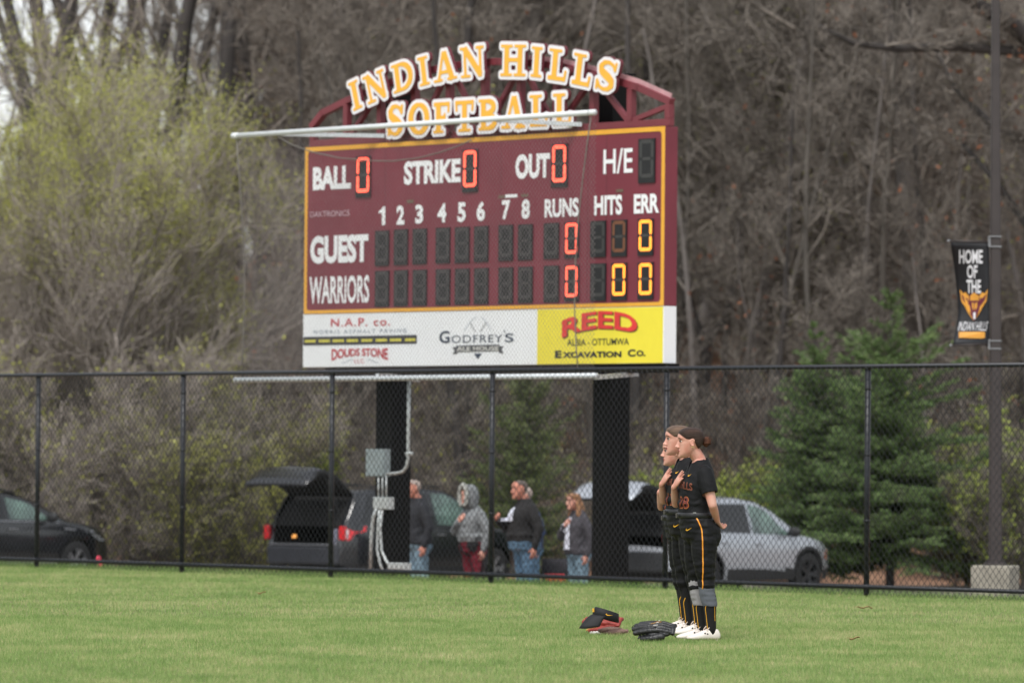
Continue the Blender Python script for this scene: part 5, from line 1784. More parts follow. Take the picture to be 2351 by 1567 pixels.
def person(loc, rz, label, skin, hair, hair_style, top, bottom, scale=1.0, bulk=1.0, voxel=.004, long_sleeves=False, knickers=False, top_z=.99,
           left_arm='down', right_arm='heart', yaw=0.0, pitch=0.0, group=None, shoe=None, detail=True, inner=None):
    root = empty('person', loc, label, 'person', group, rz)
    root.scale = (scale,) * 3
    cy, sy = math.cos(yaw), math.sin(yaw); cp, sp = math.cos(pitch), math.sin(pitch)
    HC = np.array([.130, 0, 1.556])
    def hp(p):
        x, y, z = p; x = x * 1.06 + (.004 if x > 0 else 0)
        x, z = x * cp - z * sp, x * sp + z * cp
        return (HC[0] + x * cy - y * sy, HC[1] + x * sy + y * cy, HC[2] + z)
    # joints
    sh = {1: np.array([.045, .160, 1.318]), -1: np.array([.045, -.160, 1.318])}
    for s in sh: sh[s] = sh[s] * np.array([1, 1 + (bulk - 1) * .5, 1])
    if left_arm == 'back':
        el = {1: np.array([.0, .232, 1.065])}; wr = {1: np.array([-.068, .118, .945])}; hd = {1: (np.array([-.42, -.66, -.45]), np.array([-.6, .1, .6]), 1, .45)}
    elif left_arm == 'front':
        el = {1: np.array([.06, .235, 1.07])}; wr = {1: np.array([.20, .09, .96])}; hd = {1: (np.array([.3, -.8, .2]), np.array([-1, 0, .2]), 1, .5)}
    else:
        el = {1: np.array([-.01, .225 * bulk, 1.06])}; wr = {1: np.array([.05, .225 * bulk, .83])}; hd = {1: (np.array([.2, 0, -1]), np.array([0, -1, 0]), 1, .3)}
    bx = (bulk - 1) * .12
    if right_arm == 'heart':
        el[-1] = np.array([.185 + bx, -.195, 1.075]); wr[-1] = np.array([.236 + bx, -.062, 1.205]); hd[-1] = (np.array([-.27, .64, .68]), np.array([-1, -.25, -.25]), -1, .05)
    elif right_arm == 'hold':
        el[-1] = np.array([.15 + bx, -.20, 1.06]); wr[-1] = np.array([.33 + bx, -.10, 1.17]); hd[-1] = (np.array([.5, .5, .6]), np.array([-.3, 1, 0]), -1, .7)
    else:
        el[-1] = np.array([.0, -.225 * bulk, 1.06]); wr[-1] = np.array([.05, -.225 * bulk, .83]); hd[-1] = (np.array([.2, 0, -1]), np.array([0, 1, 0]), -1, .3)
    hip = {1: np.array([.04, .088, .88]), -1: np.array([.05, -.088, .88])}
    kn = {1: np.array([.012, .092, .46]), -1: np.array([.040, -.088, .46])}
    an = {1: np.array([-.035, .092, .085]), -1: np.array([-.010, -.092, .085])}
    ab = .9 + .1 * bulk
    # ---- body
    mb = MB()
    mb.loft(torso_rings(.80, 1.42, -.004, bulk))
    limb(mb, [(.030, 0, 1.36), (.055, 0, 1.43), tuple(hp((-.024, 0, -.06)))], [.060, .052, .052])
    hr = [[hp(p) for p in head_ring(*h)] for h in smooth_heads()]
    mb.loft(hr)
    # nose, lips, chin, ears, cheek
    mb.loft([[hp(p) for p in ((.070, -.009, .022), (.083, 0, .024), (.070, .009, .022))], [hp(p) for p in ((.072, -.012, -.004), (.0955, 0, -.006), (.072, .012, -.004))],
             [hp(p) for p in ((.072, -.017, -.026), (.108, 0, -.024), (.072, .017, -.026))], [hp(p) for p in ((.073, -.015, -.041), (.094, 0, -.041), (.073, .015, -.041))]])
    mb.ellipsoid(hp((.099, 0, -.028)), (.0095, .010, .0095), nu=8, nv=6)
    for sd in (1, -1): mb.ellipsoid(hp((.086, sd * .012, -.034)), (.009, .007, .008), nu=8, nv=6)
    mb.ellipsoid(hp((.0765, 0, -.0580)), (.0105, .021, .0055), nu=10, nv=6); mb.ellipsoid(hp((.0745, 0, -.0690)), (.0105, .018, .0060), nu=10, nv=6)
    mb.ellipsoid(hp((.068, 0, -.104)), (.018, .022, .014), nu=10, nv=6)
    for sd in (1, -1):
        mb.tube([hp((-.012 + .015 * math.cos(a), sd * (.079 + .004 * math.cos(a + 2.6)), .0 + .026 * math.sin(a))) for a in np.linspace(-2.2, 2.9, 14)], .0045, 8); mb.ellipsoid(hp((-.012, sd * .073, -.002)), (.014, .006, .024), nu=10, nv=7); mb.ellipsoid(hp((-.005, sd * .075, -.029)), (.007, .006, .010), nu=8, nv=6)
        mb.ellipsoid(hp((.058, sd * .036, .036)), (.0205, .026, .008), nu=10, nv=6)
    for s in (1, -1):
        limb(mb, [sh[s], (sh[s] + el[s]) / 2 + np.array([0, .004 * s, 0]), el[s]], [.053 * ab, .044 * ab, .035 * ab])
        limb(mb, [el[s], el[s] + (wr[s] - el[s]) * .35, wr[s]], [.034 * ab, .034 * ab, .0235])
        dv, pn, ts, cu = hd[s]
        hand(mb, wr[s], dv, pn, ts, cu)
        if detail or True:
            limb(mb, [hip[s], (hip[s] + kn[s]) / 2, kn[s]], [.085, .070, .050]); limb(mb, [kn[s], kn[s] + (an[s] - kn[s]) * .35 + np.array([-.012, 0, 0]), an[s]], [.048, .047, .034])
    body = remeshed(mb, 'body', [skin, m_lip, m_brow, hair], root, voxel, 5 if voxel < .006 else 2)
    me = body.data
    n = len(me.polygons)
    ce = np.empty(n * 3, dtype=np.float32); me.polygons.foreach_get('center', ce); ce = ce.reshape(-1, 3)
    q = ce - HC; x = q[:, 0] * cy + q[:, 1] * sy; y = -q[:, 0] * sy + q[:, 1] * cy; z = q[:, 2]
    x, z = x * cp + z * sp, -x * sp + z * cp
    mi = np.zeros(n, dtype=np.int32)
    mi[(np.abs(y) < .020 - .8 * np.abs(z + .064)) & (z < -.0535) & (z > -.0745) & (x > .074)] = 1
    ay = np.abs(y)
    mi[(ay > .014) & (ay < .052) & (np.abs(z - (.036 - .25 * np.maximum(ay - .035, 0))) < .0042) & (x > .04)] = 2
    me.polygons.foreach_set('material_index', mi)
    for sd in (1, -1):
        mb = MB(); mb.ellipsoid(hp((.0640, sd * .034, .0125)), (.0125, .0145, .0052), nu=12, nv=8)
        mb.ellipsoid(hp((.0715, sd * .0375, .0125)), (.0066, .0105, .0058), nu=10, nv=6, mi=1)
        mb.ellipsoid(hp((.0665, sd * .0325, .0185)), (.0142, .0155, .0034), nu=10, nv=5, mi=1)
        mb.build('eye', [m_eyew, m_iris], root, smooth=True, local=True)
    # ---- hair
    def hair_shell(line, grow, nm='hair'):
        rings = [[p for p in head_ring(*h, grow=grow, n=56)] for h in smooth_heads(5) if h[0] > -.105]
        k = 56
        base = [p for h in smooth_heads(5) if h[0] > -.105 for p in head_ring(*h, grow=.0015, n=56)]
        vs = []
        for p, q in zip([p for r in rings for p in r], base):      # the hair thins out towards the hairline
            w = min(1, max(.0, (p[2] - float(np.interp(p[0], [t[0] for t in line], [t[1] for t in line]))) / .035)) ** .7
            vs.append(tuple(q[i] + (p[i] - q[i]) * w for i in range(3)))
        fs = []
        for i in range(len(rings) - 1):
            for j in range(k):
                a = i * k + j; b = i * k + (j + 1) % k
                c = np.mean([vs[a], vs[b], vs[b + k], vs[a + k]], axis=0)
                if c[2] > np.interp(c[0], [p[0] for p in line], [p[1] for p in line]): fs.append((a, b, b + k, a + k))
        last = (len(rings) - 1) * k
        fs.append(tuple(range(last, last + k)))
        m2 = MB(); m2.add([hp(p) for p in vs], fs)
        o = m2.build(nm, hair, root, smooth=True, local=True)
        bm_ = bmesh.new(); bm_.from_mesh(o.data); bmesh.ops.delete(bm_, geom=[v for v in bm_.verts if not v.link_faces], context='VERTS'); smooth_rim(bm_, 5); bm_.to_mesh(o.data); bm_.free()
        md = o.modifiers.new('s', 'SOLIDIFY'); md.thickness = .012; md.offset = -1
        return baked(o)
    PULL = [(-.12, -.085), (-.085, -.078), (-.062, -.060), (-.040, -.026), (-.028, .012), (-.008, .026), (.02, .024), (.045, .040), (.068, .062), (.085, .084), (.1, .1)]
    SHORT = [(-.12, -.08), (-.07, -.072), (-.034, -.03), (-.026, .016), (-.005, .03), (.02, .03), (.04, .06), (.06, .088), (.1, .1)]
    if hair_style in ('bun', 'pulled'):
        h0 = hair_shell(PULL, .0115)
        wrinkle(h0, .0016, lambda c: mnoise.noise((c.x * 12, c.y * 70, c.z * 70)))
        if hair_style == 'bun':
            mb = MB()
            mb.ellipsoid(hp((-.128, 0, .002)), (.036, .038, .041), nu=20, nv=14); mb.ellipsoid(hp((-.105, 0, .01)), (.022, .03, .03), nu=14, nv=9)
            b = remeshed(mb, 'hair_bun', m_hairbun, root, .004, 2)
            wrinkle(b, .008, lambda c: mnoise.noise((c.x * 40 + 3 * math.sin(c.z * 60), c.y * 40, c.z * 90)))
            rg = np.random.default_rng(3)
            mb = MB()
            for _ in range(46):
                a = rg.normal(0, 1, 3); a /= np.linalg.norm(a); a[0] = -abs(a[0]) * .8
                p0 = np.array([-.128, 0, .002]) + a * np.array([.03, .032, .034]); d = a + rg.normal(0, .7, 3)
                pts = [p0]
                for _k in range(4):
                    d = d + rg.normal(0, .45, 3); d /= np.linalg.norm(d); pts.append(pts[-1] + d * rg.uniform(.005, .012))
                mb.tube([hp(p) for p in pts], .0005, 4)
            for _ in range(26):
                p0 = np.array([rg.uniform(-.10, -.06), rg.uniform(-.04, .04), rg.uniform(-.09, -.05)]); d = np.array([-.6, rg.normal(0, .4), -.4])
                pts = [p0]
                for _k in range(4):
                    d = d + rg.normal(0, .4, 3); d /= np.linalg.norm(d); pts.append(pts[-1] + d * rg.uniform(.004, .010))
                mb.tube([hp(p) for p in pts], .0005, 4)
            mb.build('loose_strands', m_hairbun, root, local=True)
    elif hair_style in ('short', 'thin'):
        h0 = hair_shell(SHORT if hair_style == 'short' else [(a, b + .03) for a, b in SHORT], .006)
    elif hair_style == 'long':
        h0 = hair_shell(PULL, .012)
        mb = MB()
        limb(mb, [hp((-.05, 0, .05)), hp((-.085, 0, -.05)), hp((-.10, 0, -.14)), hp((-.115, .02, -.24)), hp((-.12, .02, -.32))], [.06, .072, .078, .065, .03])
        limb(mb, [hp((-.02, .06, .03)), hp((-.03, .082, -.07)), hp((-.03, .10, -.18)), hp((-.035, .10, -.27))], [.03, .032, .04, .02])
        limb(mb, [hp((-.02, -.06, .03)), hp((-.03, -.082, -.07)), hp((-.03, -.10, -.18)), hp((-.035, -.10, -.27))], [.03, .032, .04, .02])
        b = remeshed(mb, 'long_hair', hair, root, .008, 3)
        wrinkle(b, .008, lambda c: mnoise.noise((c.x * 30, c.y * 30, c.z * 6)))
    # ---- top
    mb = MB()
    g = .016 if not long_sleeves else .024
    mb.loft(torso_rings(top_z - .015, 1.45, g if long_sleeves else g * .8, bulk))
    if not long_sleeves:     # blouse over the belt
        mb.ellipsoid((.085, 0, 1.075), (.112 + g + .006, .146 + g + .006, .075), nu=24, nv=10)
        for sd in (1, -1): mb.ellipsoid((.132, sd * .068, 1.218), (.066, .068, .07), nu=14, nv=9)
    else:
        mb.ellipsoid((.055, 0, top_z + .06), (.150 * bulk + g, .182 * (1 + (bulk - 1) * .6) + g, .09), nu=24, nv=10)
    for s in (1, -1):
        k_end = .62 if not long_sleeves else 1.0
        e = sh[s] + (el[s] - sh[s]) * k_end
        limb(mb, [sh[s] + np.array([0, -.055 * s, .020]), sh[s] + np.array([0, -.005 * s, .0]), (sh[s] + e) / 2 + np.array([0, .004 * s, 0]), e], [.046 * ab + g * .3, .059 * ab + g * .3, .062 * ab + g * .3, .062 * ab + g * .2])
        if long_sleeves:
            limb(mb, [el[s], (el[s] + wr[s]) / 2, wr[s]], [.058, .054, .040])
    jer = remeshed(mb, 'jersey' if not long_sleeves else 'jacket', top, root, max(.006, voxel * 1.4), 3)
    if not long_sleeves:     # cut the sleeve ends and the neck hole flat
        bm_ = bmesh.new(); bm_.from_mesh(jer.data)
        for s in (1, -1):
            d = el[s] - sh[s]; d = d / np.linalg.norm(d)
            p0 = sh[s] + (el[s] - sh[s]) * .645
            kill = [v for v in bm_.verts if (np.dot(np.array(v.co) - p0, d) > 0 and np.linalg.norm(np.array(v.co) - p0) < .12 and np.linalg.norm(np.cross(np.array(v.co) - p0, d)) < .09 and (v.co.y * s > .168))]
            bmesh.ops.delete(bm_, geom=kill, context='VERTS')
        kill = [v for v in bm_.verts if v.co.z > 1.395 + .45 * max(0, .085 - v.co.x) and (v.co.x - .05) ** 2 + v.co.y ** 2 < .085 ** 2]
        kill += [v for v in bm_.verts if abs(v.co.y) < .012 * (v.co.z - 1.29) / .1 and v.co.x > .07 and v.co.z > 1.29]
        bmesh.ops.delete(bm_, geom=list(set(kill)), context='VERTS')
        smooth_rim(bm_)
        bm_.to_mesh(jer.data); bm_.free()
        md = jer.modifiers.new('s', 'SOLIDIFY'); md.thickness = .003; md.offset = -1
        baked(jer)
    jw = .0085 if voxel < .006 else .012
    wrinkle(jer, jw, lambda c: mnoise.noise((c.x * 9 + c.z * 7, c.y * 9 - c.z * 4, c.z * 11)) * (1.3 - 1.0 * min(1, max(0, (c.z - 1.05) / .25))) + .45 * mnoise.noise((c.x * 22, c.y * 22, c.z * 30 + c.y * 20)))
    # ---- trousers
    mb = MB()
    mb.loft(torso_rings(.80, 1.0 if not long_sleeves else max(.84, top_z), .008, bulk)); mb.ellipsoid((.03, 0, .83), (.135 * bulk, .168 * (1 + (bulk - 1) * .6), .10), nu=24, nv=10)
    for s in (1, -1): mb.ellipsoid((-.025, s * .078, .825), (.088 * bulk, .088, .115), nu=16, nv=10)
    for s in (1, -1):
        if knickers:
            cuff = kn[s] + (an[s] - kn[s]) * .17
            limb(mb, [hip[s] + np.array([-.008, 0, 0]), hip[s] + np.array([-.012, 0, -.14]), (hip[s] + kn[s]) / 2 + np.array([.002, 0, -.03]), kn[s] + np.array([0, 0, .05]), cuff], [.108, .107, .094, .076, .062])
        else:
            limb(mb, [hip[s], hip[s] + np.array([-.005, 0, -.15]), kn[s] + np.array([0, 0, .02]), an[s] + np.array([0, 0, .01])], [.105 * ab, .098 * ab, .078 * ab, .070 * ab])
    tro = remeshed(mb, 'trousers', bottom, root, max(.006, voxel * 1.4), 4)
    wrinkle(tro, .0075 if voxel < .006 else .010, lambda c: mnoise.noise((c.x * 7, c.y * 7, c.z * 24)) * (.5 + 1.1 * min(1, abs(c.z - .72) / .25)) + .4 * mnoise.noise((c.x * 20, c.y * 20, c.z * 46)))
    # ---- legs below, shoes
    if knickers:
        for s in (1, -1):
            mb = MB(); limb(mb, [kn[s] + (an[s] - kn[s]) * .05, kn[s] + (an[s] - kn[s]) * .36 + np.array([-.014, 0, 0]), kn[s] + (an[s] - kn[s]) * .68 + np.array([-.006, 0, 0]), an[s] + np.array([0, 0, -.02])], [.055, .057, .046, .039])
            so = mb.build('sock', m_sock, root, smooth=True, local=True)
            b2 = bvh_of(so)
            for a0, a1, z0, z1 in ((1.15, .62, .30, .10), (-2.6, -2.2, .32, .12), (2.75, 2.25, .31, .16), (-1.1, -.6, .30, .10)):
                pth = []
                for f in np.linspace(0, 1, 14):
                    a = (a0 + .75) * 1.0 if False else a0
                    bend = (1 - min(1, f * 4)) ** 2
                    aa = a1 + (a0 - a1) * bend + (.55 if a0 > 0 and a0 < 2 else (.5 if a0 < -2 else 0)) * 0
                    z = z0 + (z1 - z0) * f ** .9
                    ctr = kn[s] + (an[s] - kn[s]) * ((kn[s][2] - z) / (kn[s][2] - an[s][2]))
                    sgn = 1 if s > 0 else -1
                    d = np.array([math.cos(aa), math.sin(aa), 0])
                    pth.append((tuple(np.array([ctr[0], ctr[1], z]) + d * .2), tuple(-d)))
                strip_on(b2, pth, .006, m_goldp, 'gold_piping', so, None, .002)
    for s in (1, -1):
        prof = [(-.072, .012, .030, .02), (-.066, .027, .058, .01), (-.050, .034, .082, 0), (-.02, .036, .094, 0), (.02, .037, .094, 0), (.05, .040, .080, 0), (.09, .044, .062, 0), (.13, .047, .050, 0), (.165, .043, .040, 0), (.19, .033, .031, .004), (.203, .014, .022, .008)]
        rings = []
        yaw_s = .10 * s
        for (xx, w_, h_, zb) in prof:
            rg = []
            for a in np.linspace(0, 2 * math.pi, 21)[:-1]:
                ca, sa = math.cos(a), math.sin(a)
                yy = w_ * math.copysign(abs(ca) ** .7, ca); zz = zb + (h_ - zb) * .42 + ((h_ - zb) * .58 * sa if sa > 0 else (h_ - zb) * .42 * math.copysign(abs(sa) ** .55, sa))
                X_ = an[s][0] + xx * math.cos(yaw_s) - yy * math.sin(yaw_s); Y_ = an[s][1] + xx * math.sin(yaw_s) + yy * math.cos(yaw_s)
                rg.append((X_, Y_, zz + .012))
            rings.append(rg)
        mb = MB(); mb.loft(rings)
        so = mb.build('shoe', shoe or m_cleat, root, smooth=True, local=True)
        if knickers:
            mb = MB()
            for xx in (-.045, .02, .09, .15):
                for yy in (-.02, .02): mb.tube([(an[s][0] + xx, an[s][1] + yy, .014), (an[s][0] + xx, an[s][1] + yy, .0)], [.009, .006], 6)
            mb.build('stud', m_cleat, so, local=True)
            mb = MB()
            for i, xx in enumerate((.035, .055, .075, .095)):
                zt_ = .094 - (xx - .02) * .45
                mb.tube([(an[s][0] + xx, an[s][1] - .026, zt_ - .004), (an[s][0] + xx + .006, an[s][1], zt_ + .012), (an[s][0] + xx, an[s][1] + .026, zt_ - .004)], .004, 6)
            mb.tube([(an[s][0] + .03, an[s][1], .105), (an[s][0] + .05, an[s][1] + .025, .118), (an[s][0] + .07, an[s][1] + .035, .098)], .0035, 6)
            mb.tube([(an[s][0] + .03, an[s][1], .105), (an[s][0] + .02, an[s][1] + .03, .112), (an[s][0] + .05, an[s][1] + .045, .085)], .0035, 6)
            mb.build('lace', M('cream_lace', srgb(226, 206, 192), .7), so, smooth=True, local=True)
            mb = MB()
            for xx, zz in ((.045, .058), (.066, .064)):
                yw = float(np.interp(xx, [p[0] for p in prof], [p[1] for p in prof]))
                mb.box((an[s][0] + xx - .1 * s * .04, an[s][1] + .1 * s * xx + yw * .93, zz), (.011, .006, .011))
            mb.build('eyelet_mark', m_black, so, local=True)
    return root, jer, tro, dict(sh=sh, el=el, wr=wr, hip=hip, kn=kn, an=an, hp=hp)

m_hairbun = M('hair_bun_brown', srgb(82, 52, 38), .7, var=.5, scale=30, spec=.2)

def player(px, py, rz_deg, label, hair, style, number, scale=1.0, word_='INDIAN HILLS', sleeve=False, yaw=0.0, pitch=0.0):
    p = G(px, py)
    root, jer, tro, J = person(p, math.radians(rz_deg), label, m_skin, hair, style, m_jersey, m_pants, scale=scale, knickers=True, left_arm='back', group='softball players in black standing in line', yaw=yaw, pitch=pitch)
    bv = bvh_of(jer); bt = bvh_of(tro)
    print_text(bv, word_, -1.15, 1.12, 1.175, 1.235, M('copper_edge', srgb(132, 78, 50), .55), 'team_lettering', root, .018, .0035, .02)
    print_text(bv, word_, -1.13, 1.10, 1.181, 1.229, m_mprint_l, 'team_lettering', root, .0, .0055, .02)
    print_text(bv, number, .12, .95, 1.035, 1.135, M('number_edge', srgb(170, 96, 46), .55), 'jersey_number', root, .022, .0035)
    print_text(bv, number, .16, .91, 1.043, 1.127, m_mprint, 'jersey_number', root, .0, .0055)
    tick_on(bv, (-1, -.35, 0), (.6, .24, 1.285), (-.2, .9, .1), (0, 0, .8), .042, root, m_goldp)
    # trousers: side stripe, tick, fly seam
    for s in (1, -1):
        pth = []
        for z in np.linspace(.965, .40, 30):
            c = np.interp(z, [.40, .46, .88, .97], [J['kn'][s][0], J['kn'][s][0], J['hip'][s][0] - .005, .075])
            pth.append(((c + .038, s * .5, z), (0, -s, 0)))
        strip_on(bt, pth, .0110, m_orng, 'side_stripe', root, None, .003)
        strip_on(bt, pth, .0048, m_goldp, 'side_stripe', root, None, .0045)
    tick_on(bt, (-.55, -1, 0), (.40, .50, .86), (-.75, .42, .12), (0, 0, .62), .066, root, m_goldp)
    # belt
    z0 = .985
    mb = MB()
    rings = []
    for dz, g in ((-.021, .016), (-.019, .020), (.019, .020), (.021, .016)):
        rings.append([(q[0], q[1], z0 + dz) for q in torso_rings(z0, z0, g, 1.0, 40)[0]])
    mb.loft(rings, cap=False)
    belt = mb.build('belt', M('black_belt', srgb(30, 31, 34), .5, var=.1), root, smooth=True, local=True)
    fr = torso_rings(z0, z0, .030, 1.0, 40)[0]
    mb = MB(); mb.box(np.array(fr[0]) + np.array([.004, 0, -.004]), (.010, .045, .038)); mb.build('buckle', M('dark_buckle', srgb(64, 64, 62), .35, metal=.6), belt, local=True, bevel=.004)
    mb = MB(); c = np.array(fr[8]); t = np.array(fr[9]) - np.array(fr[7]); t /= np.linalg.norm(t)
    for a, b in (((-.012, -.022), (-.012, .022)), ((.012, -.022), (.012, .022)), ((-.012, .022), (.012, .022))):
        mb.bar(c + t * a[0] + np.array([0, 0, a[1]]), c + t * b[0] + np.array([0, 0, b[1]]), .004, .004)
    mb.build('belt_clip', M('bright_steel', srgb(176, 178, 178), .3, metal=.6), belt, local=True)
    if sleeve:
        for s, mt in ((1, m_gpad), (-1, m_gpad2)):
            k, a = J['kn'][s], J['an'][s]
            mb = MB(); limb(mb, [k + (a - k) * f + np.array([-.012 * (f > .3), 0, 0]) for f in (.0, .22, .46)], [.064, .0635, .0615])
            o = remeshed(mb, 'knee_sleeve', mt, root, .005, 1)
            bm_ = bmesh.new(); bm_.from_mesh(o.data)
            zlo = (k + (a - k) * .50)[2]
            bmesh.ops.delete(bm_, geom=[v for v in bm_.verts if v.co.z < zlo], context='VERTS'); smooth_rim(bm_); bm_.to_mesh(o.data); bm_.free()
            wrinkle(o, .003, lambda c: mnoise.noise((c.x * 16, c.y * 16, c.z * 40)))
    if style == 'bun':
        for dx in (0, -.012):
            mb = MB(); mb.tube([J['hp']((-.004 + dx + .004 * math.cos(a), .081, -.036 + .005 * math.sin(a))) for a in np.linspace(0, 5.5, 9)], .0011, 6)
            mb.build('earring', m_earr, root, smooth=True, local=True)
    return root
player(1616, 1470, 193, 'softball player with a dark hair bun nearest the camera, grey knee sleeve on her leg', m_hair1, 'bun', '28', sleeve=True, yaw=-.08, pitch=-.05, scale=1.0)
player(1587, 1458, 193, 'softball player with smooth pulled back hair, half hidden behind the player with the bun', m_hair2, 'pulled', '12', scale=1.015, yaw=-.06, pitch=-.04)
player(1576, 1447, 193, 'farthest softball player, face lowest of the three and mostly hidden by her teammates', m_hair1, 'pulled', '25', scale=.955, yaw=-.06, pitch=-.04)

# spectators beyond the fence ------------------------------------------------
m_denim = M('denim', srgb(88, 118, 144), .85, var=.2, scale=3, rgb2=srgb(100, 132, 158), bump=.2, bscale=120)
m_denim2 = M('pale_denim', srgb(122, 148, 164), .85, var=.07, scale=3, bump=.2, bscale=120)
m_jack1 = M('navy_black_jacket', srgb(36, 38, 44), .8, var=.2, scale=5)
m_jack2 = M('black_fleece', srgb(36, 35, 36), .9, var=.25, scale=6)
m_hood = M('grey_knit', srgb(128, 132, 134), .95, var=.2, scale=14, bump=.5, bscale=60)
m_coat = M('charcoal_coat', srgb(72, 70, 76), .85, var=.25, scale=6)
m_navy = M('navy_coat', srgb(46, 62, 94), .8, var=.2, scale=6)
m_shoe2 = M('brown_shoe', srgb(70, 58, 50), .7, var=.2)
m_fur = M('pale_fur', srgb(172, 174, 168), .95, var=.25, scale=25, bump=.8, bscale=60)
m_shirt = M('white_shirt', srgb(214, 218, 230), .8, var=.06)
def plaid():
    mt = M('maroon_plaid', srgb(130, 28, 44), .85, var=.1)
    nt = mt.node_tree; b = nt.nodes['Principled BSDF']
    tc = nt.nodes.new('ShaderNodeTexCoord'); wv = nt.nodes.new('ShaderNodeTexWave'); wv.bands_direction = 'DIAGONAL'; wv.inputs['Scale'].default_value = 3.6; wv.inputs['Distortion'].default_value = .6
    mp = nt.nodes.new('ShaderNodeMapping'); mp.inputs['Scale'].default_value = (1, 1, .02)
    rp = nt.nodes.new('ShaderNodeValToRGB'); rp.color_ramp.elements[0].position = .42; rp.color_ramp.elements[1].position = .56
    rp.color_ramp.elements[0].color = (*srgb(26, 24, 28), 1); rp.color_ramp.elements[1].color = (*srgb(112, 26, 42), 1)
    nt.links.new(tc.outputs['Object'], mp.inputs['Vector']); nt.links.new(mp.outputs[0], wv.inputs['Vector']); nt.links.new(wv.outputs[1], rp.inputs[0]); nt.links.new(rp.outputs[0], b.inputs['Base Color'])
    return mt
def bystander(px, D, head_y, h0, label, rz, **kw):
    """feet on the ground, scaled so that the head top meets the photo's height"""
    p = P(px, 1000, D); z = float(gz(p[0], p[1])) + .01
    top_ = P(px, head_y, D)[2]
    sc = (top_ - z) / 1.68
    return person((p[0], p[1], z), math.radians(rz), label, scale=sc, voxel=.009, long_sleeves=True, group='spectators behind the fence', detail=False, **kw)
def shirt_front(J, root, jer, z0, z1, wid):
    bv = bvh_of(jer); pts = []; n = 8
    for i in range(n + 1):
        z = z0 + (z1 - z0) * i / n
        w = wid * (1 - .25 * i / n)
        for f in (-1, -.5, 0, .5, 1):
            q = on_torso(bv, w * f, z, off=.006); pts.append(q or Vector((.2, 0, z)))
    mb = MB(); mb.add(pts, [(i * 5 + j, i * 5 + j + 1, i * 5 + 6 + j, i * 5 + 5 + j) for i in range(n) for j in range(4)])
    mb.build('shirt_front', m_shirt, root, local=True)
r_, j_, t_, J_ = bystander(970, 77.5, 1100, 0, 'white haired man in dark jacket and jeans behind the left scoreboard column', 200, skin=m_skin2, hair=m_hairw, hair_style='thin', top=m_jack1, bottom=m_denim2, bulk=1.12, shoe=m_shoe2, top_z=.86)
r_, j_, t_, J_ = bystander(1094, 77.5, 1118, 0, 'person in a grey knit hood and maroon striped trousers, hand on chest', 215, skin=m_skin, hair=m_hairb, hair_style='pulled', top=m_hood, bottom=plaid(), bulk=1.18, shoe=m_shoe2, top_z=.95)
hp = J_['hp']
mb = MB()       # hood: a shell around the head, open at the face
for zc in np.linspace(0, 1, 1):
    rings = []
    for i, (z, fx, bx, w) in enumerate([(-.17, .02, -.10, .10), (-.12, .04, -.12, .105), (-.06, .05, -.135, .108), (0, .055, -.14, .11), (.06, .055, -.135, .108), (.11, .05, -.12, .095), (.145, .03, -.09, .07), (.165, .0, -.05, .03)]):
        ring = []
        for a in np.linspace(.62, 2 * math.pi - .62, 22):
            c = (fx + bx) / 2
            ring.append(hp((c + (fx - bx) / 2 * 1.15 * math.cos(a), w * math.sin(a), z)))
        rings.append(ring)
    mb.loft(rings, cap=False, closed=False)
ho = mb.build('hood', m_hood, r_, smooth=True, local=True)
md = ho.modifiers.new('s', 'SOLIDIFY'); md.thickness = .03; baked(ho)
mb = MB()
path = [(.075, .085 * math.sin(a), .01 + .145 * -math.cos(a)) for a in np.linspace(.35, 2 * math.pi - .35, 22)]
mb.tube([hp(q) for q in path], .03, 10)
fu = remeshed(mb, 'fur_trim', m_fur, r_, .008, 1)
wrinkle(fu, .014, lambda c: mnoise.noise((c.x * 40, c.y * 40, c.z * 40)))
r_, j_, t_, J_ = bystander(1214, 76.5, 1101, 0, 'heavy man in black fleece jacket and blue jeans, hand raised to his chest', 205, skin=m_skin2, hair=m_hairg, hair_style='thin', top=m_jack2, bottom=m_denim, bulk=1.38, shoe=m_shoe2, top_z=.92, right_arm='hold')
shirt_front(J_, r_, j_, 1.16, 1.33, .42)
bystander(1224, 79.5, 1116, 0, 'person in a navy coat almost hidden behind the heavy man in black', 205, skin=m_skin, hair=m_hairw, hair_style='pulled', top=m_navy, bottom=m_denim, bulk=1.15, shoe=m_shoe2, top_z=.84)
r_, j_, t_, J_ = bystander(1335, 76, 1130, 0, 'woman with long brown hair in charcoal coat over a white shirt', 212, skin=m_skin, hair=m_hairb, hair_style='long', top=m_coat, bottom=m_denim2, bulk=1.05, shoe=m_shoe2, top_z=.84)
shirt_front(J_, r_, j_, .90, 1.34, .40)
# ------------------------------------------------------------------ gear on the grass
m_redlea = M('red_leather', srgb(150, 58, 50), .5, var=.15, scale=20, bump=.3, bscale=60)
m_blklea = M('black_leather', srgb(28, 29, 31), .42, var=.2, scale=16, bump=.4, bscale=50, spec=.6)
m_brnlea = M('brown_leather', srgb(128, 102, 92), .7, var=.2, scale=16, bump=.4, bscale=50)
m_tanlace = M('tan_lace', srgb(176, 132, 70), .7, var=.2)
m_visor = M('black_visor_cloth', srgb(22, 23, 26), .7, var=.15, scale=30)
m_whlea = M('white_leather', srgb(228, 224, 220), .5, var=.06, scale=14)

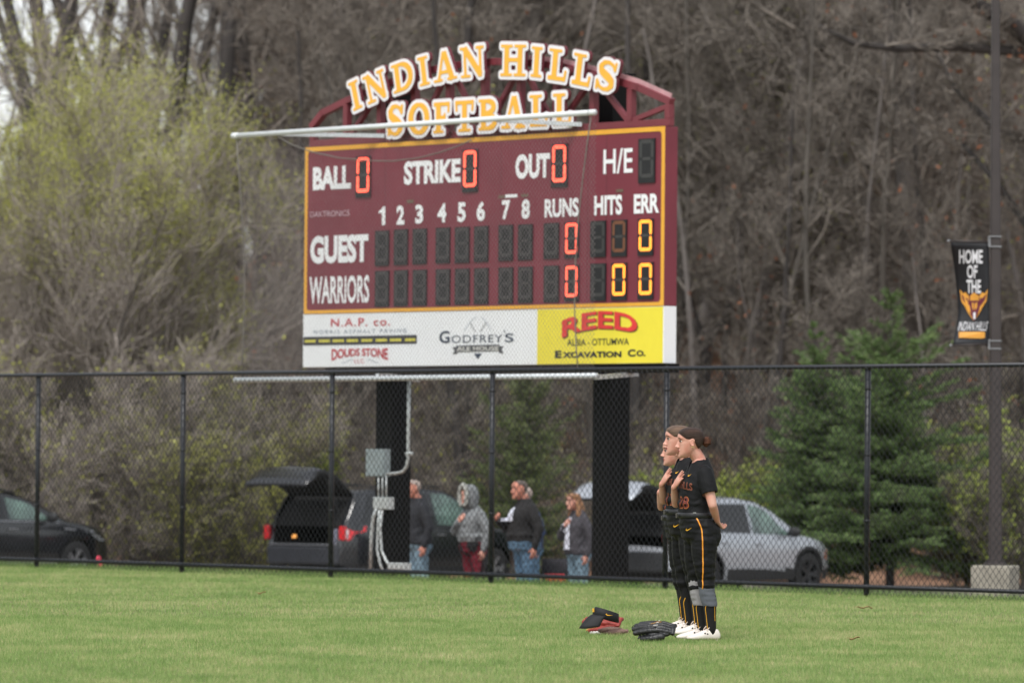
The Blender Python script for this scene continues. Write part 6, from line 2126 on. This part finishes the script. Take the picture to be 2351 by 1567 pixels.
def glove(px, py, name, label, rz, main, web, lace, scale=1.0, accent=None, roll=0, lift=0.0):
    """fielding glove lying palm down: heel towards -x, four finger stalls, thumb and web towards +x"""
    p = G(px, py)
    root = empty(name, (p[0], p[1], lift), label, 'glove', None, 0); root.rotation_euler = (math.radians(roll), 0, math.radians(rz)); root.scale = (scale,) * 3
    mb = MB()
    mb.ellipsoid((-.06, 0, .045), (.10, .095, .04)); mb.ellipsoid((.02, 0, .05), (.10, .095, .035))
    mb.tube([(-.155, y, .035 + .03 * (1 - (y / .09) ** 2)) for y in (-.07, -.03, .02, .07)], .020, 10)
    for k, (y, l, zz) in enumerate(((-.082, .16, .035), (-.035, .19, .058), (.012, .20, .066), (.056, .18, .056))):
        limb(mb, [(-.15, y * .72, .048), (-.06, y * .86, .050 + zz * .42), (.06, y, zz + .022), (l, y * 1.12, zz * .62 + .018)], [.019, .0255, .0265, .024])
    limb(mb, [(-.06, .10, .045), (.03, .125, .040), (.11, .115, .028)], [.034, .030, .022])
    sh = remeshed(mb, 'shell', main, root, .004, 1)
    wrinkle(sh, .0025, lambda c: mnoise.noise((c.x * 14, c.y * 26, c.z * 20)))
    mb = MB()       # web: crossing straps between thumb and first finger
    for i in range(4):
        x = .05 + i * .03
        mb.bar((x, .065, .055 - i * .006), (x + .008, .112, .040 - i * .004), .014, .006)
    for y in (.075, .09, .104): mb.bar((.04, y, .055), (.15, y, .030), .010, .006)
    mb.build('web', web, root, local=True)
    mb = MB()
    for y in (-.06, -.012, .034): mb.tube([(-.01, y, .104), (.06, y, .088), (.13, y, .062), (.19, y, .03)], .0035, 6)
    mb.build('lacing', lace, root, smooth=True, local=True)
    mb = MB(); mb.tube([(-.15, .06, .03), (-.17, .075, .05), (-.185, .07, .02)], .004, 6)
    mb.build('lace', lace, root, smooth=True, local=True)
    mb = MB(); mb.tube([(.19, -.02, .05), (.215, -.03, .07), (.23, -.02, .05)], .004, 6)
    mb.build('lace', lace, root, smooth=True, local=True)
    if accent:
        bv = bvh_of(sh); pts = []
        mb = MB()
        for (x0, x1, y0, y1) in ((-.05, .0, -.055, .055),):
            g = []
            for i in range(7):
                for j in range(5):
                    o = Vector((x0 + (x1 - x0) * i / 6, y0 + (y1 - y0) * j / 4, .4)); h, n_, _, _ = bv.ray_cast(o, Vector((0, 0, -1)))
                    g.append((h or o) + Vector((0, 0, .003)))
            mb.add(g, [(i * 5 + j, i * 5 + j + 1, i * 5 + 6 + j, i * 5 + 5 + j) for i in range(6) for j in range(4)])
        mb.build('wrist_patch', accent, root, smooth=True, local=True)
    # script mark on a finger
    bv = bvh_of(sh)
    return root, bv
g_, bv = glove(1509, 1473, 'fielding_glove', 'black leather fielding glove lying on the grass at the players feet', 166, m_blklea, m_blklea, m_blklea, .88, roll=-34, lift=.062)
def lay_text(bv, s, x0, x1, y0, y1, mat, root, name):
    v, f, _ = text_geo(s, .01); pts = []
    for a, b in v:
        o = Vector((x0 + (x1 - x0) * a, y0 + (y1 - y0) * b, .5)); h, n_, _, _ = bv.ray_cast(o, Vector((0, 0, -1))); pts.append((h or Vector((0, 0, .05))) + Vector((0, 0, .003)))
    mb = MB(); mb.add(pts, f); mb.build(name, mat, root, local=True)
mb = MB()
for q in np.linspace(-.075, .055, 4):
    mb.tube([(-.02, q, .112 - abs(q) * .25), (.02, q + .004, .110 - abs(q) * .25)], .004, 6)
mb.build('stitching', m_whlea, g_, smooth=True, local=True)
s_ = MB(); s_.tube([(-.05 + .02 * i, -.012 + .008 * math.sin(i * 2.4), .128 - .0012 * i * i) for i in range(7)], .0035, 6); s_.build('script_mark', m_tanlace, g_, smooth=True, local=True)
g2, bv = glove(1390, 1455, 'fielding_glove', 'red and white fielding glove lying under the black visor', 158, m_redlea, m_tanlace, m_tanlace, .86, roll=-32, lift=.06)
mb = MB(); mb.tube([(.10, .150, .03), (.02, .155, .035), (-.07, .128, .04), (-.13, .085, .035)], [.016, .022, .026, .026], 10)
wh = remeshed(mb, 'white_binding', m_whlea, g2, .006, 1)
mb = MB()
for i in range(9):
    a = i / 8; mb.box((.09 - .19 * a, .152 - .05 * a * a, .062), (.010, .022, .014))
mb.build('binding_notch', m_redlea, g2, local=True)
mb = MB()
for a in np.linspace(0, 5.6, 9): mb.ellipsoid((-.10 + .016 * math.cos(a), .125 + .010 * math.sin(a), .058 + .008 * math.cos(a)), (.006, .006, .006), nu=6, nv=4)
mb.build('round_emblem', m_goldp, g2, smooth=True, local=True)
mb = MB()
for i in range(3):
    for j in range(3): mb.box((.06 - i * .03 + j * .006, -.068 + j * .02, .098 - i * .001 - .004 * j), (.014, .009, .010))
mb.build('lacing_hole', m_black, g2, local=True)
glove(1412, 1457, 'old_glove', 'small worn brown leather glove lying flat in front of the red one', 175, m_brnlea, m_brnlea, m_brnlea, .62)

# visor resting on the red glove
p = G(1387, 1456)
vz = empty('visor', (p[0] + .012, p[1] - .17, .165), 'black sun visor with a gold tick resting on the red glove', 'visor', None, math.radians(198)); vz.scale = (1.12,) * 3
tl = Matrix.Rotation(math.radians(-9), 3, 'Y')
T_ = lambda x, y, z: tuple(tl @ Vector((x, y, z)))
mb = MB(); rings = []
for z, g in ((-.03, .0), (-.028, .004), (.03, -.006), (.033, -.010), (.03, -.013), (-.028, -.003)):
    rings.append([T_((.098 + g) * math.cos(a), (.080 + g) * math.sin(a), z + .012 * math.cos(a)) for a in np.linspace(0, 2 * math.pi, 41)[:-1]])
mb.loft(rings + [rings[0]], cap=False)
mb.build('band', m_visor, vz, smooth=True, local=True)
mb = MB(); top_, bot_ = [], []
for i in range(7):
    f = i / 6
    for j in range(19):
        a = -1.25 + 2.5 * j / 18
        r0x, r0y = .098 * math.cos(a), .080 * math.sin(a)
        ext = .085 * math.cos(a * 1.02) ** .8
        top_.append(T_(r0x + ext * f, r0y * (1 + .05 * f), -.026 - .035 * f - .075 * f * f * math.cos(a) + .012 - .022 * (abs(math.sin(a)) * f)))
q = [(i * 19 + j, i * 19 + j + 1, i * 19 + 20 + j, i * 19 + 19 + j) for i in range(6) for j in range(18)]
mb.add(top_, q)
br = mb.build('brim', m_visor, vz, smooth=True, local=True)
md = br.modifiers.new('s', 'SOLIDIFY'); md.thickness = .004; baked(br)
mb = MB()
pts = []
for a_, b_ in TICK:
    an = 1.25 + .55 * a_
    pts.append(T_(.1015 * math.cos(an), .0835 * math.sin(an), -.008 + .022 * b_ + .012 * math.cos(an)))
mb.add(pts, [(0, 1, 7, 8), (1, 2, 6, 7), (2, 3, 5, 6), (3, 4, 5)]); mb.build('tick_mark', m_goldp, vz, local=True)
mb = MB(); mb.box(T_(.102, 0, .018), (.006, .03, .026)); mb.build('front_emblem', m_goldp, vz, local=True, bevel=.002)

# dry leaf on the turf
def leaf_thing(px, py, label, sz=.07):
    p = G(px, py); o = empty('dry_leaf', (p[0], p[1], .035), label, 'leaf')
    mb = MB()
    mb.loft([[(x, y, z + .01 * math.sin(x * 60)) for x, y, z in ((a * sz, -w * sz, .01), (a * sz, 0, .0), (a * sz, w * sz, .012))] for a, w in ((-1, .05), (-.6, .4), (-.2, .28), (.1, .5), (.5, .3), (.8, .25), (1, .04))], cap=False, closed=False)
    b = mb.build('blade', m_oak_s, o, smooth=True, local=True)
    mb = MB(); mb.tube([(-1.5 * sz, .01, .01), (-1 * sz, 0, .008), (0, 0, .004)], .002, 5); mb.build('stalk', m_oak_s, o, local=True)
m_oak_s = M('dry_leaf', srgb(170, 140, 100), .8, var=.2)
leaf_thing(1986, 1403, 'pale dry leaf lying on the turf at the lower right')
leaf_thing(1962, 1476, 'small brown dry leaf on the turf below the pale one', .04)
leaf_thing(601, 1369, 'small brown dry leaf on the turf at the left', .04)

# ------------------------------------------------------------------ light pole, banner, pedestal
m_bronze = M('bronze_pole', srgb(60, 54, 53), .5, var=.12, scale=5)
m_conc = M('concrete', srgb(150, 146, 134), .9, var=.2, scale=4, bump=.4, bscale=30)
PD = 71.0
pb = P(2285, 1290, PD)
zg = float(gz(pb[0], pb[1]))
ped = empty('concrete_pedestal', (pb[0], pb[1], zg), 'square weathered concrete pedestal under the light pole', 'pedestal')
zt_ = P(2285, 1297, PD)[2]
mb = MB(); mb.box((pb[0], pb[1], (zt_ + zg - .3) / 2), (.50, .50, zt_ - zg + .3), ((.94, -.34, 0), (.34, .94, 0), (0, 0, 1)))
mb.build('plinth', m_conc, ped, bevel=.02)
mb = MB(); mb.box((pb[0], pb[1], zt_ + .004), (.30, .30, .008), ((.94, -.34, 0), (.34, .94, 0), (0, 0, 1))); mb.build('grout_pad', M('grout', srgb(112, 108, 100), .9), ped)
pole = empty('light_pole', (pb[0], pb[1], zt_ + .008), 'tall dark bronze light pole at the right with a banner bracket', 'light pole')
tp = P(2286, -260, PD)
mb = MB()
def sq(c, w): return [(c[0] + w * sx, c[1] + w * sy, c[2]) for sx, sy in ((-1, -1), (1, -1), (1, 1), (-1, 1))]
rings = []
for f in np.linspace(0, 1, 12):
    c = np.array([pb[0] + (tp[0] - pb[0]) * f, pb[1], zt_ + .01 + (tp[2] - zt_) * f]); w = .082 - .040 * f
    rings.append([(c[0] + w * sx, c[1] + w * sy, c[2]) for sx, sy in ((-1, -.8), (-.8, -1), (.8, -1), (1, -.8), (1, .8), (.8, 1), (-.8, 1), (-1, .8))])
mb.loft(rings); mb.build('shaft', m_bronze, pole)
mb = MB(); mb.box((pb[0], pb[1], zt_ + .02), (.26, .26, .03))
for sx in (-.1, .1):
    for sy in (-.1, .1): mb.tube([(pb[0] + sx, pb[1] + sy, zt_ + .03), (pb[0] + sx, pb[1] + sy, zt_ + .07)], .014, 8)
mb.build('base_plate', m_bronze, pole, bevel=.004)
m_clamp = M('clamp_steel', srgb(140, 142, 145), .4, metal=.4)
for (y0, y1) in ((543, 566), (782, 800)):
    ctr = P(2284, (y0 + y1) / 2, PD)
    for k, yy in enumerate((y0, y1)):
        c = P(2284, yy, PD); mb = MB()
        mb.box((c[0], c[1], c[2]), (.155, .155, .016)); mb.build('clamp_band', m_clamp, pole)
    mb = MB(); c = P(2273, (y0 + y1) / 2, PD); mb.box((c[0], c[1] - .02, c[2]), (.055, .06, .13)); mb.build('bracket', m_clamp, pole, bevel=.006)
BD = PD - .03
bn = empty('banner', P(2225, 790, BD), 'black vertical banner with a gold and maroon crest hanging on the light pole', 'banner')
for (xa, ya, xb, yb) in ((2178, 553, 2274, 556), (2183, 793, 2274, 789)):
    mb = MB(); mb.tube([P(xa, ya, BD), P(xb, yb, BD)], .013, 8); mb.build('rod', m_bronze, bn, smooth=True)
    mb = MB(); mb.ellipsoid(P(xa, ya, BD), (.02, .02, .02), nu=8, nv=6); mb.build('rod_cap', m_clamp, bn, smooth=True)
lx = [(556, 2182), (570, 2184), (600, 2189), (640, 2194), (680, 2198), (720, 2200), (750, 2196), (775, 2190), (793, 2187)]
ys = np.linspace(556, 793, 26)
def BNP(u, y, off=0.0):
    xl = float(np.interp(y, [a for a, _ in lx], [b for _, b in lx])); xr = 2271.5
    bulge = math.sin((y - 556) / 237 * math.pi)
    d = BD + .05 * bulge * (1 - u) ** 1.0 + .14 * bulge * (1 - u)
    return P(xl + (xr - xl) * u, y, d - off)
pts = [BNP(u, y) for y in ys for u in np.linspace(0, 1, 9)]
mb = MB(); mb.add(pts, [(i * 9 + j, i * 9 + j + 1, i * 9 + 10 + j, i * 9 + 9 + j) for i in range(25) for j in range(8)])
cl = mb.build('cloth', M('banner_cloth', srgb(24, 26, 31), .6, var=.1, scale=6), bn, smooth=True)
md = cl.modifiers.new('s', 'SOLIDIFY'); md.thickness = .004; baked(cl)
def bword(s, x0, x1, y0, y1, mat, nm, bold, shear=0.0):
    v, f, _ = text_geo(s, bold); pts = []
    for a, b in v:
        px, py = x0 + (x1 - x0) * a + shear * (b - .5) * (y1 - y0), y1 + (y0 - y1) * b
        xl = float(np.interp(py, [a_ for a_, _ in lx], [b_ for _, b_ in lx]))
        pts.append(BNP((px - xl) / (2271.5 - xl), py, .02))
    mb = MB(); mb.add(pts, f); mb.build(nm, mat, bn)
m_bw = M('banner_white', srgb(226, 228, 232), .6)
bword('HOME', 2202, 2256, 573, 605, m_bw, 'banner_lettering', .03); bword('OF', 2220, 2244, 608, 639, m_bw, 'banner_lettering', .03); bword('THE', 2219, 2252, 642, 673, m_bw, 'banner_lettering', .03)
bword('INDIAN HILLS', 2201, 2267, 738, 759, m_bw, 'banner_lettering', .0, .25)
def bplate(ptsp, mat, nm, off=.018):
    pts = []
    for px, py in ptsp:
        xl = float(np.interp(py, [a_ for a_, _ in lx], [b_ for _, b_ in lx])); pts.append(BNP((px - xl) / (2271.5 - xl), py, off))
    mb = MB(); mb.add(pts, [tuple(range(len(pts)))]); return mb.build(nm, mat, bn)
z5 = lambda x, y: (2130 + x / 4.611, 500 + y / 4.611)
m_bg = M('banner_gold', srgb(222, 158, 60), .6); m_bm = M('banner_maroon', srgb(104, 36, 52), .6)
bplate([z5(*p) for p in [(330, 1205), (605, 1205), (605, 1265), (575, 1275), (330, 1268)]], m_bg, 'gold_ribbon')
# crest: winged shield in gold with a maroon heart
wing = [(340, 755), (372, 800), (400, 785), (436, 830), (450, 900), (470, 960), (488, 1090), (430, 1010), (395, 940), (355, 880)]
bplate([z5(*p) for p in wing], m_bg, 'crest_wing'); bplate([z5(976 - x, y) for x, y in wing][::-1], m_bg, 'crest_wing')
inw = [(352, 800), (392, 845), (420, 850), (432, 905), (440, 950), (405, 915), (372, 870)]
bplate([z5(*p) for p in inw], m_bm, 'crest_inlay', .022); bplate([z5(976 - x, y) for x, y in inw][::-1], m_bm, 'crest_inlay', .022)
bplate([z5(*p) for p in [(440, 820), (488, 785), (545, 820), (556, 930), (540, 1000), (490, 1090), (440, 1000), (424, 930)]], m_bm, 'crest_shield', .022)
bplate([z5(*p) for p in [(448, 825), (490, 790), (540, 825), (540, 875), (448, 875)]], m_bg, 'crest_top', .026)
bplate([z5(*p) for p in [(468, 890), (488, 905), (488, 975), (470, 950)]], m_bg, 'crest_bar', .026); bplate([z5(*p) for p in [(498, 905), (524, 890), (522, 950), (498, 975)]], m_bg, 'crest_bar', .026)
bplate([z5(*p) for p in [(482, 1000), (506, 1000), (504, 1068), (484, 1068)]], m_bw, 'crest_mark', .026)

# ------------------------------------------------------------------ odds and ends beyond the fence
p = P(228, 1300, 72.6); zg = float(gz(p[0], p[1]))
o = empty('marker_stake', (p[0], p[1], zg), 'short pink marker stake in the grass by the black car', 'stake')
m_pink = M('pink_paint', srgb(232, 70, 96), .6, var=.08)
za, zb_ = P(228, 1277, 72.6)[2], P(231, 1308, 72.6)[2]
mb = MB(); mb.tube([(p[0], p[1], zg - .1), (p[0], p[1], za - .02)], .017, 8); mb.build('stake', m_pink, o, smooth=True)
mb = MB(); mb.ellipsoid((p[0] - .01, p[1], za - .03), (.034, .03, .045)); mb.ellipsoid((p[0] + .01, p[1], za - .12), (.03, .028, .05)); mb.build('flagging', m_pink, o, smooth=True)

def camp_chair(px, D, label, cloth, rz=0.3, s=1.0):
    p = P(px, 1000, D); zg = float(gz(p[0], p[1]))
    o = empty('camp_chair', (p[0], p[1], zg), label, 'folding chair', None, rz); o.scale = (s,) * 3
    mb = MB()
    for i in range(9):
        f = i / 8; mb_r = None
    g = [(x, y - .06 * math.sin(f * math.pi), .42 + .45 * f) for f in np.linspace(0, 1, 6) for x, y in ((-.24, .22), (-.12, .24), (0, .25), (.12, .24), (.24, .22))]
    mb.add(g, [(i * 5 + j, i * 5 + j + 1, i * 5 + 6 + j, i * 5 + 5 + j) for i in range(5) for j in range(4)])
    b = mb.build('backrest', cloth, o, smooth=True, local=True); md = b.modifiers.new('s', 'SOLIDIFY'); md.thickness = .01; baked(b)
    mb = MB(); g = [(x, -.22 + .44 * f, .42 - .05 * math.sin(f * math.pi) - .03 * (1 - abs(x) / .24)) for f in np.linspace(0, 1, 6) for x in (-.24, -.12, 0, .12, .24)]
    mb.add(g, [(i * 5 + j, i * 5 + j + 1, i * 5 + 6 + j, i * 5 + 5 + j) for i in range(5) for j in range(4)])
    b = mb.build('seat', cloth, o, smooth=True, local=True); md = b.modifiers.new('s', 'SOLIDIFY'); md.thickness = .01; baked(b)
    for x0, y0, x1, y1, z1 in ((-.27, -.24, .25, -.22, .42), (.27, -.24, -.25, -.22, .42), (-.27, .26, .25, .24, .42), (.27, .26, -.25, .24, .42), (-.26, .24, -.25, .23, .88), (.26, .24, .25, .23, .88)):
        mb = MB(); mb.tube([(x0, y0, 0), (x1, y1, z1)], .011, 7); mb.build('leg', m_trim, o, smooth=True, local=True)
m_redcl = M('red_canvas', srgb(170, 34, 44), .8, var=.12); m_blkcl = M('black_canvas', srgb(40, 38, 44), .85, var=.2)
camp_chair(1288, 77.2, 'red folding chair beside the woman with long hair', m_redcl, .5, .62)
camp_chair(1268, 79.5, 'dark folding chair behind the red one', m_blkcl, -.4, .85)
def bag(px, D, label, name, size, mat, mat2, cat, rz=.3):
    p = P(px, 1000, D); zg = float(gz(p[0], p[1])); o = empty(name, (p[0], p[1], zg), label, cat, None, rz)
    mb = MB(); rings = []
    for f, g in ((0, .92), (.12, 1), (.7, .98), (.92, .86), (1, .6)):
        rings.append([(size[0] / 2 * g * math.copysign(abs(math.cos(a)) ** .5, math.cos(a)), size[1] / 2 * g * math.copysign(abs(math.sin(a)) ** .5, math.sin(a)), size[2] * f) for a in np.linspace(0, 2 * math.pi, 25)[:-1]])
    mb.loft(rings); mb.build('body', mat, o, smooth=True, local=True)
    mb = MB(); mb.tube([(-size[0] * .3, 0, size[2] * .95), (-size[0] * .22, 0, size[2] * 1.2), (size[0] * .22, 0, size[2] * 1.2), (size[0] * .3, 0, size[2] * .95)], .015, 6); mb.build('handle', mat2, o, smooth=True, local=True)
    mb = MB(); mb.box((0, -size[1] * .5, size[2] * .45), (size[0] * .6, .03, size[2] * .4)); mb.build('pocket', mat2, o, local=True, bevel=.01)
bag(1114, 76.5, 'small grey cooler bag on the ground beside the fence post', 'cooler_bag', (.34, .24, .42), M('grey_bag', srgb(120, 116, 124), .8), m_blkcl, 'cooler bag')
bag(1388, 76.5, 'grey equipment bag at the foot of the right scoreboard column', 'equipment_bag', (.5, .3, .55), m_coat, m_blkcl, 'bag')
# bottle and cup held up by nobody: a table bottle on the bonnet line
# concrete footing blocks under the fence line gap
def slab(px0, px1, py, D, label):
    a, b = P(px0, py, D), P(px1, py, D); zg = float(gz(*(a[:2] + b[:2]) / 2)); o = empty('concrete_curb', ((a[0] + b[0]) / 2, (a[1] + b[1]) / 2, zg), label, 'curb')
    mb = MB(); mb.bar((a[0], a[1], zg + .04), (b[0], b[1], zg + .04), .25, .16); mb.build('block', m_conc, o, bevel=.015)
slab(1400, 1510, 1335, 69.5, 'low concrete curb showing under the fence rail by the right column')
slab(820, 960, 1318, 72.5, 'low concrete curb showing under the fence rail by the left column')
